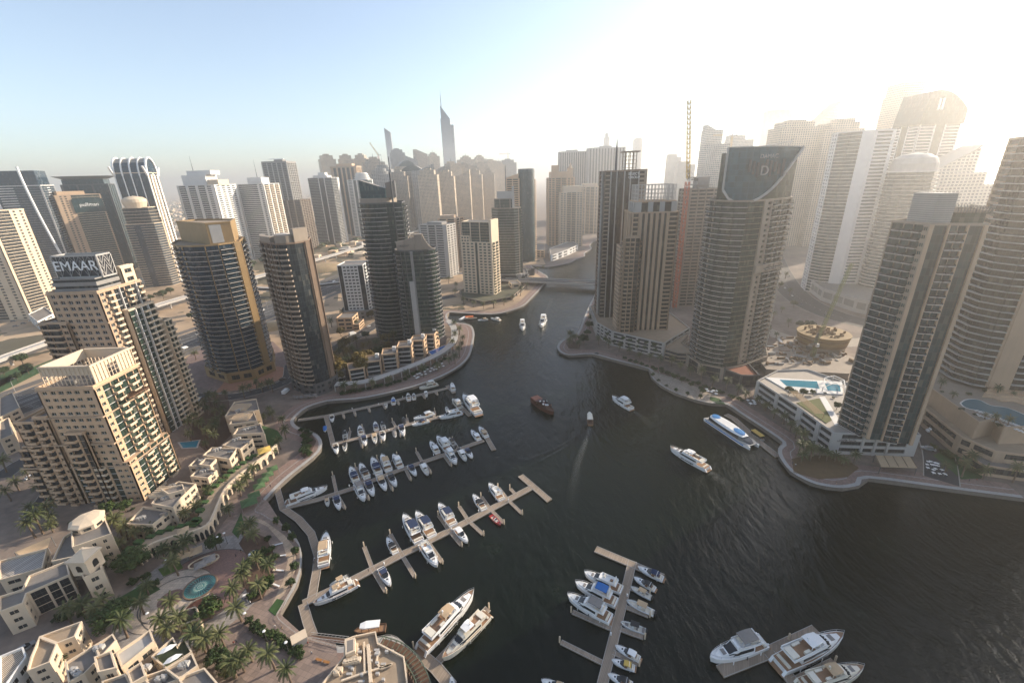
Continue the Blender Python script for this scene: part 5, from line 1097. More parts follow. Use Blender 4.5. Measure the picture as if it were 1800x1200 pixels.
for q0, q1 in zip(fb, fb[1:]):
    a, b = q0 - Vector((fb[1].x, fb[1].y, 2)), q1 - Vector((fb[1].x, fb[1].y, 2)); mb.bar(a, b, 5, .6); mb.bar(a + Vector((0, 0, 3.4)), b + Vector((0, 0, 3.4)), 5, .5); mb2.bar(a + Vector((0, 0, 1.7)), b + Vector((0, 0, 1.7)), 4.4, 2.8)
    mb.bar(a - Vector((0, 0, 6)), a, 1.2)
mb.build('frame', M['lgrey'], r_); mb2.build('glazing', M['g_dark'], r_)
# road bridge over the channel
A, B = P(860, 487, 8), P(1062, 497, 8); A, B = Vector((A.x, A.y)), Vector((B.x, B.y)); d = (B - A).normalized(); nr = Vector((d.y, -d.x)); L = (B - A).length
r_ = thing('road_bridge', 'flat concrete road bridge across the marina channel', 'bridge', (A.x, A.y, 0)); mb = MB()
mb.obox((0, 0), d, nr, -30, L + 40, -11, 11, 5.6, 7.4); mb.build('deck', M['lgrey'], r_)
mb = MB(); mb.obox((0, 0), d, nr, -30, L + 40, -9, 9, 7.404, 7.45); mb.build('road_surface', M['asphalt'], r_); mb = MB()
for k in (-10.6, -.2, 10.2): mb.obox((0, 0), d, nr, -30, L + 40, k, k + .4, 7.41, 8.4)
mb.build('parapet', M['lgrey'], r_)
for q in (12, L - 4):
    mb = MB(); mb.obox((0, 0), d, nr, q - 1, q + 1, -9.5, 9.5, -.5, 5.6); mb.build('pier', M['grey'], r_)
# villa beside the brown tower, box buildings
def block_building(name, label, cat, blocks, wall, gl, roof=None):
    c_ = centroid(blocks[0][0]); T = Tower(name, label, cat, c=c_, lod=0)
    for bl in blocks: T.block(bl[0], bl[1], bl[2], bl[3], bl[4] if len(bl) > 4 else 3.5, wall, gl, wall, wall, dep=.35, roof=roof or M['roofgrey'], win=(.28, .78), parapet=.9)
    return T
p_ = P(610, 580, 2)
T = block_building('office_block', 'cream office block with stepped terraces beyond the brown tower', 'building', [(rect(p_.x - 9, p_.x + 7, p_.y, p_.y + 18), 2, 14, {'*': 'w.6 W2 w.6 W2 w.6'}), (rect(p_.x + 7, p_.x + 13, p_.y - 1, p_.y + 15), 2, 7.5, {'*': 'w.4 W3 w.4'})], M['beige'], M['g_dark']); T.done()
# terraced row at the foot of the dark towers
n_ = 7; bx = [(590, 675), (625, 672), (655, 662), (685, 652), (712, 642), (735, 630), (755, 618)]
for k in range(n_):
    a = P(*bx[k], 2); h = 7.5 + min(k, 4) * 1.7; dx = 5.8; a.y += 6
    rz = rad(-28 + k * 6); T = Tower('terrace_house', ['lowest dark stone terrace house in the row under the brown tower', 'second terrace house in the row rising towards the dark glass tower', 'third terrace house in the row, with white chimney boxes', 'fourth terrace house, middle of the stepped row', 'fifth terrace house in the stepped row', 'sixth terrace house, beside the dark glass tower', 'top terrace house touching the dark glass tower'][k], 'house', c=(a.x, a.y), lod=0, group='stepped terrace houses on the point')
    cc, ss = math.cos(-rz), math.sin(-rz)
    def q(x, y): return (a.x + x * cc - y * ss, a.y + x * ss + y * cc)
    T.block([q(-dx, -4), q(dx, -4), q(dx, 9), q(-dx, 9)], 2, 2 + h, {0: 'w.4 B3 w.4', '*': 'w1 W1.5 w1'}, 3.4, M['beige'] if k else M['dgrey'], M['g_dark'], M['lgrey'], M['cream'], roof=M['roofgrey'], dep=.4)
    mb = MB(); e = q(dx - 2.5, 5); mb.box(e[0] - 1.3, e[0] + 1.3, e[1] - 1.3, e[1] + 1.3, 2 + h, 2 + h + 3.2); T.part('chimney', mb, M['white']); T.done()
cv = smoothline([tuple(P(u, v, 5).xy) for u, v in ((590, 680), (640, 676), (700, 657), (750, 637), (785, 618), (800, 600), (800, 580), (790, 566))], 4)
r_ = thing('arcade_canopy', 'curved pale canopy slab on columns along the waterfront cafes', 'canopy', (cv[0][0], cv[0][1], Z0)); lc = [(x - cv[0][0], y - cv[0][1]) for x, y in cv]; L_, R_ = ribbon(lc, 6, 1); mb = MB()
for i in range(len(lc) - 1): mb.prism(ccw([L_[i], L_[i + 1], R_[i + 1], R_[i]]), 4.6, 5.2, bottom=True)
mb.build('slab', M['lgrey'], r_)
for (x, y), a in scatter_along(offs(lc, -1.4), 7): mb = MB(); mb.box(x - .3, x + .3, y - .3, y + .3, 0, 4.6); mb.build('column', M['lgrey'], r_)
mb = MB(); mb.prism(ccw(PX([(752, 618), (782, 606), (790, 612), (762, 628)], 5)), 2, 5); r2 = mb.build('pool_terrace', M['lgrey']); tag(r2, 'raised terrace with a blue pool at the foot of the dark glass tower', 'terrace')
mb = MB(); mb.prism(inset(ccw(PX([(752, 618), (782, 606), (790, 612), (762, 628)], 5)), .8), 4.9, 5.02); o = mb.build('swimming_pool', M['poolb'], r2)
# construction site on the right
r = random.Random(5); c0 = P(1385, 628, 2); rr_ = thing('building_site', 'messy construction site deck with formwork between the towers', 'building site', (c0.x, c0.y, Z0)); mb = MB(); mb2 = MB()
mb.prism(ccw([(x - c0.x, y - c0.y) for x, y in PX([(1330, 640), (1372, 602), (1420, 602), (1500, 640), (1490, 668), (1345, 660)], 2)]), 0, 5); mb.build('slab', M['taupe'], rr_)
pl_ = [(x - c0.x, y - c0.y) for x, y in PX([(1330, 640), (1372, 602), (1420, 602), (1500, 640), (1490, 668), (1345, 660)], 2)]
for k in range(420):
    x, y = r.uniform(-45, 70), r.uniform(-25, 50)
    if inside((x, y), pl_): a, b, h = r.uniform(.4, 3), r.uniform(.2, .9), r.uniform(.3, 2.2); (mb2.box(x - a, x + a, y - b, y + b, 5, 5 + h, r.randrange(4)) if r.random() < .5 else mb2.box(x - b, x + b, y - a, y + a, 5, 5 + h + .01, r.randrange(4)))
o = mb2.build('rubble', [M['mesh'], M['lgrey'], M['brown'], M['steel']], rr_); o['kind'] = 'stuff'
c1 = P(1440, 618, 2); r_ = thing('unfinished_drum', 'round half built drum wrapped in ochre formwork', 'building', (c1.x, c1.y, Z0)); mb = MB(); mb.lathe([(16, 0), (16, 8)], (0, 0), 28); mb.build('base', M['taupe'], r_)
for k in range(4): mb = MB(); mb.lathe([(16.5 + k * .4, 8.01 + k * 2.2), (17 + k * .4, 10 + k * 2.2), (15.6, 10.1 + k * 2.2)], (0, 0), 28); mb.build('formwork', plain('ochre_formwork', (.27, .18, .075), .8) if k % 2 else M['mesh'], r_)
mb = MB()
for k in range(90): a = r.uniform(0, 6.28); q = r.uniform(0, 14); x, y = q * math.cos(a), q * math.sin(a); mb.box(x - .8, x + .8, y - .3, y + .3, 16, 17 + r.random() * 2.5)
mb.build('rebar', M['mesh'], r_)
c2 = P(1425, 640, 2); crane_tower((c2.x, c2.y, 2), 14, 62, 'green site crane with a long raised jib beside the ochre drum', plain('crane_green', (.17, .19, .07), .6), plain('crane_green2', (.20, .22, .08), .6), rad(62), rad(32), 2.0)
# ================================================================ low villas and plaza buildings, bottom left
def villa(label, blocks, spec='w.6 W1.4 w.6 W1.4 w.6', roof=None, wall=None, gl=None, name='villa', cat='villa', parapet=.85):
    "blocks: (roof outline in photo pixels, roof height, [spec])"
    ps = [([tuple(P(u, v, z).xy) for u, v in px], z, sp[0] if sp else spec) for px, z, *sp in blocks]
    T = Tower(name, label, cat, c=centroid(ps[0][0]), lod=0)
    for k, (poly, z, sp) in enumerate(ps):
        poly = ccw(poly); ss = {}
        for i in range(len(poly)):
            l = (Vector(poly[(i + 1) % len(poly)]) - Vector(poly[i])).length; ss[i] = 'w1' if l < 3.2 else ('w1 W1.3 w1' if l < 7 else sp)
        T.block(poly, 2, z - .01 * k, ss, 3.4, wall or M['cream'], gl or M['g_dark'], wall or M['cream'], wall or M['cream'], dep=.3, roof=roof or M['roofgrey'], parapet=parapet, win=(.28, .76))
    return T
def units(T, px, z, n, seed, mat=None, name='air_conditioner'):
    r = random.Random(seed)
    for k in range(n):
        u, v = px[0] + (px[2] - px[0]) * (k + .5) / n, px[1] + (px[3] - px[1]) * (k + .5) / n; p = P(u, v, z); mb = MB()
        mb.box(p.x - .8, p.x + .8, p.y - .6, p.y + .6, z - .35, z + 1.0); mb.lathe([(.42, z + 1.0), (.42, z + 1.12), (.2, z + 1.12)], (p.x, p.y), 8); T.part(name, mb, mat or M['lgrey'])
T = villa('L-shaped cream villa with a brown roof in the bottom left corner', [([(71, 1121), (145, 1094), (133, 1121), (102, 1133)], 11), ([(71, 1121), (102, 1133), (89, 1166), (49, 1182), (56, 1156)], 11.02)], roof=M['roofsand']); T.done()
T = villa('large cream villa block with stepped grey roofs at the bottom edge', [([(116, 1167), (168, 1136), (176, 1160), (150, 1186), (122, 1202)], 11), ([(168, 1136), (200, 1116), (206, 1127), (176, 1160)], 11.6), ([(167, 1157), (197, 1146), (206, 1176), (173, 1184)], 13.5)]); units(T, (168, 1142, 182, 1136), 11.8, 2, 1); units(T, (128, 1176, 140, 1188), 11.4, 3, 11); T.done()
T = villa('cream villa with a tiled white roof terrace beside the plaza', [([(205, 1150), (265, 1109), (272, 1129), (215, 1176)], 10)], roof=M['lgrey']); T.done()
T = villa('cream villa with a green roof terrace and white sun sails', [([(267, 1156), (305, 1122), (313, 1136), (324, 1121), (339, 1148), (293, 1177)], 9)], roof=plain('green_terrace', (.045, .06, .025), .9, .2, .5)); T.done()
T = villa('wide grey-roofed cream villa at the bottom edge behind the plaza palms', [([(292, 1178), (339, 1150), (349, 1172), (316, 1196)], 12), ([(252, 1192), (292, 1178), (316, 1196), (270, 1215)], 11)]); units(T, (318, 1172, 330, 1166), 12.4, 3, 12); units(T, (276, 1196, 292, 1190), 11.4, 2, 13); T.done()
T = villa('cream villa with a recessed patio cut by the bottom edge', [([(314, 1193), (361, 1176), (385, 1204), (330, 1222)], 11.5)]); T.done()
T = villa('pair of small cream roof rooms at the bottom edge', [([(224, 1182), (250, 1166), (258, 1190), (232, 1205)], 12.5), ([(180, 1200), (222, 1186), (232, 1206), (190, 1222)], 11)]); units(T, (254, 1176, 262, 1172), 12.0, 2, 2); T.done()
for k, (u, v, l) in enumerate(((293, 1141, 2.5), (303, 1158, 2.4))):
    p_ = P(u, v, 11.4); r_ = thing('sun_sail', ['white pointed sun sail over the green roof terrace, nearer the wall', 'white sun sail over the green roof terrace, nearer the bottom edge'][k], 'sun sail', (p_.x, p_.y, 9.02)); mb = MB()
    rz = rad(38); c_, s_ = math.cos(rz), math.sin(rz); q = [(-l, 0, 2.3), (-l * .3, -.95, 2.6), (l * .5, -.9, 2.6), (l, .1, 2.3), (l * .4, .95, 2.6), (-l * .4, .9, 2.6)]; q = [(x * c_ - y * s_, x * s_ + y * c_, z) for x, y, z in q]; mb.add(q + [(x, y, z + .06) for x, y, z in q] + [(0, 0, 2.85)], [(5, 4, 3, 2, 1, 0)] + [(6 + k, 6 + (k + 1) % 6, 12) for k in range(6)] + [(k, (k + 1) % 6, 6 + (k + 1) % 6, 6 + k) for k in range(6)]); mb.build('sail', M['paint'], r_); [onebar('post', M['steel'], r_, (a, b, 0), (a, b, z), .12) for a, b, z in (q[0], q[3])]
# villas up the bank
V = [('grey-roofed cream villa nearest the plaza, left of the arched arcade', [([(223, 923), (252, 893), (300, 899), (269, 924)], 9.5)]),
 ('largest cream villa at the foot of the near tower, with a white roof room', [([(267, 887), (286, 862), (315, 848), (345, 852), (320, 876), (305, 894)], 12), ([(284, 862), (322, 853), (325, 862), (297, 870)], 14)]),
 ('low brown-roofed villa wing in front of the near tower', [([(335, 839), (352, 824), (382, 828), (366, 842)], 9)]),
 ('cream villa with a white box roof and small green terrace', [([(332, 821), (348, 806), (362, 818), (356, 822)], 9), ([(350, 818), (362, 807), (381, 808), (370, 820)], 11)]),
 ('cream villa with dark roof tiles halfway up the row', [([(357, 802), (373, 788), (417, 790), (404, 809)], 10.5)]),
 ('grey flat-roofed villa next to the yellow awning', [([(391, 784), (410, 773), (445, 773), (423, 791)], 10.5)]),
 ('tan side-lit villa behind the green lawn', [([(410, 766), (418, 754), (458, 746), (465, 762)], 11.5)]),
 ('cream villa with a small roof well in the upper row', [([(403, 748), (418, 724), (446, 723), (453, 741)], 12)]),
 ('cluttered cream villa with white roof frames at the top of the row', [([(396, 733), (412, 708), (451, 702), (456, 722)], 12.5)])]
for k, (lab, bl) in enumerate(V):
    T = villa(lab, bl); (u0, v0) = bl[0][0][0]; (u1, v1) = bl[0][0][2]
    units(T, (u0 + 18, v0 - 9, u0 + 32, v0 - 14), bl[0][1] + .3, 3, k)
    if k < 8: units(T, (u1 - 16, v1 + 7, u1 - 8, v1 + 5), bl[0][1] + .3, 2, k + 30, M['steel'], 'roof_vent')
    if k in (7, 8, 1):
        p_ = P((u0 + u1) / 2, (v0 + v1) / 2, bl[0][1]); mb = MB(); z = bl[0][1]
        for j in range(6): mb.box(p_.x - 5, p_.x + 5, p_.y - 3 + j * 1.2, p_.y - 2.7 + j * 1.2, z + .02, z + 1.6 - .01 * j)
        T.part('roof_frame', mb, M['cream'])
    T.done()
# arched retail arcade along the promenade
ar = [(244, 976), (262, 962), (279, 954), (310, 944), (338, 937), (356, 930), (372, 918), (384, 890), (397, 862), (412, 845), (428, 831), (446, 817), (467, 802), (487, 783)]
av = smoothline([tuple(P(u, v, 7).xy) for u, v in ar], 2); L_, R_ = ribbon(av, 7, 3.5)
r_ = thing('shopping_arcade', 'long curved white arcade with dark arched openings behind the promenade', 'arcade', (av[0][0], av[0][1], Z0)); o = Vector(av[0]); mb = MB(); mg = MB()
def lo(p): return Vector(p) - o
for i in range(len(av) - 1):
    a, b, c_, d_ = lo(R_[i]), lo(R_[i + 1]), lo(L_[i + 1]), lo(L_[i]); d = (b - a); ln = d.length; d = d / ln; nr = Vector((d.y, -d.x))
    mb.prism(ccw([tuple(a - nr * .5), tuple(b - nr * .5), tuple(c_), tuple(d_)]), 0, 4.6, 1); mb.obox(a, d, nr, 0, ln, -.8, .15, 4.602, 6.0)
    mb.obox(a, d, nr, 0, ln * .14, -.5, .1, 0, 4.6); mb.obox(a, d, nr, ln * .86, ln, -.5, .1, 0, 4.6)
    n = 8; q = [(ln * (.14 + .72 * k / n), 3.0 + 1.3 * math.sin(math.pi * k / n)) for k in range(n + 1)]
    for k in range(n):
        mb.add([(*(a + d * q[k][0] + nr * .08), q[k][1]), (*(a + d * q[k + 1][0] + nr * .08), q[k + 1][1]), (*(a + d * q[k + 1][0] + nr * .08), 4.6), (*(a + d * q[k][0] + nr * .08), 4.6)], [(0, 1, 2, 3)])
    mg = MB(); mg.obox(a, d, nr, ln * .14, ln * .86, -.49, -.42, .1, 4.5); mg.build('window', M['g_dark'], r_)
mb.build('wall', [M['cream'], M['roofsand']], r_)
mb = MB()
for i in range(1, len(av) - 2): mb.box(lo(L_[i]).x - 1.5, lo(L_[i]).x + 1.5, lo(L_[i]).y - 1, lo(L_[i]).y + 1, 4.602, 5.2 + (i % 3) * .3)
mb.build('roof_planter', M['turf'], r_)
# plaza hall with bell tower and octagonal lantern
T = villa('cream plaza hall with an octagonal roof lantern and a square bell tower', [([(92, 989), (113, 946), (130, 936), (162, 956), (164, 973)], 12, 'w1 W1 w1'), ([(126, 934), (184, 909), (197, 940), (128, 964)], 15, 'w1 W.6 w1 W.6 w1 W.6 w1'), ([(136, 975), (166, 962), (181, 1003), (147, 1018)], 13.5, 'w.6 W1.6 w.6')], name='plaza_hall', cat='hall')
p_ = P(157, 922, 15); mb = MB(); mb.lathe([(5.4, 15.1), (5.4, 17.2), (5.8, 17.3), (5.8, 17.8), (4.4, 18.5), (.5, 19)], (p_.x, p_.y), 8, 0, 1, 1, .3); T.part('lantern', mb, M['cream']); mb = MB()
for k in range(8): a = .3 + math.pi * (k + .5) / 4; x, y = p_.x + 5.0 * math.cos(a), p_.y + 5.0 * math.sin(a); mb.obox((x, y), (-math.sin(a), math.cos(a)), (math.cos(a), math.sin(a)), -1.1, 1.1, -.1, .06, 15.7, 16.8)
T.part('lantern_window', mb, M['g_dark'])
p_ = P(152, 986, 17); mb = MB(); mb.box(p_.x - 3, p_.x + 3, p_.y - 3, p_.y + 3, 13.5, 19.5); mb.box(p_.x - 3.5, p_.x + 3.5, p_.y - 3.5, p_.y + 3.5, 19.5, 20.1); mb.lathe([(4.4, 20.1), (.3, 21.6)], (p_.x, p_.y), 4, 0, 1, 1, math.pi / 4); T.part('bell_tower', mb, M['cream']); mb = MB()
for dx, dy in ((0, -3.03), (3.03, 0)):
    n = 8
    for k in range(n): 
        a0, a1 = math.pi * k / n, math.pi * (k + 1) / n
        mb.add([(p_.x + dx - (1.0 * math.cos(a0) if dy else 0), p_.y + dy - (1.0 * math.cos(a0) if dx else 0), 15.2), (p_.x + dx - (1.0 * math.cos(a1) if dy else 0), p_.y + dy - (1.0 * math.cos(a1) if dx else 0), 15.2), (p_.x + dx - (1.0 * math.cos(a1) if dy else 0), p_.y + dy - (1.0 * math.cos(a1) if dx else 0), 17 + math.sin(a1)), (p_.x + dx - (1.0 * math.cos(a0) if dy else 0), p_.y + dy - (1.0 * math.cos(a0) if dx else 0), 17 + math.sin(a0))], [(0, 1, 2, 3)])
T.part('belfry_painted_shade', mb, M['black']); T.done()  # flat black arches paint the shade of a hollow onto the solid tower
T = villa('long cream wing of the plaza hall with a big arched window at the left edge', [([(0, 1051), (40, 1038), (52, 1014), (118, 988), (124, 1012), (48, 1045), (42, 1062), (0, 1078)], 12, 'w.5 G3 w.5 G2 w.4 G2 w.5')], name='plaza_hall', cat='hall'); T.done()
r_ = villa('slatted white roof terrace at the left edge beside the plaza hall', [([(0, 988), (84, 966), (76, 1000), (0, 1022)], 9)], roof=grid_mat('slatted_roof', (.42, .39, .35), (.16, .15, .14), 1.1, 30, .35, .3), name='roof_terrace', cat='terrace'); r_.done()
r_ = villa('striped pergola-roofed white building in the bottom left corner', [([(0, 1156), (42, 1139), (48, 1156), (12, 1206), (0, 1206)], 10)], roof=grid_mat('slatted_roof2', (.55, .47, .37), (.10, .07, .05), .7, 30, .45, .25), wall=M['white'], name='pergola_building', cat='building'); r_.done()
p_ = P(68, 962, 6); r_ = thing('sun_sail', 'tan fabric sail shading the paved yard left of the plaza hall', 'sun sail', (p_.x, p_.y, Z0)); q = [Vector((*P(u, v, z).xy, z)) - Vector((p_.x, p_.y, 2)) for u, v, z in ((26, 970, 5), (90, 943, 7), (84, 962, 5), (38, 977, 6.5))]; mb = MB(); n = 6
G = [[(q[0].lerp(q[1], i / n)).lerp(q[3].lerp(q[2], i / n), j / n) - Vector((0, 0, .9 * math.sin(math.pi * i / n) * math.sin(math.pi * j / n))) for j in range(n + 1)] for i in range(n + 1)]
mb.v = [tuple(G[i][j]) for i in range(n + 1) for j in range(n + 1)]; mb.f = [(i * (n + 1) + j, (i + 1) * (n + 1) + j, (i + 1) * (n + 1) + j + 1, i * (n + 1) + j + 1) for i in range(n) for j in range(n)]; mb.m = [0] * len(mb.f); mb.build('sail', M['tan'], r_, True); [onebar('post', M['steel'], r_, (a.x, a.y, 0), a, .25) for a in q]
for lab, px in (('cream townhouse at the left edge under the near tower', [(0, 700), (22, 690), (36, 718), (0, 735)]), ('second cream townhouse at the left edge, in front of the first', [(0, 742), (16, 735), (24, 765), (0, 775)])):
    T = villa(lab, [(px, 12)]); T.done()
T = villa('white villa compound by the highway left of the sign tower', [([(50, 553), (78, 540), (94, 552), (66, 566)], 12)], wall=M['white'], name='office_block', cat='building'); T.done()
# small pergola pavilion on the plaza and its round bed
T = villa('brown slatted pavilion roof with a white gable beside the fountain', [([(306, 1078), (344, 1066), (350, 1086), (314, 1102)], 7, 'w.2 W2 w.2')], roof=grid_mat('pavilion_slats', (.10, .065, .05), (.05, .035, .03), .5, 40, .25, .3), name='pavilion', cat='pavilion', parapet=.25)
mb = MB(); g = [P(u, v, z) for u, v, z in ((346, 1066, 10.2), (352, 1093, 2.2), (358, 1120, 2.2), (349, 1075, 2.2))]; a, b = Vector((g[0].x, g[0].y)), Vector((g[2].x, g[2].y)); mb.add([(a.x, a.y, 2), (b.x, b.y, 2), (a.x, a.y, 10)] + [(a.x - .5, a.y, 2), (b.x - .5, b.y, 2), (a.x - .5, a.y, 10)], [(0, 1, 2), (5, 4, 3), (0, 3, 4, 1), (1, 4, 5, 2), (2, 5, 3, 0)]); T.part('gable', mb, M['cream']); T.done()
# fountain with mosaic
r_ = thing('fountain', 'round turquoise mosaic fountain in the paved plaza', 'fountain', (FC.x, FC.y, Z0)); r_.scale = (.76,) * 3
mb = MB(); mb.lathe([(7.3, 0), (7.3, .55), (6.6, .55), (6.5, .3)], (0, 0), 48); 
mb.f.pop(); mb.m.pop(); mb.build('rim', M['brown'], r_)
t = NT('mosaic'); sp = t.n('SeparateXYZ'); t.set(sp.inputs[0], t.obj()); x, y = sp.outputs[0], sp.outputs[1]
ang = t.math('ARCTAN2', y, x); rad_ = t.math('SQRT', t.math('ADD', t.math('MULTIPLY', x, x), t.math('MULTIPLY', y, y)))
pet = t.math('MULTIPLY', t.math('SINE', t.math('MULTIPLY', ang, 32.0)), .5); inn = t.math('SINE', t.math('MULTIPLY', ang, 16.0))
m1 = t.math('MULTIPLY', t.math('GREATER_THAN', pet, t.math('SUBTRACT', t.math('MULTIPLY', t.math('ABSOLUTE', t.math('SUBTRACT', rad_, 4.4)), .55), .45)), t.math('GREATER_THAN', rad_, 3.1))
m2 = t.math('MULTIPLY', t.math('LESS_THAN', t.math('ABSOLUTE', t.math('SUBTRACT', rad_, t.math('ADD', 2.3, t.math('MULTIPLY', inn, .35)))), .28), 1.0)
m3 = t.math('LESS_THAN', t.math('ABSOLUTE', t.math('SUBTRACT', rad_, 1.0)), .22); m4 = t.math('LESS_THAN', t.math('ABSOLUTE', t.math('SUBTRACT', rad_, .35)), .12)
c1 = t.mix(m1, rgba((.05, .19, .185)), rgba((.012, .04, .05))); c2_ = t.mix(t.math('MAXIMUM', m2, t.math('MAXIMUM', m3, m4)), c1, rgba((.35, .45, .36))); t.set(t.b.inputs['Base Color'], c2_); t.b.inputs['Roughness'].default_value = .15
mb = MB(); mb.lathe([(6.6, .28), (6.6, .32)], (0, 0), 48); mb.build('mosaic_pool', t.mat, r_)
for k, (u, v, a, b, lab) in enumerate(((359, 988, 5.2, 2.6, 'oval cafe island with two tan parasols above the fountain'), (353, 1064, 5.0, 3.2, 'red-floored round bed below the fountain'))):
    p_ = P(u, v, 2); r_ = thing('plaza_island', lab, 'planter', (p_.x, p_.y, Z0), rad(28)); mb = MB(); mb.lathe([(a, 0), (a, .8), (a - .45, .8), (a - .5, .4)], (0, 0), 32, 0, 1, b / a); mb.f.pop(); mb.m.pop(); mb.build('rim', M['cream'], r_); mb = MB(); mb.lathe([(a - .5, .3), (a - .5, .42)], (0, 0), 32, 0, 1, b / a); mb.build('floor', M['redpave'] if k else M['wood'], r_)
# quayside restaurant at the bottom
T = villa('flat-roofed quayside restaurant covered in ducts and roof units at the bottom edge', [([(560, 1212), (605, 1156), (607, 1126), (623, 1120), (661, 1112), (665, 1132), (711, 1156), (718, 1212)], 9.5, 'w.5 G3 w.5')], roof=M['roofsand'], name='restaurant', cat='restaurant')
z = 9.52; mb = MB()
for a_, b_ in (((647, 1133), (652, 1200)), ((640, 1128), (641, 1180)), ((664, 1148), (662, 1165)), ((662, 1165), (670, 1175)), ((670, 1175), (690, 1166)), ((606, 1158), (628, 1152)), ((628, 1152), (628, 1130)), ((600, 1196), (640, 1182)), ((640, 1182), (688, 1168))): mb.bar(P(*a_, z + .6), P(*b_, z + .6), .9 if a_[0] == 647 else .5)
T.part('duct', mb, M['cream']); units(T, (606, 1166, 632, 1160), z + .4, 5, 3, M['cream']); units(T, (590, 1185, 600, 1176), z + .4, 2, 4, M['cream'])
r = random.Random(9); mb = MB()
for k in range(26): p_ = P(r.uniform(612, 700), r.uniform(1142, 1198), z); a = r.uniform(.25, .9); mb.box(p_.x - a, p_.x + a, p_.y - .3, p_.y + .3, z, z + r.uniform(.3, 1.1))
T.part('roof_plant', mb, M['lgrey']); p_ = P(616, 1138, 11); mb = MB(); q = [tuple(P(u, v, 12).xy) for u, v in ((607, 1124), (624, 1119), (624, 1143), (607, 1150))]; mb.prism(ccw(q), 9.53, 12); T.part('roof_room', mb, M['cream'])
mb = MB(); q = inset(ccw(q), .5); mb.prism(q, 12.0, 12.04); T.part('roof_room_top', mb, M['roofgrey']); T.done()
dk = smoothline([tuple(P(u, v, 4).xy) for u, v in ((668, 1131), (700, 1142), (722, 1160), (738, 1185), (748, 1212))], 4); mb = MB(); L_, R_ = ribbon(dk, 3.6, 0)
o_ = Vector(dk[0]); r_ = thing('terrace_deck', 'curved glazed terrace deck wrapping the quayside restaurant', 'terrace', (o_.x, o_.y, 0)); L_ = [tuple(Vector(q) - o_) for q in L_]; R_ = [tuple(Vector(q) - o_) for q in R_]
for i in range(len(L_) - 1): mb.prism(ccw([L_[i], L_[i + 1], R_[i + 1], R_[i]]), 3.5, 4, bottom=True)
mb.build('deck', M['wood'], r_); mb = MB(); mg = MB()
for A, h in ((L_, 5.1), (R_, 5.1)):
    for q0, q1 in zip(A, A[1:]): mb.bar((*q0, h), (*q1, h), .25); mb.bar((*q0, 4), (*q0, h), .15)
for q0, q1 in zip(L_, R_): mb.bar((*q0, 5.1), (*q1, 5.1), .15); mb.bar((*q1, -.5), (*q1, 3.5), .3)
mb.build('frame', plain('green_steel', (.10, .13, .09), .6), r_)
# awnings and small roofs along the promenade
aw = [(437, 880, 6.5, 'green_c', 'green cafe awning furthest down the arcade'), (446, 868, 5, 'green_c', 'green cafe awning, second along the arcade'), (455, 852, 5, 'green_c', 'green cafe awning, third along the arcade'), (462, 842, 5, 'green_c', 'green cafe awning, fourth along the arcade'), (470, 832, 5, 'green_c', 'green cafe awning, fifth along the arcade'), (478, 822, 5, 'green_c', 'green cafe awning nearest the yellow one'), (464, 789, 6, 'yellow', 'bright yellow terrace awning on the arcade roof'), (311, 975, 4.5, 'tan', 'tan cafe parasol in front of the arcade, left one'), (326, 971, 4.5, 'tan', 'tan cafe parasol in front of the arcade, middle one'), (343, 966, 4.5, 'tan', 'tan cafe parasol in front of the arcade, right one'), (351, 990, 4, 'canvas', 'grey-tan square parasol on the oval island, left one'), (367, 980, 4.2, 'canvas', 'grey-tan square parasol on the oval island, right one'), (525, 1118, 4, 'cream', 'cream kiosk roof by the pontoon gangway'), (449, 747, 6, 'cream', 'cream kiosk by the road end above the villas'), (321, 930, 4, 'tan', 'tan parasol on the villa terrace above the arcade')]
for u, v, s_, m_, lab in aw:
    ht = 3.2 if v < 1000 and m_ != 'yellow' else 3.0; base = 7 if (m_ == 'yellow' or 'villa terrace' in lab) else 2
    p_ = P(u, v, base + ht); r_ = thing('awning' if 'awning' in lab else ('kiosk' if 'kiosk' in lab else 'parasol'), lab, 'awning' if 'awning' in lab else ('kiosk' if 'kiosk' in lab else 'parasol'), (p_.x, p_.y, base), rad(35)); h = s_ / 2; mb = MB()
    if 'parasol' in lab or 'awning' in lab:
        mb.add([(-h, -h, ht - .5), (h, -h, ht - .5), (h, h, ht - .5), (-h, h, ht - .5), (0, 0, ht + .3)], [(0, 1, 4), (1, 2, 4), (2, 3, 4), (3, 0, 4), (3, 2, 1, 0)]); mb.build('canopy', M[m_], r_); mb = MB()
        if 'parasol' in lab: mb.tube([(0, 0, 0), (0, 0, ht)], .08, 6)
        else:
            for x in (-h + .1, h - .1):
                for y in (-h + .1, h - .1): mb = MB(); mb.bar((x, y, 0), (x, y, ht - .5), .12); mb.build('post', M['steel'], r_)
            continue
        mb.build('post', M['steel'], r_)
    else: mb.box(-h, h, -h * .7, h * .7, 0, ht - .3); mb.build('body', M['lgrey'], r_); mb = MB(); mb.box(-h - .3, h + .3, -h * .7 - .3, h * .7 + .3, ht - .298, ht); mb.build('roof', M[m_], r_)
lawn([(455, 745), (488, 757), (497, 770), (480, 785), (458, 772)]); lawn([(376, 822), (398, 812), (404, 820), (382, 834)]); lawn([(280, 952), (330, 925), (335, 932), (300, 950)])
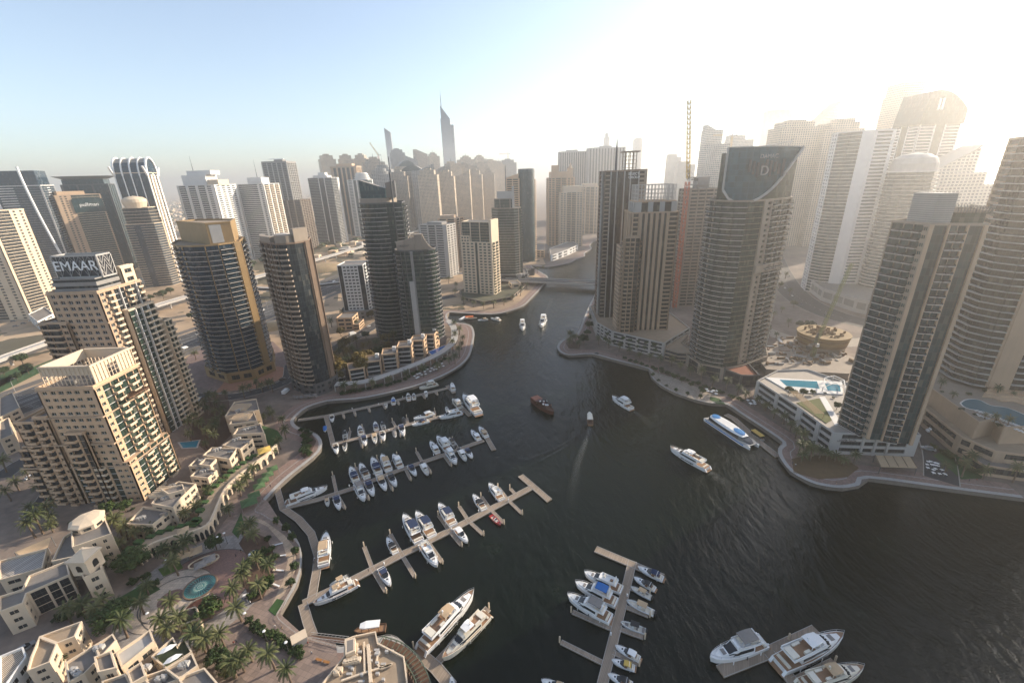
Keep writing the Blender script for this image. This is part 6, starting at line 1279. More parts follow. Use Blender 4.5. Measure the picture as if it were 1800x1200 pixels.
for px in ([(325, 703), (352, 698), (346, 708), (334, 712)], [(316, 778), (350, 774), (345, 786), (322, 787)]):
    q = PX(px, Z0); c_ = centroid(q); r_ = tag(bpy.data.objects.new('swimming_pool', None), 'blue garden pool %s' % ('by the palm grove next to the road' if px[0][1] == 703 else 'between the near tower and the villas'), 'pool'); C.objects.link(r_); r_.location = (c_[0], c_[1], Z0); mb = MB(); l_ = ccw([(a - c_[0], b - c_[1]) for a, b in q]); mb.prism(inset(l_, -.8), 0, .14); mb.build('rim', M['lgrey'], r_); mb = MB(); mb.sheet(l_, .16); mb.build('water_surface', M['poolw'], r_)
# ================================================================ pontoons
plank = grid_mat('pontoon_planks', (.30, .235, .175), (.15, .115, .085), .45, 40, .12, .5)
PN = {}
def pontoon(label, runs, fingers, wd=2.6, fw=1.5, piles=()):
    p0 = P(*runs[0][0], .6); r = thing('pontoon', label, 'pontoon', (p0.x, p0.y, 0)); o = Vector((p0.x, p0.y)); mb = MB()
    for k, run in enumerate(runs):
        pts = [P(u, v, .6).xy - o for u, v in run]; L_, R_ = ribbon(pts, wd); 
        for i in range(len(pts) - 1): mb.prism(ccw([L_[i], L_[i + 1], R_[i + 1], R_[i]]), -.25, .6 + .004 * k, bottom=True)
        for A in (L_, R_):
            for q0, q1 in zip(A, A[1:]): mb.bar((*q0, .62), (*q1, .62), .14, .16, 1)
    mb.build('walkway', [plank, M['lgrey']], r)
    for a, b in fingers:
        a, b = P(*a, .6).xy - o, P(*b, .6).xy - o; mb = MB(); L_, R_ = ribbon([a, b], fw); mb.prism(ccw([L_[0], L_[1], R_[1], R_[0]]), -.25, .56, bottom=True)
        for A in (L_, R_): mb.bar((*A[0], .58), (*A[1], .58), .1, .12, 1)
        mb.build('finger', [plank, M['lgrey']], r); mb = MB(); d = (b - a).normalized(); e = b + d * .45; mb.tube([(e.x, e.y, -.5), (e.x, e.y, 2.6), (e.x, e.y, 2.9)], [.28, .28, .05], 8); mb.build('pile', M['cream'], r)
    for u, v in piles: q = P(u, v, .6).xy - o; mb = MB(); mb.tube([(q.x, q.y, -.5), (q.x, q.y, 3.2), (q.x, q.y, 3.5)], [.3, .3, .05], 8); mb.build('pile', M['cream'], r)
    a, b = P(*runs[0][0], .6).xy - o, P(*runs[0][-1], .6).xy - o; d = b - a; n_ = max(1, int(d.length / 14))
    nn = Vector((-d.y, d.x)).normalized()
    for k in range(1, n_): q = a + d * (k / n_) + nn * (1.05 if k % 2 else -1.05); mb = MB(); mb.box(q.x - .18, q.x + .18, q.y - .18, q.y + .18, .605, 1.6); mb.box(q.x - .22, q.x + .22, q.y - .22, q.y + .22, 1.602, 1.72); mb.build('service_post', M['paint'], r)
    return r
pontoon('furthest pontoon, under the dark glass towers, with short stub fingers', [[(572, 731), (660, 712), (790, 681)], [(786, 677), (798, 690)], [(573, 731), (587, 786)], [(524, 738), (572, 731)]], [((602, 724), (605, 734)), ((622, 720), (625, 730)), ((647, 714), (650, 723)), ((673, 708), (677, 717)), ((698, 702), (701, 710)), ((742, 692), (747, 699)), ((764, 687), (769, 693))])
pontoon('second pontoon from the towers, starting at the side walkway', [[(585, 780), (660, 762), (720, 745), (815, 722)], [(812, 716), (826, 730)]], [((612, 774), (615, 757)), ((632, 769), (637, 785)), ((641, 767), (637, 751)), ((667, 759), (670, 776)), ((697, 752), (690, 740)), ((704, 750), (704, 766)), ((763, 735), (764, 722)), ((718, 746), (715, 734))])
pontoon('third pontoon, the one with the white motor yacht at its shore end', [[(497, 892), (560, 877), (625, 856), (700, 826), (780, 799), (850, 773)], [(846, 752), (868, 790)], [(486, 855), (497, 894)]], [((592, 868), (585, 835)), ((592, 868), (606, 892)), ((634, 852), (648, 876)), ((640, 850), (625, 820)), ((680, 834), (690, 860)), ((672, 838), (663, 806)), ((706, 824), (698, 800)), ((712, 822), (722, 842)), ((744, 810), (757, 830)), ((742, 811), (732, 793)), ((780, 799), (793, 817)), ((806, 789), (796, 773))])
pontoon('long middle pontoon ending in a T towards mid channel', [[(532, 1060), (600, 1028), (700, 977), (800, 927), (936, 855)], [(915, 835), (966, 879)], [(498, 893), (525, 912), (547, 937), (559, 975), (556, 1005), (548, 1050)], [(532, 1060), (541, 1092), (550, 1117)]], [((655, 1000), (640, 960)), ((655, 1000), (678, 1038)), ((706, 974), (686, 938)), ((706, 974), (729, 1012)), ((745, 955), (722, 918)), ((752, 951), (777, 987)), ((790, 932), (771, 905)), ((790, 932), (811, 957)), ((824, 915), (807, 889)), ((824, 915), (849, 938)), ((862, 894), (846, 872)), ((862, 894), (885, 918)), ((893, 878), (876, 856)), ((893, 878), (917, 901)), ((908, 870), (897, 858))], 3.0)
pontoon('front centre pontoon with a long cross head and two big finger berths', [[(1112, 985), (1088, 1085), (1058, 1205)], [(1047, 964), (1166, 1014)]], [((1075, 1104), (1006, 1074)), ((1060, 1164), (986, 1127)), ((1099, 1065), (1140, 1081)), ((1089, 1104), (1131, 1119)), ((1077, 1145), (1121, 1166)), ((1106, 1032), (1140, 1042))], 3.0)
pontoon('front right pontoon with a diagonal cross head between the big yachts', [[(1266, 1179), (1350, 1146), (1436, 1106)], [(1352, 1146), (1378, 1176), (1402, 1208)]], [((1396, 1196), (1466, 1161))], 3.4, 2.0, [(1386, 1123)])
pontoon('bottom pontoon between the two largest yachts and the restaurant', [[(728, 1140), (766, 1172), (794, 1206)]], [((768, 1163), (858, 1068))], 3.6, 2.4, [(727, 1137)])
pontoon('ferry pontoon beside the right bank promenade', [[(1290, 735), (1330, 772), (1368, 802)], [(1290, 735), (1276, 728)]], [], 3.4)
g_ = P(545, 1117, 2); h_ = P(612, 1127, 2); r_ = thing('gangway', 'latticed gangway from the promenade to the long middle pontoon', 'gangway', (g_.x, g_.y, 0)); d = Vector((h_.x - g_.x, h_.y - g_.y)); mb = MB(); mb.bar((0, 0, 1.4), (d.x, d.y, 2.0), 1.6, .2); mb.build('deck', M['wood'], r_); mb = MB(); n_ = Vector((-d.y, d.x)).normalized() * .8
for sg in (-1, 1):
    for z in (1.5, 2.6): mb.bar((n_.x * sg, n_.y * sg, z), (d.x + n_.x * sg, d.y + n_.y * sg, z + .6), .12)
    for k in range(10): a, b = d * (k / 10), d * ((k + 1) / 10); mb.bar((a.x + n_.x * sg, a.y + n_.y * sg, 1.5 + .06 * k), (b.x + n_.x * sg, b.y + n_.y * sg, 2.6 + .06 * k), .08)
mb.build('rail', M['lgrey'], r_)
# ================================================================ boats: each template lies along +x (bow), one metre scale
def hull_mesh(L, B, fb, z_in=.12, flare=.82, stern=.86, n=14, full=.5, mats=None):
    "closed hull with sheer, bow flare, gunwale and sunk deck; materials: hull, deck, boot stripe"
    mb = MB(); st = []
    for i in range(n + 1):
        s_ = i / n; x = -L / 2 + L * s_
        bw = (stern + (1 - stern) * min(1, s_ / .35)) if s_ < .35 else (1 - ((s_ - .35) / .65) ** (1.6 + full)) ** .62 if s_ < 1 else 0.0
        hb = B / 2 * bw; sh = fb * (1 + .38 * max(0, s_ - .3) ** 1.5 * 1.4)
        st.append((x, hb, sh))
    o = 0; rows = []
    for i, (x, hb, sh) in enumerate(st):
        rk = (.10 * L * ((i / n) ** 6))  # raked stem
        pr = [(x - rk, hb * flare * .92, -.35), (x - rk * .55, hb * flare, .12), (x - rk * .3, hb * (flare + .1), .30), (x, hb, sh), (x - .02, max(0, hb - .18), sh + .03), (x - .02, max(0, hb - .19), sh - z_in)]
        row = []
        for sg in (1, -1): row.append([len(mb.v) + k for k in range(6)]); mb.v.extend([(a, b * sg, c) for a, b, c in pr])
        rows.append(row)
    for i in range(n):
        for sg in (0, 1):
            A, Bq = rows[i][sg], rows[i + 1][sg]
            for k in range(5):
                f = (A[k], Bq[k], Bq[k + 1], A[k + 1]); f = f if sg == 1 else f[::-1]
                mb.f.append(f); mb.m.append(2 if k == 1 else 0)
        mb.f.append((rows[i][0][5], rows[i][1][5], rows[i + 1][1][5], rows[i + 1][0][5])); mb.m.append(1)
    a, b = rows[0]; mb.f.append((a[0], a[1], a[2], a[3], b[3], b[2], b[1], b[0])); mb.m.append(0); mb.f.append((a[3], a[4], a[5], b[5], b[4], b[3])); mb.m.append(0)
    return mb, st
def shell(mb, secs, mi=0, cap=True):
    "loft of (x, half width bottom, half width top, z bottom, z top) sections"
    o = len(mb.v)
    for x, wb, wt_, zb, zt in secs: mb.v.extend([(x, wb, zb), (x, wt_, zt), (x, -wt_, zt), (x, -wb, zb)])
    for i in range(len(secs) - 1):
        p = o + i * 4
        for k in range(3): mb.f.append((p + k, p + k + 1, p + k + 5, p + k + 4)); mb.m.append(mi)
    if cap:
        mb.f.append((o + 3, o + 2, o + 1, o)); mb.m.append(mi); p = o + (len(secs) - 1) * 4; mb.f.append((p, p + 1, p + 2, p + 3)); mb.m.append(mi)
def bow_rail(mb, st, x0, dz=.55, r=.025):
    pts = [(x - .1, hb - .1, sh + dz) for x, hb, sh in st if x >= x0]; pts = pts + [(x, -y, z) for x, y, z in reversed(pts[:-1])] if pts else []
    for a, b in zip(pts, pts[1:]): mb.bar(a, b, r * 2)
    for p in pts[::2]: mb.bar(p, (p[0], p[1], p[2] - dz), r * 1.6)
def fenders(root, L, B, fb, n=3):
    for k in range(n):
        for sg in (-1, 1):
            mb = MB(); x = -L * .32 + L * .5 * k / max(1, n - 1); mb.tube([(x, sg * (B / 2 + .1), fb * .25), (x, sg * (B / 2 + .1), fb * .85)], [.12, .12], 6); mb.build('fender', M['black'] if k % 2 else M['paint'], root)
def base(name, hullmat=None, deckmat=None, L=10, B=3.2, fb=1.0, stripe=None, z_in=.12, full=.5):
    r = bpy.data.objects.new(name, None); C.objects.link(r); mb, st = hull_mesh(L, B, fb, z_in, full=full); h = mb.build('hull', [hullmat or M['paint'], deckmat or M['paint'], stripe or M['navy']], r, False)
    return r, st
TPL = {}
def mk_cruiser(canopy=None, stripe=None, open_=True):
    L, B, fb = 10.0, 3.1, 1.05; r, st = base('motor_boat', L=L, B=B, fb=fb, stripe=stripe)
    mb = MB(); shell(mb, [(-.2, 1.25, 1.1, 1.0, 1.55), (1.2, 1.15, .95, 1.05, 1.55), (3.0, .75, .5, 1.2, 1.45), (4.0, .3, .15, 1.3, 1.36)]); mb.build('foredeck', M['paint'], r)
    mb = MB(); shell(mb, [(-.5, 1.3, 1.05, 1.45, 2.15), (.3, 1.2, .85, 1.5, 2.05), (1.3, .8, .55, 1.52, 1.6)]); mb.build('windscreen', M['glassd'], r)
    mb = MB(); mb.box(1.7, 2.3, -.3, .3, 1.52, 1.62); mb.build('hatch', M['glassd'], r)
    mb = MB(); mb.box(-4.5, -.6, -1.25, 1.25, .95, 1.0); mb.build('cockpit_floor', M['teak'], r)
    mb = MB(); mb.box(-4.4, -3.7, -1.2, 1.2, 1.0, 1.45); mb.box(-3.7, -1.8, .75, 1.2, 1.0, 1.42); mb.box(-1.6, -1.0, -.9, -.3, 1.0, 1.8); mb.build('seat', M['ivory'], r)
    mb = MB(); mb.box(-5.7, -4.95, -1.2, 1.2, .3, .42); mb.build('swim_platform', M['teak'], r)
    if canopy: mb = MB(); shell(mb, [(-3.4, 1.25, 1.1, 2.25, 2.4), (-1.8, 1.25, 1.15, 2.4, 2.6), (-.3, 1.15, 1.0, 2.3, 2.42)]); mb.build('canopy', canopy, r)
    mb = MB(); mb.bar((-3.2, 1.3, 1.1), (-2.6, 1.2, 2.45), .12); mb.bar((-3.2, -1.3, 1.1), (-2.6, -1.2, 2.45), .12); mb.bar((-2.6, 1.2, 2.45), (-2.6, -1.2, 2.45), .14); mb.build('radar_arch', M['paint'], r)
    mb = MB(); bow_rail(mb, st, 1.5); mb.build('rail', M['steel'], r); fenders(r, L, B, fb, 2); return r, L
def mk_fly(canopy, L=15.0, hullmat=None, deck=None):
    k = L / 15; B, fb = 4.4, 1.6; r, st = base('flybridge_yacht', hullmat=hullmat, deckmat=deck, L=15.0, B=B, fb=fb, stripe=M['dgrey'])
    hm = hullmat or M['paint']
    mb = MB(); shell(mb, [(-3.4, 1.85, 1.65, 1.5, 3.3), (1.0, 1.75, 1.5, 1.55, 3.3), (2.8, 1.5, 1.15, 1.6, 2.6), (5.0, .9, .6, 1.8, 2.15), (6.0, .35, .2, 1.95, 2.05)]); cb = mb.build('cabin', hm, r)
    mb = MB(); shell(mb, [(.9, 1.62, 1.38, 2.5, 3.36), (2.2, 1.45, 1.0, 2.5, 2.98), (3.2, 1.3, 1.0, 2.35, 2.52)]); mb.build('windscreen', M['glassd'], cb)
    for sg in (-1, 1): mb = MB(); mb.add([(-3.0, sg * 1.83, 2.1), (2.4, sg * 1.66, 2.1), (.6, sg * 1.60, 2.95), (-3.0, sg * 1.73, 2.95), (-3.0, sg * 1.7, 2.1), (2.4, sg * 1.5, 2.1), (.6, sg * 1.4, 2.95), (-3.0, sg * 1.6, 2.95)], [(0, 1, 2, 3), (7, 6, 5, 4), (0, 4, 5, 1), (1, 5, 6, 2), (2, 6, 7, 3), (3, 7, 4, 0)]); mb.build('side_window', M['glassd'], cb)
    mb = MB(); shell(mb, [(-5.6, 1.75, 1.75, 3.31, 3.45), (-3.0, 1.8, 1.8, 3.31, 3.45), (1.2, 1.55, 1.45, 3.31, 3.5)]); fd = mb.build('flybridge_deck', hm, r)
    mb = MB()
    for sg in (-1, 1): mb.bar((-5.4, sg * 1.7, 3.7), (.9, sg * 1.5, 3.75), .12, .5)
    shell(mb, [(.5, 1.5, 1.3, 3.5, 4.0), (1.2, 1.3, 1.0, 3.5, 3.95)]); mb.build('flybridge_coaming', hm, r)
    mb = MB(); mb.box(-5.0, -4.3, -1.4, 1.4, 3.46, 3.9); mb.box(-4.3, -2.6, .9, 1.4, 3.46, 3.88); mb.box(-.9, -.3, -1.1, .2, 3.46, 4.1); mb.build('seat', M['ivory'], fd); mb = MB(); mb.box(-3.9, -2.9, -.5, .4, 3.46, 3.85); mb.build('table', M['teak'], fd)
    if canopy: mb = MB(); shell(mb, [(-4.2, 1.55, 1.4, 5.15, 5.25), (-2.2, 1.6, 1.45, 5.25, 5.42), (-.2, 1.5, 1.35, 5.15, 5.28)]); mb.build('canopy', canopy, r); [onebar('canopy_frame', M['steel'], r, (x, y, 3.5), (x, y * 1.02, 5.2), .07) for x in (-4.0, -.4) for y in (-1.45, 1.45)]
    mb = MB(); mb.box(-7.0, -3.5, -1.8, 1.8, 1.42, 1.52); mb.build('aft_deck', M['teak'], r); mb = MB(); mb.box(-6.8, -6.2, -1.6, 1.6, 1.52, 2.0); mb.build('aft_seat', M['ivory'], r)
    mb = MB(); mb.box(-8.3, -7.42, -1.8, 1.8, .35, .5); mb.build('swim_platform', M['teak'], r)
    mb = MB(); mb.box(3.4, 4.4, -.7, .7, 2.36, 2.46); mb.build('sun_pad', M['canvas'], r)
    mb = MB(); mb.bar((-4.9, 1.6, 3.4), (-4.6, 1.5, 4.9), .16); mb.bar((-4.9, -1.6, 3.4), (-4.6, -1.5, 4.9), .16); mb.bar((-4.6, 1.5, 4.9), (-4.6, -1.5, 4.9), .2); mb.tube([(-4.6, 0, 4.9), (-4.6, 0, 5.2)], [.3, .25], 8); mb.build('radar_arch', hm, r)
    mb = MB(); bow_rail(mb, st, 1.0, .7, .03); mb.build('rail', M['steel'], r); fenders(r, 15, B, fb, 3); return r, 15.0
def mk_yacht(tan=True, hullmat=None, L=27.0, canopy=None):
    B, fb = 6.2, 2.5; hm = hullmat or M['paint']; r, st = base('motor_yacht', hullmat=hm, deckmat=M['teak'], L=27.0, B=B, fb=fb, stripe=M['dgrey'], full=.3)
    mb = MB(); shell(mb, [(-7.5, 2.5, 2.35, 2.4, 4.7), (2.0, 2.5, 2.2, 2.4, 4.7), (5.0, 2.2, 1.7, 2.5, 3.9), (9.0, 1.4, 1.0, 2.8, 3.35), (11.0, .7, .4, 3.0, 3.1)]); cb = mb.build('cabin', hm, r)
    mb = MB(); shell(mb, [(2.2, 2.33, 2.05, 3.9, 4.62), (4.0, 2.16, 1.7, 3.6, 4.28), (5.2, 2.0, 1.55, 3.5, 3.93)]); mb.build('windscreen', M['glassd'], cb)
    for sg in (-1, 1):
        mb = MB(); mb.add([(-7, sg * 2.52, 3.1), (4.4, sg * 2.36, 3.1), (2.0, sg * 2.36, 4.1), (-7, sg * 2.46, 4.1), (-7, sg * 2.3, 3.1), (4.4, sg * 2.1, 3.1), (2.0, sg * 2.1, 4.1), (-7, sg * 2.3, 4.1)], [(0, 1, 2, 3), (7, 6, 5, 4), (0, 4, 5, 1), (1, 5, 6, 2), (2, 6, 7, 3), (3, 7, 4, 0)]); mb.build('side_window', M['glassd'], cb)
        mb = MB(); mb.box(-6, 3, sg * 3.06 - .06, sg * 3.06 + .06, 1.25, 1.75); mb.build('hull_window', M['glassd'], r)
    mb = MB(); shell(mb, [(-11.0, 2.5, 2.5, 4.72, 4.9), (-3, 2.55, 2.55, 4.72, 4.9), (3.2, 2.1, 2.0, 4.72, 4.95)]); fd = mb.build('flybridge_deck', hm, r); mb = MB(); mb.box(-9.5, -1.5, -1.9, 1.9, 4.91, 4.95); mb.build('flybridge_floor', M['teak'], fd)
    mb = MB()
    for sg in (-1, 1): mb.bar((-10.8, sg * 2.45, 5.3), (2.4, sg * 2.05, 5.35), .18, .8)
    shell(mb, [(1.8, 2.0, 1.8, 4.95, 5.7), (3.2, 1.7, 1.3, 4.95, 5.5)]); mb.build('flybridge_coaming', hm, r)
    mb = MB(); mb.box(-10.6, -8.2, -1.8, 1.8, 4.96, 5.5); mb.box(-7.5, -4.5, 1.2, 2.0, 4.96, 5.45); mb.box(-.8, .2, -1.6, .4, 4.96, 5.8); mb.box(-6, -4, -2.0, -1.2, 4.96, 5.9); mb.build('seat', M['ivory'], r)
    mb = MB(); shell(mb, [(-3.6, 2.0, 1.8, 6.9, 7.05), (-1.5, 2.05, 1.9, 7.0, 7.25), (1.3, 1.7, 1.5, 6.9, 7.05)]); mb.build('hardtop', canopy or M['tan'], r); mb = MB(); [mb.bar((x, y, 4.9), (x * .95, y, 6.95), .16) for x in (-3.4, 1.0) for y in (-1.75, 1.75)]; mb.tube([(-3, 0, 7.1), (-3, 0, 8.6)], [.12, .05], 5); mb.tube([(-2.4, .7, 7.1), (-2.4, .7, 7.6)], [.35, .3], 8); mb.build('hardtop_frame', hm, r)
    mb = MB(); mb.box(-13, -7.6, -2.6, 2.6, 2.36, 2.44); mb.build('aft_deck', M['teak'], r); mb = MB(); mb.box(-12.4, -11.5, -2.2, 2.2, 2.44, 3.0); mb.build('aft_seat', M['ivory'], r); mb = MB(); mb.box(-15, -13.4, -2.5, 2.5, .5, .75); mb.build('swim_platform', M['teak'], r)
    for sg in (-1, 1):
        mb = MB(); mb.bar((-13.4, sg * 2.3, 2.4), (-14.6, sg * 2.3, .8), .8, .4); mb.build('stair', hm, r)
    mb = MB(); mb.box(6.5, 8.2, -1.0, 1.0, 3.55, 3.68); mb.build('sun_pad', M['canvas'], r); mb = MB(); [mb.box(4.9 + .02, 5.5, y - .25, y + .25, 3.86, 3.98) for y in (-.8, 0, .8)]; mb.build('hatch', M['glassd'], r)
    mb = MB(); bow_rail(mb, st, 3.0, .9, .04); mb.build('rail', M['steel'], r); fenders(r, 27, B, fb, 4); return r, 27.0
def mk_open(top=None, seatm=None, hullmat=None, deck=None, eng=2):
    L, B, fb = 8.0, 2.5, .85; r, st = base('open_boat', hullmat=hullmat, deckmat=deck or M['ivory'], L=L, B=B, fb=fb, stripe=M['dgrey'], z_in=.35)
    mb = MB(); mb.box(-.4, .7, -.55, .55, .5, 1.5); cb = mb.build('console', M['paint'], r); mb = MB(); shell(mb, [(.3, .55, .5, 1.5, 1.95), (.75, .5, .35, 1.5, 1.75)]); mb.build('windscreen', M['glassd'], cb)
    mb = MB(); mb.box(-3.6, -2.9, -1, 1, .5, .95); mb.box(-1.6, -1.1, -.5, .5, .5, 1.2); mb.box(1.5, 2.6, -.55, .55, .5, .85); mb.build('seat', seatm or M['ivory'], r)
    if top: mb = MB(); shell(mb, [(-1.9, 1.0, .9, 2.35, 2.45), (.9, 1.0, .85, 2.35, 2.45)]); mb.build('canopy', top, r); [onebar('canopy_frame', M['steel'], r, (x, y, .5), (x, y, 2.36), .07) for x in (-1.6, .6) for y in (-.75, .75)]
    for k in range(eng): y = (k - (eng - 1) / 2) * .7; mb = MB(); mb.box(-4.6, -4.02, y - .22, y + .22, .5, 1.35); mb.box(-4.5, -4.2, y - .1, y + .1, -.3, .5); mb.build('outboard_motor', M['black'], r)
    mb = MB(); bow_rail(mb, st, 1.4, .35, .02); mb.build('rail', M['steel'], r); return r, L
def mk_covered(cm):
    L, B, fb = 8.0, 2.6, .9; r, st = base('covered_boat', L=L, B=B, fb=fb); mb = MB(); shell(mb, [(-3.8, 1.15, .8, .9, 1.1), (-1.5, 1.3, .5, .95, 1.75), (.6, 1.25, .45, 1.0, 1.7), (2.6, .85, .3, 1.1, 1.25), (3.5, .35, .1, 1.15, 1.2)]); mb.build('cover', cm, r); mb = MB(); mb.box(-4.5, -4.02, -.22, .22, .4, 1.2); mb.build('outboard_motor', M['black'], r); return r, L
def tpl(key):
    if key in TPL: return TPL[key], False
    k, _, v = key.partition(':')
    cm = {'navy': M['navy'], 'blue': M['blue'], 'grey': M['canvas'], 'tan': M['tan'], 'white': M['paint'], 'dark': M['black'], 'yellow': M['yellow'], '': None}.get(v)
    if k == 'cruiser': t = mk_cruiser(cm)
    elif k == 'fly': t = mk_fly(cm)
    elif k == 'ivoryfly': t = mk_fly(cm, hullmat=M['ivory'])
    elif k == 'yacht': t = mk_yacht(canopy=cm)
    elif k == 'ivoryyacht': t = mk_yacht(canopy=cm, hullmat=M['ivory'])
    elif k == 'open': t = mk_open(cm, M['red'] if v == 'red' else (M['canvas'] if v == 'dark' else None), M['red'] if v == 'red' else None)
    elif k == 'cover': t = mk_covered(cm)
    TPL[key] = t; return t, True
def boat(key, bow, stern, label, group=None, cat='boat', wmul=1.0, z=0.0):
    (r, L), first = tpl(key); o = r if first else dup(r)
    a, b = P(*bow, 1.0), P(*stern, .8); d = Vector((a.x - b.x, a.y - b.y)); k = d.length / (L * 1.05)
    o.location = ((a.x + b.x) / 2, (a.y + b.y) / 2, z); o.rotation_euler = (0, 0, math.atan2(d.y, d.x)); ky = min(1.5, max(.8, k ** -.25)); o.scale = (k, k * ky * wmul, k * .5 * (1 + ky))
    for pr in ('label', 'category', 'group'):
        if pr in o: del o[pr]
    return tag(o, label, cat, group)
ORD = ['first', 'second', 'third', 'fourth', 'fifth', 'sixth', 'seventh', 'eighth', 'ninth', 'tenth', 'eleventh', 'twelfth']
LOOK = {'cruiser': 'white open cruiser', 'fly': 'white flybridge yacht', 'yacht': 'white motor yacht', 'ivoryyacht': 'ivory motor yacht', 'ivoryfly': 'ivory flybridge yacht', 'open': 'small open boat', 'cover': 'small boat under a cover'}
COL = {'navy': ' with navy canopy', 'blue': ' with blue canopy', 'grey': ' with grey canopy', 'tan': ' with tan canopy', 'white': ' with white top', 'dark': ' with dark top', 'yellow': ' with yellow canopy', 'red': ' painted red', '': ''}
def fleet(dock, group, lst):
    for side in ('far', 'near'):
        q = [e for e in lst if e[0] == side]
        for k, (s_, key, bow, st) in enumerate(q):
            a, _, c = key.partition(':'); boat(key, bow, st, '%s%s, %s from shore, %s side of %s' % (LOOK[a], COL[c], ORD[k], side, dock), group)
fleet('furthest pontoon', 'boats on the furthest pontoon', [('near', 'cruiser:', (584, 741), (583, 729)), ('near', 'open:', (679, 716), (678, 708)), ('far', 'cruiser:blue', (691, 698), (692, 711)), ('far', 'cruiser:', (717, 691), (719, 704)), ('far', 'cruiser:', (727, 691), (728, 702)), ('near', 'open:white', (750, 697), (748, 688)), ('far', 'ivoryfly:white', (736, 683), (770, 675)), ('far', 'cruiser:white', (794, 673), (797, 687))])
boat('cover:blue', (571, 758), (571, 748), 'tiny blue covered boat left of the side walkway', None)
fleet('second pontoon', 'boats on the second pontoon', [('near', 'cruiser:', (592, 797), (589, 779)), ('near', 'open:dark', (606, 792), (606, 778)), ('far', 'open:dark', (606, 756), (607, 772)), ('far', 'cruiser:', (632, 748), (635, 766)), ('near', 'cruiser:navy', (642, 783), (639, 765)), ('far', 'cruiser:navy', (659, 741), (662, 757)), ('near', 'open:tan', (660, 779), (657, 762)), ('far', 'open:dark', (671, 741), (675, 755)), ('near', 'cruiser:', (675, 774), (671, 757)), ('near', 'cover:grey', (695, 768), (692, 755)), ('near', 'cruiser:navy', (710, 766), (704, 747)), ('far', 'cover:dark', (709, 733), (711, 746)), ('far', 'cruiser:white', (726, 737), (764, 726)), ('near', 'cruiser:navy', (723, 747), (755, 739)), ('near', 'fly:', (771, 735), (813, 725)), ('far', 'open:', (784, 714), (788, 725)), ('far', 'ivoryfly:white', (795, 702), (811, 718)), ('far', 'fly:white', (814, 697), (842, 730))])
boat('yacht:white', (578, 856), (503, 886), 'large white motor yacht at the shore end of the third pontoon', 'boats on the third pontoon', 'yacht')
fleet('third pontoon', 'boats on the third pontoon', [('near', 'open:tan', (576, 889), (574, 874)), ('near', 'cruiser:navy', (597, 896), (590, 871)), ('far', 'cruiser:navy', (616, 821), (627, 849)), ('far', 'cruiser:dark', (633, 815), (646, 842)), ('far', 'cruiser:navy', (654, 805), (667, 836)), ('far', 'fly:tan', (671, 800), (684, 829)), ('far', 'fly:white', (691, 799), (705, 823)), ('near', 'fly:grey', (641, 881), (627, 851)), ('near', 'cruiser:navy', (657, 872), (645, 845)), ('near', 'cruiser:tan', (679, 862), (666, 837)), ('near', 'cruiser:dark', (697, 855), (684, 833)), ('near', 'cruiser:navy', (732, 836), (719, 817)), ('near', 'open:white', (753, 835), (741, 815)), ('far', 'cruiser:white', (756, 776), (770, 797)), ('far', 'fly:white', (768, 768), (791, 795)), ('far', 'open:dark', (789, 769), (801, 785)), ('near', 'fly:white', (803, 816), (786, 792)), ('near', 'open:white', (820, 810), (807, 791)), ('near', 'cruiser:navy', (831, 805), (818, 788)), ('far', 'cruiser:white', (828, 756), (843, 774)), ('far', 'cruiser:tan', (842, 750), (856, 769))])
fleet('long middle pontoon', 'boats on the long middle pontoon', [('far', 'cruiser:dark', (680, 944), (696, 973)), ('far', 'fly:navy', (709, 906), (738, 955)), ('far', 'fly:navy', (731, 901), (761, 945)), ('far', 'fly:navy', (771, 886), (798, 925)), ('far', 'cruiser:dark', (831, 869), (852, 897)), ('far', 'fly:', (859, 850), (883, 880)), ('near', 'cruiser:navy', (687, 1030), (668, 997)), ('near', 'fly:', (770, 997), (741, 955)), ('near', 'cruiser:white', (823, 954), (800, 927)), ('near', 'open:red', (881, 922), (862, 904))])
boat('yacht:tan', (549, 1063), (629, 1024), 'white motor yacht with tan hardtop at the root of the long middle pontoon', None, 'yacht')
boat('open:tan', (578, 1029), (612, 1011), 'small tan-topped boat tucked behind the yacht at the middle pontoon root')
boat('fly:tan', (574, 937), (569, 997), 'white flybridge yacht lying along the curved walkway by the boardwalk', None, 'yacht')
boat('yacht:tan', (836, 1039), (740, 1145), 'largest white superyacht with teak decks at the bottom pontoon', None, 'yacht')
boat('ivoryyacht:white', (776, 1163), (858, 1079), 'ivory yacht with pale hardtop beside the largest superyacht', None, 'yacht')
boat('cruiser:white', (793, 1186), (798, 1225), 'white bow poking in at the bottom edge beside the bottom pontoon')
fleet('front centre pontoon', 'boats on the front centre pontoon', [])
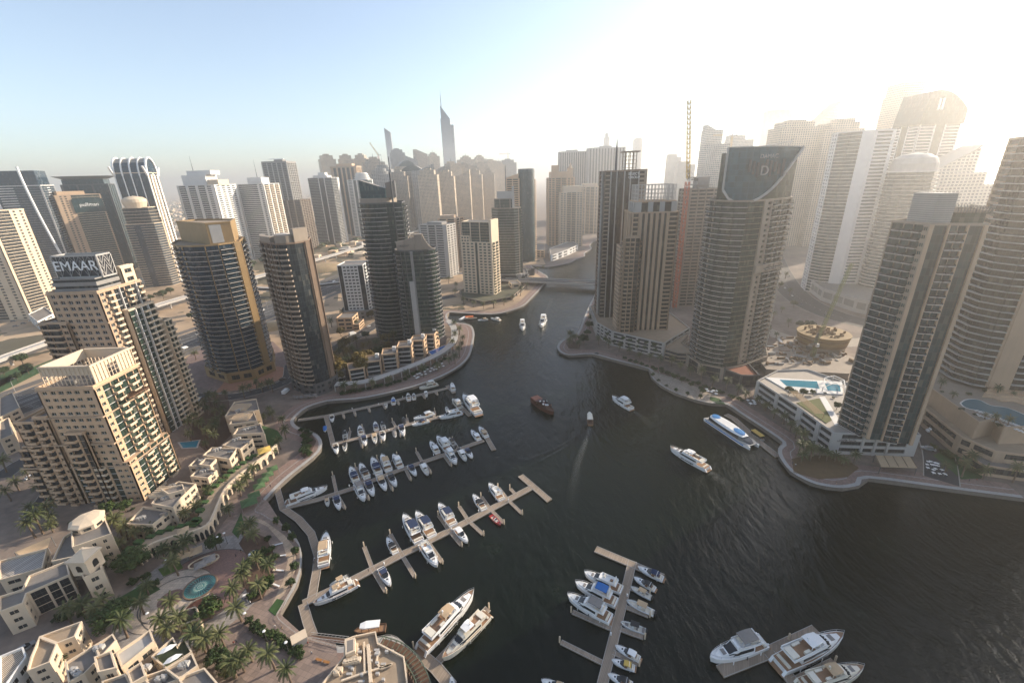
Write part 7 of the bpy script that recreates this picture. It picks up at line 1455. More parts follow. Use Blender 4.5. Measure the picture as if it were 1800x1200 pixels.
E_ = [('fly:', (1025, 1006), (1095, 1039), 'white open-topped yacht, topmost of the three big ones left of the front pontoon'), ('fly:blue', (1009, 1024), (1086, 1062), 'white yacht with a bright blue canopy left of the front pontoon'), ('fly:grey', (995, 1046), (1076, 1091), 'white yacht with a big grey canopy left of the front pontoon'), ('cruiser:navy', (1120, 995), (1167, 1018), 'white cruiser with navy canopy under the front pontoon cross head'), ('cruiser:dark', (1113, 1013), (1153, 1036), 'white cruiser with dark cockpit, second on the right of the front pontoon'), ('open:tan', (1108, 1030), (1146, 1050), 'cream open boat with tan top, third on the right of the front pontoon'), ('open:tan', (1100, 1054), (1151, 1078), 'cream and red open boat beside the first short finger of the front pontoon'), ('open:dark', (1090, 1092), (1136, 1109), 'tan tender with a dark console on the right of the front pontoon'), ('cruiser:white', (1080, 1133), (1126, 1159), 'white cruiser with white hardtop low on the right of the front pontoon'), ('cruiser:yellow', (1074, 1158), (1117, 1174), 'cruiser with a yellow canopy low on the right of the front pontoon'), ('cruiser:dark', (1067, 1183), (1113, 1204), 'white cruiser with a dark top nearest the bottom edge by the front pontoon'), ('cruiser:tan', (950, 1194), (1002, 1216), 'cruiser bow at the bottom edge left of the front pontoon')]
for key, a, b, lab in E_: boat(key, a, b, lab, 'boats on the front centre pontoon')
boat('fly:grey', (1244, 1161), (1344, 1128), 'white flybridge yacht with taupe canopy left of the front right pontoon', None, 'yacht')
boat('yacht:white', (1483, 1117), (1366, 1173), 'white motor yacht with a white hardtop behind the front right pontoon', None, 'yacht')
boat('ivoryyacht:', (1519, 1174), (1408, 1210), 'white yacht with cream canopy at the bottom right edge', None, 'yacht')
boat('fly:white', (1075, 698), (1111, 720), 'white flybridge yacht under way below the right bank terrace', None, 'yacht')
boat('yacht:white', (1176, 787), (1245, 826), 'long white motor yacht under way in mid channel', None, 'yacht')
boat('fly:white', (919, 581), (918, 568), 'small white yacht heading in near the bridge, left of the golden glint')
boat('fly:white', (951, 576), (957, 561), 'small white yacht heading for the bridge, right of the golden glint')
boat('cover:white', (806, 563), (822, 557), 'white boat at the inlet jetty, leftmost of its cluster'); boat('cruiser:white', (862, 559), (880, 563), 'white boat at the inlet jetty, rightmost of its cluster'); boat('cruiser:tan', (839, 563), (858, 561), 'white boat with a low cabin in the middle of the inlet jetty')
def special_dhow():
    a, b = P(974, 728, 1), P(938, 704, 1); d = a - b; L = d.length; r = thing('wooden_dhow', 'dark red wooden dhow cruise boat in mid channel', 'dhow', ((a.x + b.x) / 2, (a.y + b.y) / 2, 0), math.atan2(d.y, d.x)); rb = plain('dhow_wood', (.085, .026, .014), .5, .3, 1.5)
    mb, st = hull_mesh(L, L * .30, 2.4, .5, stern=.8); mb.build('hull', [rb, M['wood'], rb], r)
    mb = MB(); shell(mb, [(-L * .48, L * .13, L * .125, 2.4, 4.6), (-L * .2, L * .145, L * .14, 2.3, 4.4), (-L * .19, L * .14, L * .13, 2.3, 4.4)]); mb.build('stern_castle', rb, r)
    mb = MB(); mb.box(-L * .18, L * .26, -L * .11, L * .11, 4.5, 4.7); mb.build('upper_deck', rb, r); mb = MB()
    for k in range(7):
        for sg in (-1, 1): x = -L * .16 + k * L * .066; mb.bar((x, sg * L * .1, 2.2), (x, sg * L * .1, 4.5), .15); mb.bar((x, sg * L * .105, 4.7), (x, sg * L * .105, 5.5), .08)
    mb.build('rail', rb, r); rr = random.Random(2)
    for k in range(16): mb = MB(); x, y = rr.uniform(-L * .16, L * .24), rr.choice((-1, 1)) * rr.uniform(.3, L * .09); mb.box(x - .45, x + .45, y - .45, y + .45, 4.71, 5.4); mb.build('deck_table', M['black'] if k % 3 else M['paint'], r)
    mb = MB(); mb.tube([(L * .1, 0, 4.7), (L * .1, 0, 9)], [.15, .06], 6); mb.build('mast', rb, r)
special_dhow()
a, b = P(1036, 727, 1), P(1038, 746, 1); d = a - b; L = d.length
r_ = thing('water_taxi_abra', 'wooden abra with a cream roof trailing a white wake', 'abra', ((a.x + b.x) / 2, (a.y + b.y) / 2, 0), math.atan2(d.y, d.x)); mb, st = hull_mesh(L, L * .3, .8, .3); mb.build('hull', [M['teak'], M['wood'], M['wood']], r_)
mb = MB(); shell(mb, [(-L * .25, L * .14, L * .1, 2.5, 2.8), (L * .3, L * .12, L * .09, 2.5, 2.8), (L * .47, L * .04, L * .03, 2.5, 2.7)]); mb.build('roof', M['ivory'], r_); [onebar('post', M['teak'], r_, (x, y, .6), (x, y, 2.5), .12) for x in (-L * .22, 0, L * .25) for y in (-L * .1, L * .1)]
a, b = P(1326, 786, 1), P(1247, 734, 1); d = a - b; L = d.length
r_ = thing('passenger_ferry', 'blue and white catamaran ferry with an oval blue roof patch by the right bank', 'ferry', ((a.x + b.x) / 2, (a.y + b.y) / 2, 0), math.atan2(d.y, d.x)); W_ = L * .125
for sg in (-1, 1): mb = MB(); shell(mb, [(-L / 2, 1.2, 1.3, -.4, 1.6), (L * .3, 1.1, 1.3, -.4, 1.7), (L * .5, .1, .3, -.1, 1.9)]); mb.v = [(x, y + sg * (W_ - 1.1), z) for x, y, z in mb.v]; mb.build('hull', M['paint'], r_)
mb = MB(); mb.box(-L * .48, L * .36, -W_, W_, 1.61, 2.0); shell(mb, [(L * .36, W_, W_, 1.61, 2.0), (L * .47, W_ * .8, W_ * .75, 1.65, 2.05)]); mb.build('deck', M['lgrey'], r_)
mb = MB(); shell(mb, [(-L * .42, W_ * .8, W_ * .7, 2.0, 3.6), (L * .25, W_ * .85, W_ * .7, 2.0, 3.7), (L * .4, W_ * .55, W_ * .4, 2.0, 3.0), (L * .45, W_ * .3, W_ * .2, 2.0, 2.4)]); mb.build('cabin', M['glassd'], r_)
mb = MB(); n = 14
shell(mb, [(-L * .46, W_ * .2, W_ * .1, 3.55, 3.7)] + [(-L * .46 + L * .74 * k / n, W_ * .92 * math.sin(math.pi * (.14 + .72 * k / n)) ** .5, W_ * .7 * math.sin(math.pi * (.14 + .72 * k / n)) ** .5, 3.72, 4.25 + .5 * math.sin(math.pi * k / n)) for k in range(1, n + 1)] + [(L * .31, W_ * .5, W_ * .3, 3.7, 3.85)]); mb.build('roof', M['paint'], r_)
for x0, a_ in ((L * .17, L * .11), (-L * .35, L * .08)): mb = MB(); mb.lathe([(a_, 4.2), (a_ * .96, 4.72), (a_ * .4, 4.86)], (x0, 0), 24, 0, 1, W_ * .55 / a_); mb.build('roof_patch', plain('ferry_blue', (.06, .22, .48), .35, .1, 1), r_)
for sg in (-1, 1): mb = MB(); mb.bar((-L * .45, sg * (W_ + .22), 1.0), (L * .4, sg * (W_ + .22), 1.2), .1, .7); mb.build('stripe', plain('ferry_blue', (.06, .22, .48)), r_)
a, b = P(1344, 774, 1), P(1320, 757, 1); d = a - b; L = d.length
r_ = thing('water_bus', 'small water bus with an orange-yellow slatted roof behind the ferry', 'water bus', ((a.x + b.x) / 2, (a.y + b.y) / 2, 0), math.atan2(d.y, d.x)); mb, st = hull_mesh(L, L * .3, .9, .2); mb.build('hull', [M['lgrey'], M['teak'], M['navy']], r_); mb = MB(); mb.box(-L * .36, L * .3, -L * .11, L * .11, .9, 2.5); mb.build('cabin', M['glassd'], r_); mb = MB()
for k in range(6): x = -L * .38 + k * L * .12; mb.box(x, x + L * .105, -L * .14, L * .14, 2.52, 2.72)
mb.build('roof', M['yellow'], r_)
a, b = P(622, 1110, 1), P(678, 1102, 1); d = b - a; L = d.length
r_ = thing('tour_boat', 'wooden tour boat with a broad white roof moored behind the quayside restaurant', 'tour boat', ((a.x + b.x) / 2, (a.y + b.y) / 2, 0), math.atan2(-d.y, -d.x)); mb, st = hull_mesh(L, L * .32, 1.3, .3); mb.build('hull', [M['wood'], M['teak'], M['wood']], r_); mb = MB(); shell(mb, [(-L * .34, L * .13, L * .12, 3.2, 3.45), (L * .1, L * .14, L * .13, 3.3, 3.6), (L * .28, L * .09, L * .08, 3.2, 3.4)]); mb.build('roof', M['paint'], r_); [onebar('post', M['wood'], r_, (x, y, 1), (x, y, 3.3), .14) for x in (-L * .3, 0, L * .22) for y in (-L * .1, L * .1)]
p_ = P(836, 560, 1); r_ = thing('moored_barge', 'low barge with an orange awning at the inlet jetty', 'barge', (p_.x - 6, p_.y + 3, 0), .1); mb, st = hull_mesh(15, 5, .9, .2); mb.build('hull', [M['lgrey'], M['teak'], M['navy']], r_); mb = MB(); shell(mb, [(-5, 2.3, 1.9, 2.6, 2.9), (3.5, 2.3, 1.9, 2.6, 2.9)]); mb.build('awning', M['orange'], r_); [onebar('post', M['steel'], r_, (x, y, .8), (x, y, 2.6), .15) for x in (-4.6, 3.2) for y in (-2, 2)]
# wakes
t = NT('wake_foam'); tr = t.n('BsdfTransparent'); mx = t.n('MixShader'); tc = t.n('TexCoord'); sp = t.n('SeparateXYZ'); t.set(sp.inputs[0], tc.outputs['UV'])
ed = t.math('SUBTRACT', 1.0, t.math('ABSOLUTE', t.math('SUBTRACT', t.math('MULTIPLY', sp.outputs[0], 2.0), 1.0))); fade = t.math('POWER', t.math('SUBTRACT', 1.0, sp.outputs[1]), 1.3)
nz = t.noise(t.pos(), 1.1, 6.0, .75); f = t.math('MULTIPLY', t.math('MULTIPLY', t.math('MULTIPLY', t.math('SUBTRACT', nz, .47), 7.0, clamp=True), ed), t.math('MULTIPLY', fade, .5), clamp=True)
t.b.inputs['Base Color'].default_value = (.62, .64, .60, 1); t.b.inputs['Roughness'].default_value = .8; t.set(mx.inputs[0], f); t.t.links.new(tr.outputs[0], mx.inputs[1]); t.t.links.new(t.b.outputs[0], mx.inputs[2]); t.t.links.new(mx.outputs[0], t.out.inputs[0]); FOAM = t.mat
def wake(px, w0, w1, label):
    ln = smoothline([tuple(P(u, v, 0).xy) for u, v in px], 6); n = len(ln); mb = MB(); o = Vector(ln[0]); uv = []
    for i, q in enumerate(ln):
        a, b = Vector(ln[max(0, i - 1)]), Vector(ln[min(n - 1, i + 1)]); d = (b - a).normalized(); k = Vector((-d.y, d.x)) * ((w0 + (w1 - w0) * i / (n - 1)) / 2); q = Vector(q) - o
        mb.v.extend([(q.x + k.x, q.y + k.y, .02), (q.x - k.x, q.y - k.y, .02)]); uv.extend([(0, i / (n - 1)), (1, i / (n - 1))])
    for i in range(n - 1): mb.f.append((2 * i, 2 * i + 1, 2 * i + 3, 2 * i + 2)); mb.m.append(0)
    me = mb.mesh('wake', FOAM); l = me.uv_layers.new(name='UVMap')
    for lp_ in me.loops: l.data[lp_.index].uv = uv[lp_.vertex_index]
    ob = put('wake', me); ob.location = (o.x, o.y, 0); tag(ob, label, 'wake', None, 'stuff')
wake([(1038, 747), (1028, 780), (1016, 815), (1009, 850), (1004, 895)], 2.5, 7, 'white foam wake behind the abra'); wake([(1110, 720), (1128, 733), (1150, 752)], 2.5, 6, 'foam wake behind the small yacht'); wake([(1244, 825), (1260, 838), (1290, 856)], 3.5, 8, 'foam wake behind the long yacht'); wake([(918, 567), (921, 555), (929, 538)], 2, 5, 'foam wake near the bridge'); wake([(957, 561), (962, 545), (970, 525)], 2, 5, 'foam wake right of the golden glint')
def ripple(px, h, w_, label):
    "low bow wave running off a moving boat"
    ln = smoothline([tuple(P(u, v, 0).xy) for u, v in px], 5); n = len(ln); o = Vector(ln[0]); mb = MB()
    for i, q in enumerate(ln):
        a, b = Vector(ln[max(0, i - 1)]), Vector(ln[min(n - 1, i + 1)]); d = (b - a).normalized(); k = Vector((-d.y, d.x)); q = Vector(q) - o; e = math.sin(math.pi * (i + .6) / (n + .4)) 
        for s_, z in ((-1, -.02), (-.5, .5), (0, 1), (.5, .5), (1, -.02)): mb.v.append((q.x + k.x * s_ * w_, q.y + k.y * s_ * w_, (z * h * e) if z > 0 else -.02))
    for i in range(n - 1):
        for k in range(4): p_ = i * 5 + k; mb.f.append((p_, p_ + 1, p_ + 6, p_ + 5)); mb.m.append(0)
    ob = mb.build('bow_wave', bpy.data.materials['water'], None, True); ob.location = (o.x, o.y, 0); tag(ob, label, 'wave', None, 'stuff')
for k, px in enumerate(([(1034, 742), (1015, 765), (985, 785), (950, 800), (915, 812)], [(1040, 745), (1055, 775), (1080, 800), (1115, 812)], [(1030, 750), (1000, 782), (960, 806), (925, 822)], [(1044, 752), (1062, 790), (1092, 815), (1125, 825)])): ripple(px, .22, 1.6, 'low bow wave spreading from the abra')
# ================================================================ palms, trees, shrubs
def frond(mb, az, L, lift, droop, r, n=6, leaf=.62, mi=0):
    "one feathered frond: a curved rib with leaflets on both sides"
    d = Vector((math.cos(az), math.sin(az), 0)); sd = Vector((-d.y, d.x, 0)); pts = []
    for i in range(n + 1):
        s_ = i / n; pts.append(d * (L * (s_ - .12 * s_ * s_)) + Vector((0, 0, lift * L * s_ - droop * L * s_ * s_)))
    for i in range(n):
        a, b = pts[i], pts[i + 1]
        for j in range(4):
            q = (j + .5) / 4; p = a.lerp(b, q); s_ = (i + q) / n; w_ = leaf * (.35 + 1.1 * s_ - 1.3 * s_ ** 3 + .25) * L * .26
            fw = (b - a).normalized()
            for sg in (-1, 1):
                tip = p + sd * (sg * w_) + fw * (w_ * .75) + Vector((0, 0, -w_ * .35 + r.uniform(-.06, .06) * L * .2)); e = fw * (L * .028)
                mb.add([tuple(p - e), tuple(p + e), tuple(tip)], [(0, 1, 2)], mi)
        mb.bar(a, b, .06 * L * .2, None, mi)
def palm_tpl(seed, h, R, nf, mat=None, lean=.4):
    r = random.Random(seed); root = bpy.data.objects.new('date_palm', None); C.objects.link(root); mb = MB()
    lx, ly = r.uniform(-lean, lean), r.uniform(-lean, lean)
    mb.tube([(0, 0, -.1), (lx * .2, ly * .2, h * .35), (lx * .6, ly * .6, h * .7), (lx, ly, h)], [.34, .26, .24, .28], 7); mb.build('trunk', M['trunk'], root)
    mb = MB()
    for k in range(nf):
        t_ = k / nf; lift = 1.15 - 1.25 * t_ + r.uniform(-.1, .1); frond(mb, k * 2.399 + r.uniform(-.2, .2), R * r.uniform(.85, 1.1), lift, .55 + .25 * t_, r)
    mb.v = [(x + lx, y + ly, z + h - .1) for x, y, z in mb.v]; mb.build('crown', mat or M['palm'], root)
    return root
def leaf_tree_tpl(seed, h, R, nb, nl, mat=None, name='broadleaf_tree', th=None, sz=.42):
    r = random.Random(seed); root = bpy.data.objects.new(name, None); C.objects.link(root); mb = MB(); th = th or h * .4
    mb.tube([(0, 0, -.1), (.1, .05, th * .6), (.05, 0, th)], [.3, .22, .17], 7); cl = []
    for k in range(nb):
        a = k * 2.399 + r.uniform(-.3, .3); q = math.sqrt((k + .4) / nb) * R * .78; z = th + (h - th) * (1 - .55 * (q / R) ** 2) * r.uniform(.45, .95)
        c_ = Vector((q * math.cos(a), q * math.sin(a), z)); cl.append((c_, R * r.uniform(.26, .42)))
        if k % 2 == 0: mb.tube([(.05, 0, th * .8), tuple(c_ * .55 + Vector((0, 0, th * .35))), tuple(c_)], [.12, .08, .03], 5)
    mb.build('trunk', M['trunk'], root); mb = MB()
    for c_, rr in cl:
        for _ in range(nl):
            u = Vector((r.gauss(0, 1), r.gauss(0, 1), r.gauss(0, 1))).normalized(); p = c_ + u * (rr * r.uniform(.55, 1.08)); n = (u + Vector((r.uniform(-.7, .7), r.uniform(-.7, .7), r.uniform(-.3, .9)))).normalized()
            a = n.cross(Vector((0, 0, 1)) if abs(n.z) < .9 else Vector((1, 0, 0))).normalized(); b = n.cross(a); s_ = sz * r.uniform(.6, 1.25); mb.add([tuple(p - a * s_), tuple(p - b * s_ * .55), tuple(p + a * s_), tuple(p + b * s_ * .55)], [(0, 1, 2, 3)])
    mb.build('crown', mat or M['leaf'], root); return root
TP_ = {}
def veg(kind, x, y, z, s_, rz, label, cat, group):
    if kind not in TP_:
        TP_[kind] = {'palm0': lambda: palm_tpl(1, 5.6, 2.9, 30), 'palm1': lambda: palm_tpl(2, 6.6, 3.0, 32), 'palm2': lambda: palm_tpl(3, 4.6, 2.8, 28), 'gold0': lambda: palm_tpl(4, 5.8, 2.8, 28, M['goldleaf']),
            'tree0': lambda: leaf_tree_tpl(5, 8.0, 5.0, 22, 110), 'tree1': lambda: leaf_tree_tpl(6, 6.0, 3.6, 16, 90), 'tree2': lambda: leaf_tree_tpl(8, 7.0, 3.8, 16, 90, M['goldleaf']),
            'shrub': lambda: leaf_tree_tpl(9, 2.0, 1.5, 10, 60, None, 'shrub', .25, .24), 'topiary': lambda: leaf_tree_tpl(10, 2.6, 1.35, 12, 80, None, 'ball_shrub', .7, .2)}[kind](); o = TP_[kind]
    else: o = dup(TP_[kind])
    o.location = (x, y, z); o.rotation_euler = (0, 0, rz); o.scale = (s_, s_, s_ * rv.uniform(.82, 1.22))
    for pr in ('label', 'category', 'group'):
        if pr in o: del o[pr]
    return tag(o, label, cat, group)
rv = random.Random(21)
def grove(label, group, pts, kinds, smin=.85, smax=1.15, z=Z0, cat='palm', ordinal=True, jit=0.0):
    n = len(pts)
    if smax <= 1.15 and cat == 'palm' and 'golden' not in label: smin, smax = smin * 1.15, smax * 1.2
    for k, q in enumerate(pts):
        u, v = q[:2]; p = P(u, v, z) if len(q) == 2 else Vector((q[0], q[1], z)); kd = rv.choice(kinds)
        lab = label % (ORD[k] if k < 12 else '') if '%s' in label else label
        veg(kd, p.x + rv.uniform(-jit, jit), p.y + rv.uniform(-jit, jit), z, rv.uniform(smin, smax), rv.uniform(0, 6.28), lab, cat, group)
PL = ['palm0', 'palm1', 'palm2']
grove('%s date palm from the left in the row below the plaza hall', 'palms below the plaza hall', [(128, 1098), (154, 1085), (179, 1096), (189, 1076), (225, 1120)], PL)
grove('%s date palm from the left round the pale terrace by the fountain', 'palms round the pale terrace', [(254, 1079), (262, 1045), (291, 1117), (305, 1074), (314, 1011)], PL)
grove('%s date palm from the left in front of the arcade wall', 'palms before the arcade wall', [(291, 985), (312, 985), (337, 978)], PL)
grove('date palm in the cluster between the bell tower and the villa terrace', 'palms behind the plaza hall', [(187, 996), (217, 968), (215, 940), (205, 925), (226, 948), (248, 953), (273, 948), (238, 938)], PL)
grove('%s date palm from the top in the planting bed inside the boardwalk', 'palms in the boardwalk bed', [(435, 950), (452, 957), (446, 940), (475, 1012), (455, 1000), (437, 1022), (460, 1052), (430, 1030)], PL)
grove('%s date palm from the left on the paved walk below the boardwalk', 'palms on the lower walk', [(397, 1140), (415, 1060), (425, 1091), (444, 1162), (484, 1176), (512, 1200)], PL, 1.0, 1.25)
grove('date palm among the shrubs between the villas and the lower walk', 'palms by the lower villas', [(362, 1147), (352, 1140), (340, 1112), (325, 1108), (300, 1130), (372, 1155), (415, 1190), (430, 1180)], PL)
grove('%s date palm going up the promenade in front of the arcade', 'palms along the arcade', [(405, 907), (424, 872), (436, 855), (448, 838), (464, 815), (482, 802), (494, 790), (503, 772), (500, 752), (480, 738)], PL)
grove('date palm in the villa gardens behind the arcade roof', 'palms in the villa gardens', [(370, 880), (384, 868), (396, 858), (350, 905), (330, 918), (430, 800), (440, 790), (455, 765), (466, 742), (474, 728)], PL, .75, 1.0)
grove('dark date palm packed in the garden grove between the towers and the villas', 'palm grove between towers and villas', [(360, 715), (372, 712), (384, 718), (350, 728), (366, 728), (380, 732), (392, 728), (345, 745), (358, 748), (372, 750), (386, 746), (396, 742), (340, 760), (355, 764), (370, 770), (385, 764), (330, 735), (335, 775), (378, 785), (360, 790), (395, 702), (382, 704)], PL, .9, 1.2, jit=1.0)
grove('date palm on the dark verge by the road bend under the gold crowned tower', 'palms at the road bend', [(440, 690), (452, 684), (462, 690), (472, 682), (480, 690), (430, 700), (300, 702), (312, 690), (318, 640), (345, 632)], PL, .8, 1.1)
grove('date palm in the car court left of the near tower', 'palms in the left car court', [(20, 880), (34, 862), (52, 842), (72, 868), (84, 850), (60, 905), (90, 915), (62, 945), (76, 938), (94, 935), (100, 925), (12, 830)], PL, .85, 1.15)
grove('sunlit golden palm in the garden behind the terrace houses', 'golden garden palms', [(590, 640), (598, 632), (606, 628), (614, 634), (622, 626), (630, 630), (596, 650), (610, 648), (640, 622), (650, 618), (662, 614), (674, 610), (684, 606), (694, 602), (602, 618), (616, 614), (628, 612)], ['gold0', 'gold0', 'palm0'], 1.25, 1.6)
grove('dark broadleaf tree in the garden behind the terrace houses', 'garden trees behind the terrace houses', [(600, 662), (620, 655), (634, 650), (648, 642), (656, 634), (668, 630), (682, 622), (640, 660), (596, 672)], ['tree1', 'tree2'], 1.3, 1.8, cat='tree')
grove('palm on the promenade round the point of the dark glass towers', 'palms round the point', [(800, 640), (808, 628), (812, 614), (814, 600), (808, 588), (798, 578), (790, 640), (770, 652), (745, 662), (715, 668), (685, 676), (655, 684), (625, 690), (606, 692), (796, 612), (800, 598)], PL, 1.05, 1.35)
grove('%s palm from the left in the planting round the bridge podium', 'palms by the bridge podium', [(800, 520), (815, 533), (832, 540), (850, 543), (868, 542), (886, 537), (902, 530), (915, 520), (926, 508), (945, 480), (955, 476)], PL, 1.1, 1.5)
grove('palm on the point where the right bank begins', 'palms on the right point', [(1000, 610), (1006, 605), (1012, 600), (1016, 612), (1003, 600)], PL, .9, 1.1)
grove('%s small tree from the near end of the row beside the channel promenade', 'trees along the channel promenade', [(1026, 606), (1032, 590), (1036, 578), (1040, 566), (1044, 555), (1047, 545), (1050, 535), (1052, 525)], ['tree1'], .9, 1.3, cat='tree')
grove('%s palm from the left in front of the grey ribbed podium', 'palms before the grey podium', [(1052, 606), (1070, 612), (1088, 618), (1106, 624), (1124, 630), (1142, 636), (1160, 640)], PL, 1.0, 1.25)
grove('%s palm from the left at the foot of the curved blue-topped tower', 'palms at the curved tower', [(1180, 644), (1196, 652), (1212, 660), (1232, 668), (1252, 680), (1276, 686), (1296, 694), (1310, 702)], PL, 1.05, 1.3)
grove('%s palm from the left along the pale ribbed podium', 'palms along the pale podium', [(1330, 712), (1345, 722), (1360, 735), (1376, 745), (1388, 758), (1398, 770), (1408, 782)], PL, .8, 1.05)
grove('palm round the dry oval lawn below the right tower', 'palms round the oval lawn', [(1402, 800), (1415, 796), (1428, 802), (1440, 806), (1452, 810), (1466, 812), (1482, 818), (1500, 815), (1408, 812), (1424, 810)], PL, .95, 1.2)
grove('%s palm from the left on the paving at the right edge', 'palms on the right edge paving', [(1660, 834), (1690, 838), (1727, 842), (1780, 848), (1700, 820)], PL, 1.0, 1.2)
grove('%s small round tree from the left on the waterfront terrace', 'trees on the waterfront terrace', [(1162, 652), (1172, 660), (1184, 666), (1198, 672), (1214, 679), (1232, 687), (1235, 692)], ['tree1'], .45, .6, cat='tree')
grove('%s potted round shrub from the left on the terrace quay', 'potted shrubs on the terrace quay', [(1147, 662), (1157, 671), (1171, 680), (1188, 688), (1208, 695), (1231, 700)], ['topiary'], .9, 1.1, cat='shrub')
grove('%s clipped ball shrub from the top along the curved boardwalk edge', 'ball shrubs along the boardwalk', [(487, 921), (505, 934), (515, 951), (521, 974), (520, 1000), (512, 1030)], ['topiary'], 1.2, 1.4, cat='shrub')
grove('large dark green ficus beside the plaza lawn', None, [(240, 1003)], ['tree0'], 1.25, 1.3, cat='tree')
grove('wide dark green ficus behind the cream villas', None, [(208, 1103)], ['tree0'], 1.2, 1.25, cat='tree')
grove('green tree behind the round bed next to the pavilion gable', None, [(372, 1086)], ['tree1'], 1.2, 1.25, cat='tree')
grove('green tree between the L-shaped villa and the big villa', None, [(98, 1180)], ['tree1'], 1.0, 1.1, cat='tree')
grove('bushy tree beside the lower walk wall', 'trees by the lower walk wall', [(400, 1172), (408, 1184), (385, 1168)], ['tree1'], .8, 1.0, cat='tree')
grove('dark green tree by the corner pavilion above the oval cafe island', None, [(381, 965)], ['tree1'], .9, 1.0, cat='tree')
grove('shrub in the dense hedge between the lower walk and the quay', 'hedge shrubs by the quay', [(440 + k * 5.3, 1096 + k * 3.1 + (k % 2) * 4) for k in range(18)], ['shrub'], 1.0, 1.35, cat='shrub', jit=.6)
grove('shrub in the small promontory bed by the side walkway', 'promontory shrubs', [(533 + (k % 3) * 6, 757 + k * 4) for k in range(12)], ['shrub'], 1.1, 1.6, cat='shrub', jit=.6)
grove('shrub under the palms in the boardwalk bed', 'boardwalk bed shrubs', [(470, 948), (476, 965), (462, 975), (480, 985), (470, 1030), (478, 1020), (458, 1040), (446, 1048), (466, 985), (450, 975), (440, 990)], ['shrub'], 1.0, 1.6, cat='shrub', jit=.8)
grove('shrub among the plaza hall lawns', 'plaza lawn shrubs', [(120, 1090), (112, 1088), (145, 1080), (165, 1076), (235, 1028), (255, 1018), (270, 1030), (200, 1068), (215, 1060)], ['shrub'], .9, 1.4, cat='shrub', jit=.8)
grove('bush beside the villas and their garden walls', 'bushes by the villas', [(222, 900), (232, 895), (210, 906), (330, 905), (345, 895), (310, 915), (352, 878), (365, 860), (420, 812), (300, 940), (285, 940), (400, 838), (410, 826), (190, 905), (175, 912), (150, 915), (130, 918)], ['tree1', 'shrub'], .6, 1.0, cat='shrub', jit=1)
grove('bush on the green verge beside the hotel podium', 'bushes by the hotel podium', [(1655, 795), (1665, 800), (1672, 806), (1684, 816), (1700, 826), (1640, 790), (1715, 832)], ['shrub'], 1.0, 1.6, cat='shrub', jit=1)
grove('tree in the roadside green beyond the highway', 'roadside trees beyond the highway', [(280, 520), (290, 525), (300, 518), (270, 528), (590, 450), (604, 446), (618, 452), (632, 444), (560, 440), (575, 436), (640, 455), (650, 448), (430, 470), (445, 466), (250, 470), (262, 476), (236, 466), (60, 655), (30, 668), (8, 660), (46, 640), (340, 560), (354, 552)], ['tree0', 'tree1'], .9, 1.5, cat='tree', jit=3)
grove('roof garden tree beside the pool on the right podium', 'pool deck trees', [(1385, 690), (1395, 693), (1412, 695), (1428, 694), (1450, 692), (1466, 700), (1474, 712), (1478, 726), (1480, 740), (1470, 720)], ['tree1', 'shrub'], .5, .7, z=13.6, cat='tree', jit=.5)
grove('tree on the dusty verge of the curved road in the haze', 'trees by the curved road', [(1372, 470), (1378, 490), (1366, 505), (1388, 520), (1396, 540), (1376, 548), (1360, 560), (1380, 575), (1350, 585), (1366, 596), (1340, 600), (1400, 575), (1420, 580)], ['tree1', 'palm0'], .9, 1.4, cat='tree', jit=3)
grove('potted palm among the loungers on the hotel podium terrace', 'podium terrace palms', [(1712, 730), (1728, 736), (1742, 742), (1660, 690), (1672, 700), (1690, 722), (1650, 682), (1755, 748), (1770, 750), (1705, 694), (1730, 690), (1750, 694), (1775, 698)], ['palm2', 'shrub'], .5, .8, z=20, cat='palm', jit=1)
grove('shrub lining the inner edge of the right bank promenade', 'right promenade shrubs', [(1100 + k * 9, 632 + k * 3.2) for k in range(24)], ['shrub'], .9, 1.4, cat='shrub', jit=1)
grove('shrub lining the promenade round the dark glass towers', 'point promenade shrubs', [(600 + k * 8, 694 - k * 1.6 - (k > 12) * (k - 12) * 2.2) for k in range(24)], ['shrub'], .9, 1.4, cat='shrub', jit=1)
grove('tree on the verge of the street beyond the palm garden', 'street trees beyond the palm garden', [(575, 610), (600, 592), (625, 575), (650, 560), (668, 550), (610, 612), (640, 596), (600, 560), (585, 575), (735, 520), (750, 512), (770, 505), (790, 498), (800, 508), (640, 520), (690, 500)], ['tree1', 'palm0', 'tree2'], 1.0, 1.5, cat='tree', jit=2)
grove('shrub in the roof planting of the grey ribbed podium', 'grey podium roof shrubs', [(1066 + (k % 7) * 14, 590 + (k % 7) * 3 + (k // 7) * 9) for k in range(14)], ['shrub'], .9, 1.5, z=14.05, cat='shrub', jit=1)
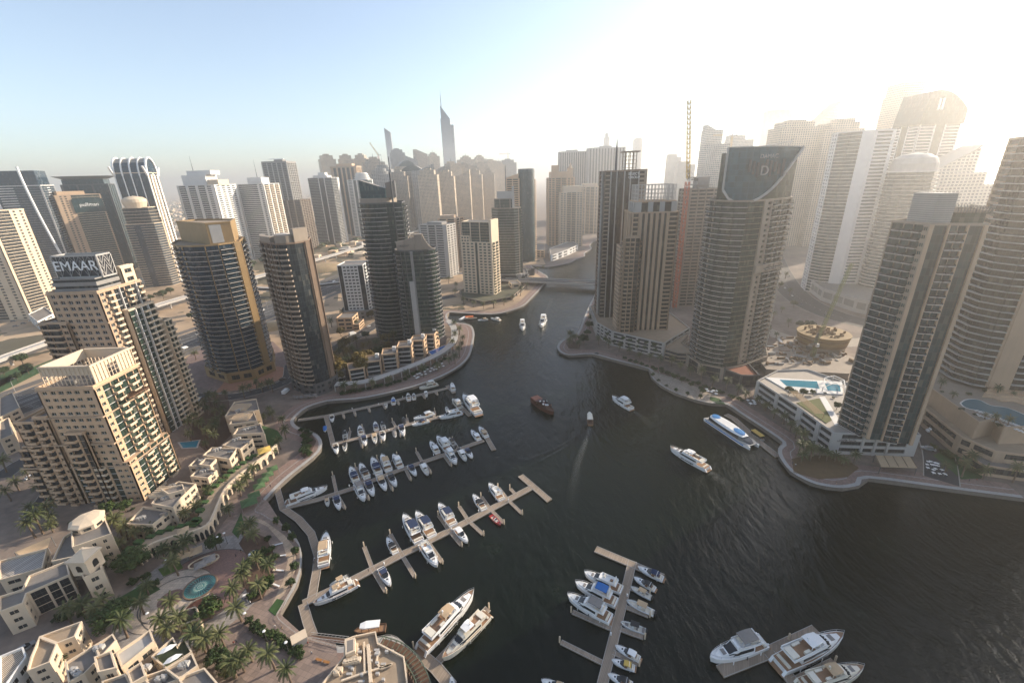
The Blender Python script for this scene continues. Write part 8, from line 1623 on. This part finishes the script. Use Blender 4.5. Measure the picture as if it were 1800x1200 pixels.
# ================================================================ cars, vans, people, lamps
def car_tpl(van=False, mat=None):
    r = bpy.data.objects.new('van' if van else 'car', None); C.objects.link(r); mb = MB(); body = mat or M['paint']
    if van:
        shell(mb, [(-2.6, .95, .9, .35, 2.15), (1.3, .95, .9, .35, 2.15), (1.9, .93, .8, .35, 1.35), (2.6, .85, .75, .35, 1.05)]); mb.build('body', body, r); mb = MB(); shell(mb, [(1.28, .93, .88, 1.3, 2.1), (1.86, .84, .8, 1.3, 1.42)]); mb.build('windscreen', M['glassd'], r)
    else:
        shell(mb, [(-2.2, .82, .8, .32, .85), (-1.9, .9, .84, .28, .95), (1.0, .9, .84, .28, .92), (2.1, .82, .76, .3, .72)]); mb.build('body', body, r)
        mb = MB(); shell(mb, [(-1.85, .82, .62, .9, 1.0), (-1.3, .8, .64, .92, 1.42), (.3, .8, .64, .92, 1.44), (1.05, .78, .62, .9, .95)]); mb.build('cabin', M['glassd'], r); mb = MB(); shell(mb, [(-1.3, .66, .6, 1.425, 1.47), (.25, .66, .6, 1.445, 1.49)]); mb.build('roof', body, r)
    for x in (-1.35, 1.35):
        for y in (-.84, .84): mb = MB(); mb.tube([(x, y - .1, .32), (x, y + .1, .32)], .32, 12); mb.build('wheel', M['black'], r)
    return r
CT = {}
def car(key, x, y, rz, label, group, z=Z0 + .03, s_=1.0):
    if key not in CT: CT[key] = car_tpl(key.startswith('van'), {'white': M['paint'], 'grey': plain('car_grey', (.22, .23, .24), .3, .05), 'dark': plain('car_dark', (.03, .03, .035), .25, .05), 'red': plain('car_red', (.30, .03, .02), .3, .05)}[key.split(':')[1]]); o = CT[key]
    else: o = dup(CT[key])
    o.location = (x, y, z); o.rotation_euler = (0, 0, rz); o.scale = (s_,) * 3
    for pr in ('label', 'category', 'group'):
        if pr in o: del o[pr]
    return tag(o, label, 'van' if key.startswith('van') else 'car', group)
rc = random.Random(4); hs = scatter_along(hw, 1.0); nL = len(hs)
for k in range(46):
    lane = rc.choice((-20, -16.7, -13.4, -10, 10, 13.4, 16.7, 20)); i = int(nL * (.12 + .8 * (k + rc.random() * .8) / 46)); (x, y), a = hs[i]; n = Vector((-math.sin(a), math.cos(a))); kd = rc.choice(('car:white', 'car:white', 'car:grey', 'car:dark', 'van:white', 'car:red'))
    car(kd, x + n.x * lane, y + n.y * lane, a + (math.pi if lane > 0 else 0), {'car:white': 'white car driving on the highway', 'car:grey': 'grey car driving on the highway', 'car:dark': 'dark car driving on the highway', 'van:white': 'white van driving on the highway', 'car:red': 'red car driving on the highway'}[kd], {'car:white': 'white cars on the highway', 'car:grey': 'grey cars on the highway', 'car:dark': 'dark cars on the highway', 'van:white': 'white vans on the highway', 'car:red': 'red cars on the highway'}[kd])
for key, u, v, rz, lab, s_ in (('car:grey', 46, 1140, rad(60), 'silver car parked between the L-shaped villa and the striped roof', 1.15), ('van:white', 1624, 746, rad(160), 'white panel van nearer the towers on the right service road', 1.0), ('van:white', 1640, 760, rad(162), 'long white van second on the right service road', 1.2), ('car:white', 1652, 766, rad(160), 'white car beside the long white van', 1.0), ('car:grey', 1630, 790, rad(150), 'dark flatbed truck on the right service road', 1.4), ('car:dark', 497, 667, rad(40), 'dark car on the road bend under the brown tower', 1.1), ('van:white', 503, 690, rad(85), 'white minibus on the street end by the brown tower', 1.3), ('car:white', 477, 642, rad(30), 'white car on the forecourt of the gold crowned tower', 1.0), ('car:white', 472, 630, rad(30), 'second white car behind it on the gold tower forecourt', 1.0), ('van:white', 445, 974, rad(70), 'white golf buggy on the slate plaza paving', .62), ('van:white', 435, 1048, rad(20), 'white-topped cart on the walk beside the palms', .5), ('car:white', 648, 574, rad(52), 'white car on the street beyond the palm garden', 1.0), ('car:dark', 636, 584, rad(52), 'dark car on the street beyond the palm garden', 1.0), ('van:white', 620, 588, rad(52), 'white bus on the street beyond the palm garden', 1.3), ('car:dark', 1049, 622, rad(-25), 'dark buggy on the promenade before the grey podium', .8)):
    p_ = P(u, v, Z0); car(key, p_.x, p_.y, rz, lab, None, Z0 + .03, s_)
for k in range(24):
    u, v = (52 + (k % 6) * 8 + (k // 6) * 3, 826 + (k // 6) * 13 - (k % 6) * 2); p_ = P(u, v, Z0); kd = ('car:white', 'car:grey', 'car:white', 'car:dark')[k % 4]
    if k < 12: car(kd, p_.x, p_.y, rad(70), '%s car parked in the court left of the near tower' % {'car:white': 'white', 'car:grey': 'grey', 'car:dark': 'dark'}[kd], '%s cars parked in the left court' % kd[4:])
for k in range(40):
    u, v = 20 + (k % 10) * 14 + (k // 10) * 4, 556 - (k % 10) * 5 + (k // 10) * 9; p_ = P(u, v, Z0); kd = ('car:white', 'car:grey', 'car:dark', 'car:white')[rc.randrange(4)]
    if k < 30: car(kd, p_.x, p_.y, rad(20), '%s car in the parking lot below the left edge towers' % {'car:white': 'white', 'car:grey': 'grey', 'car:dark': 'dark'}[kd], '%s cars in the far left parking lot' % kd[4:], Z0 + .03, 1.15)
for i, (rd, lab, n) in enumerate(((rd_d, 'the curved road in the haze', 14), (rd_g, 'the road towards the bridge', 6))):
    sc = scatter_along(rd, 1.0)
    for k in range(n): (x, y), a = sc[int(len(sc) * (.3 + .65 * k / n))]; o_ = rc.choice((-9, -5, 5, 9)) if i == 0 else rc.choice((-3, 3)); kd = rc.choice(('car:white', 'car:grey')); car(kd, x - math.sin(a) * o_, y + math.cos(a) * o_, a, '%s car on %s' % (kd[4:].replace('grey', 'grey'), lab), '%s cars on %s' % (kd[4:], lab))
def person_tpl(top, legs, seed):
    "one continuous skinned body, walking, with clothing colours by height"
    r = random.Random(seed); me = bpy.data.meshes.new('person'); st = .14
    J = [(0, 0, .95), (0, 0, 1.2), (0, 0, 1.42), (0, .01, 1.52), (0, .03, 1.66), (.17, 0, 1.40), (.23, .06, 1.14), (.24, .16, .92), (-.17, 0, 1.40), (-.23, -.06, 1.14), (-.24, -.10, .90), (.09, st * .5, .52), (.10, st * .2, .06), (.10, st * .2 + .15, .03), (-.09, -st * .4, .52), (-.10, -st * 1.3, .08), (-.10, -st * 1.3 + .15, .03)]
    E = [(0, 1), (1, 2), (2, 3), (3, 4), (2, 5), (5, 6), (6, 7), (2, 8), (8, 9), (9, 10), (0, 11), (11, 12), (12, 13), (0, 14), (14, 15), (15, 16)]
    R = [.15, .14, .15, .06, .105, .07, .05, .04, .07, .05, .04, .085, .055, .045, .085, .055, .045]
    me.from_pydata(J, E, []); o = bpy.data.objects.new('person', me); C.objects.link(o); m = o.modifiers.new('s', 'SKIN'); m.use_smooth_shade = True
    for k, v in enumerate(me.skin_vertices[0].data): v.radius = (R[k], R[k] * .85); v.use_root = k == 0
    o.modifiers.new('d', 'SUBSURF').levels = 1
    dg = bpy.context.evaluated_depsgraph_get(); dg.update(); m2 = bpy.data.meshes.new_from_object(o.evaluated_get(dg)); bpy.data.objects.remove(o); m2.name = 'person'
    m2.materials.clear()
    for q in (M['skin'], top, legs, M['black']): m2.materials.append(q)
    for p in m2.polygons: z = p.center.z; p.material_index = 3 if z < .10 else 2 if z < .98 else 1 if z < 1.44 and not (z < 1.0) else 3 if z > 1.70 else 0
    return m2
pm = [person_tpl(M['paint'], M['navy'], 1), person_tpl(M['navy'], M['black'], 2), person_tpl(M['red'], M['canvas'], 3), person_tpl(M['paint'], M['paint'], 4), person_tpl(M['black'], M['tan'], 5)]
pn = ['in a white shirt and dark trousers', 'in dark clothes', 'in a red top', 'dressed all in white', 'in a black top and tan trousers']
pp_ = [(332, 1078, 0, 'on the pale terrace'), (341, 1070, 4, 'at the pale terrace rim'), (415, 978, 1, 'on the slate paving'), (424, 970, 4, 'on the slate paving nearer the buggy'), (436, 1058, 3, 'beside the white cart'), (441, 1061, 0, 'next to the person by the cart'), (416, 1128, 1, 'on the lower walk'), (412, 1132, 2, 'on the lower walk next to a palm'), (484, 1103, 0, 'on the quay path'), (496, 1105, 4, 'further along the quay path'), (542, 1133, 2, 'near the gangway'), (548, 1149, 0, 'on the grey forecourt'), (552, 990, 1, 'on the curved walkway by the yacht'), (554, 984, 0, 'on the curved walkway, nearer shore'), (648, 1004, 1, 'on the middle pontoon'), (400, 895, 1, 'on the promenade below the arcade'), (470, 850, 4, 'on the promenade near the awnings'), (476, 856, 1, 'on the promenade by the railing'), (530, 783, 0, 'on the bend of the promenade'), (1393, 816, 1, 'by the right bank railing'), (1398, 819, 0, 'walking by the right bank railing'), (1470, 850, 4, 'below the oval lawn'), (1703, 846, 1, 'on the right edge paving'), (1716, 846, 2, 'further right on the paving'), (1663, 838, 0, 'by the cafe tables on the right'), (1084, 626, 1, 'on the promenade by the grey podium'), (812, 612, 4, 'on the point promenade'), (815, 596, 0, 'further round the point promenade'), (560, 1098, 0, 'on the pontoon gangway landing')]
for k, (u, v, m_, w_) in enumerate(pp_):
    zz = .64 if 'pontoon' in w_ and 'landing' not in w_ or 'walkway' in w_ else Z0 + .03
    if 'landing' in w_: continue
    p_ = P(u, v, zz); o = put('person', pm[m_]); o.location = p_; o.rotation_euler = (0, 0, rv.uniform(0, 6.28)); tag(o, 'person %s %s' % (pn[m_], w_), 'person', 'people on foot round the marina')
def lamp(u, v, lab, h=5.5, group='plaza lamps'):
    p_ = P(u, v, Z0); r = thing('street_lamp', lab, 'street lamp', tuple(p_), 0, group); mb = MB(); mb.tube([(0, 0, 0), (0, 0, h)], [.09, .05], 6); mb.build('post', M['dgrey'], r); mb = MB(); mb.lathe([(.1, h), (.5, h + .1), (.5, h + .2), (.1, h + .3)], (0, 0), 12); mb.build('lamp_head', M['paint'], r)
for k, (u, v) in enumerate(((388, 962), (400, 955), (437, 1098), (471, 1130), (509, 1150), (377, 966), (300, 1003), (268, 1098))): lamp(u, v, '%s plaza lamp with a white disc head, counting from the left' % ORD[sorted([388, 400, 437, 471, 509, 377, 300, 268]).index(u)])
for k, (u, v) in enumerate(((28, 690), (148, 645), (312, 596), (470, 540), (565, 505), (650, 470))):
    p_ = P(u, v, Z0); r = thing('street_lamp', '%s tall highway lamp post from the left' % ORD[k], 'street lamp', tuple(p_), 0, 'highway lamps'); mb = MB(); mb.tube([(0, 0, 0), (0, 0, 9), (.8, 0, 11), (3, 0, 11.6)], [.18, .14, .12, .1], 6); mb.build('post', M['lgrey'], r); mb = MB(); mb.box(2.8, 4, -.2, .2, 11.5, 11.7); mb.build('lamp_head', M['lgrey'], r)
# benches and cafe furniture
for k, (u, v) in enumerate(((490, 957), (496, 977), (492, 1003), (486, 1029))):
    p_ = P(u, v, Z0); r = thing('bench', '%s white boardwalk bench from the top, between the ball shrubs and the bed' % ORD[k], 'bench', (p_.x, p_.y, Z0 + .03), rad(20 - 14 * k), 'boardwalk benches'); mb = MB(); mb.box(-1.6, 1.6, -.3, .3, .36, .46); mb.build('seat', M['paint'], r); mb = MB(); [mb.box(x - .1, x + .1, -.28, .28, 0, .36) for x in (-1.3, 1.3)]; mb.build('leg', M['lgrey'], r); mb = MB(); mb.box(-2.6, -1.7, -.6, .6, 0, .55); mb.build('planter', M['cream'], r)
for k, (u, v) in enumerate(((561, 1160), (574, 1164), (205, 1080))):
    p_ = P(u, v, Z0); r = thing('bench', ('orange-brown wooden bench on the grey forecourt, left one', 'orange-brown wooden bench on the grey forecourt, right one', 'brown bench at the lawn edge below the plaza hall')[k], 'bench', (p_.x, p_.y, Z0 + .03), rad(-15)); mb = MB(); mb.box(-1.1, 1.1, -.35, .35, .38, .46); mb.build('seat', plain('bench_wood', (.34, .15, .04), .6, .2, 2), r); mb = MB(); [mb.box(x - .1, x + .1, -.3, .3, 0, .38) for x in (-.9, .9)]; mb.build('leg', M['dgrey'], r)
def cafe(px, nx, ny, label, group, mat, z=Z0, s_=.8):
    q = [P(u, v, z) for u, v in px]; first = None
    for i in range(nx):
        for j in range(ny):
            a = q[0].lerp(q[1], (i + .5) / nx).lerp(q[3].lerp(q[2], (i + .5) / nx), (j + .5) / ny); a = a + Vector((rv.uniform(-.9, .9), rv.uniform(-1.1, 1.1), .03))
            if first is None:
                first = bpy.data.objects.new('cafe_parasol', None); C.objects.link(first); mb = MB(); mb.add([(-1.1, -1.1, 2.3), (1.1, -1.1, 2.3), (1.1, 1.1, 2.3), (-1.1, 1.1, 2.3), (0, 0, 2.75)], [(0, 1, 4), (1, 2, 4), (2, 3, 4), (3, 0, 4), (3, 2, 1, 0)]); mb.build('canopy', mat, first); mb = MB(); mb.tube([(0, 0, 0), (0, 0, 2.4)], .06, 5); mb.build('pole', M['steel'], first); o = first
            else: o = dup(first)
            o.location = a; o.rotation_euler = (0, 0, rv.uniform(0, 1.5)); o.scale = (s_,) * 3
            for pr in ('label', 'category', 'group'):
                if pr in o: del o[pr]
            tag(o, label, 'parasol', group)
cafe([(722, 664), (778, 640), (784, 646), (730, 672)], 9, 2, 'small white parasol in the cafe rows on the point promenade', 'white parasols on the point', M['paint'])
cafe([(1622, 810), (1650, 815), (1660, 838), (1634, 838)], 4, 4, 'white or cream parasol in the packed cafe garden right of the cream canopy', 'parasols in the right cafe garden', M['paint'], Z0, .62)
cafe([(1240, 684), (1262, 690), (1258, 698), (1240, 694)], 3, 2, 'white parasol at the end of the waterfront terrace', 'parasols on the waterfront terrace', M['paint'])
cafe([(1312, 706), (1328, 708), (1330, 716), (1316, 716)], 2, 3, 'white parasol beside the right promenade before the pale podium', 'parasols before the pale podium', M['paint'])
cafe([(905, 484), (930, 480), (932, 486), (908, 490)], 4, 2, 'white parasol on the roof of the black glass shop block', 'parasols on the black glass block', M['paint'], 11.1)
cafe([(515, 700), (560, 694), (562, 700), (520, 706)], 8, 2, 'pale parasol in the crowded cafe strip under the brown tower', 'parasols under the brown tower', M['canvas'])
# ================================================================ haze: the dusty air over the whole scene
mb = MB(); mb.box(-12100, 12100, -3100, 14100, -1.6, 300); mh = bpy.data.materials.new('haze_air'); mh.use_nodes = True; nt = mh.node_tree; nt.nodes.clear()
pv = nt.nodes.new('ShaderNodeVolumePrincipled'); ou = nt.nodes.new('ShaderNodeOutputMaterial'); pv.inputs['Color'].default_value = (1.0, .965, .91, 1); pv.inputs['Density'].default_value = .00028; pv.inputs['Anisotropy'].default_value = .73
nt.links.new(pv.outputs[0], ou.inputs['Volume']); o = mb.build('haze', mh); o['kind'] = 'stuff'
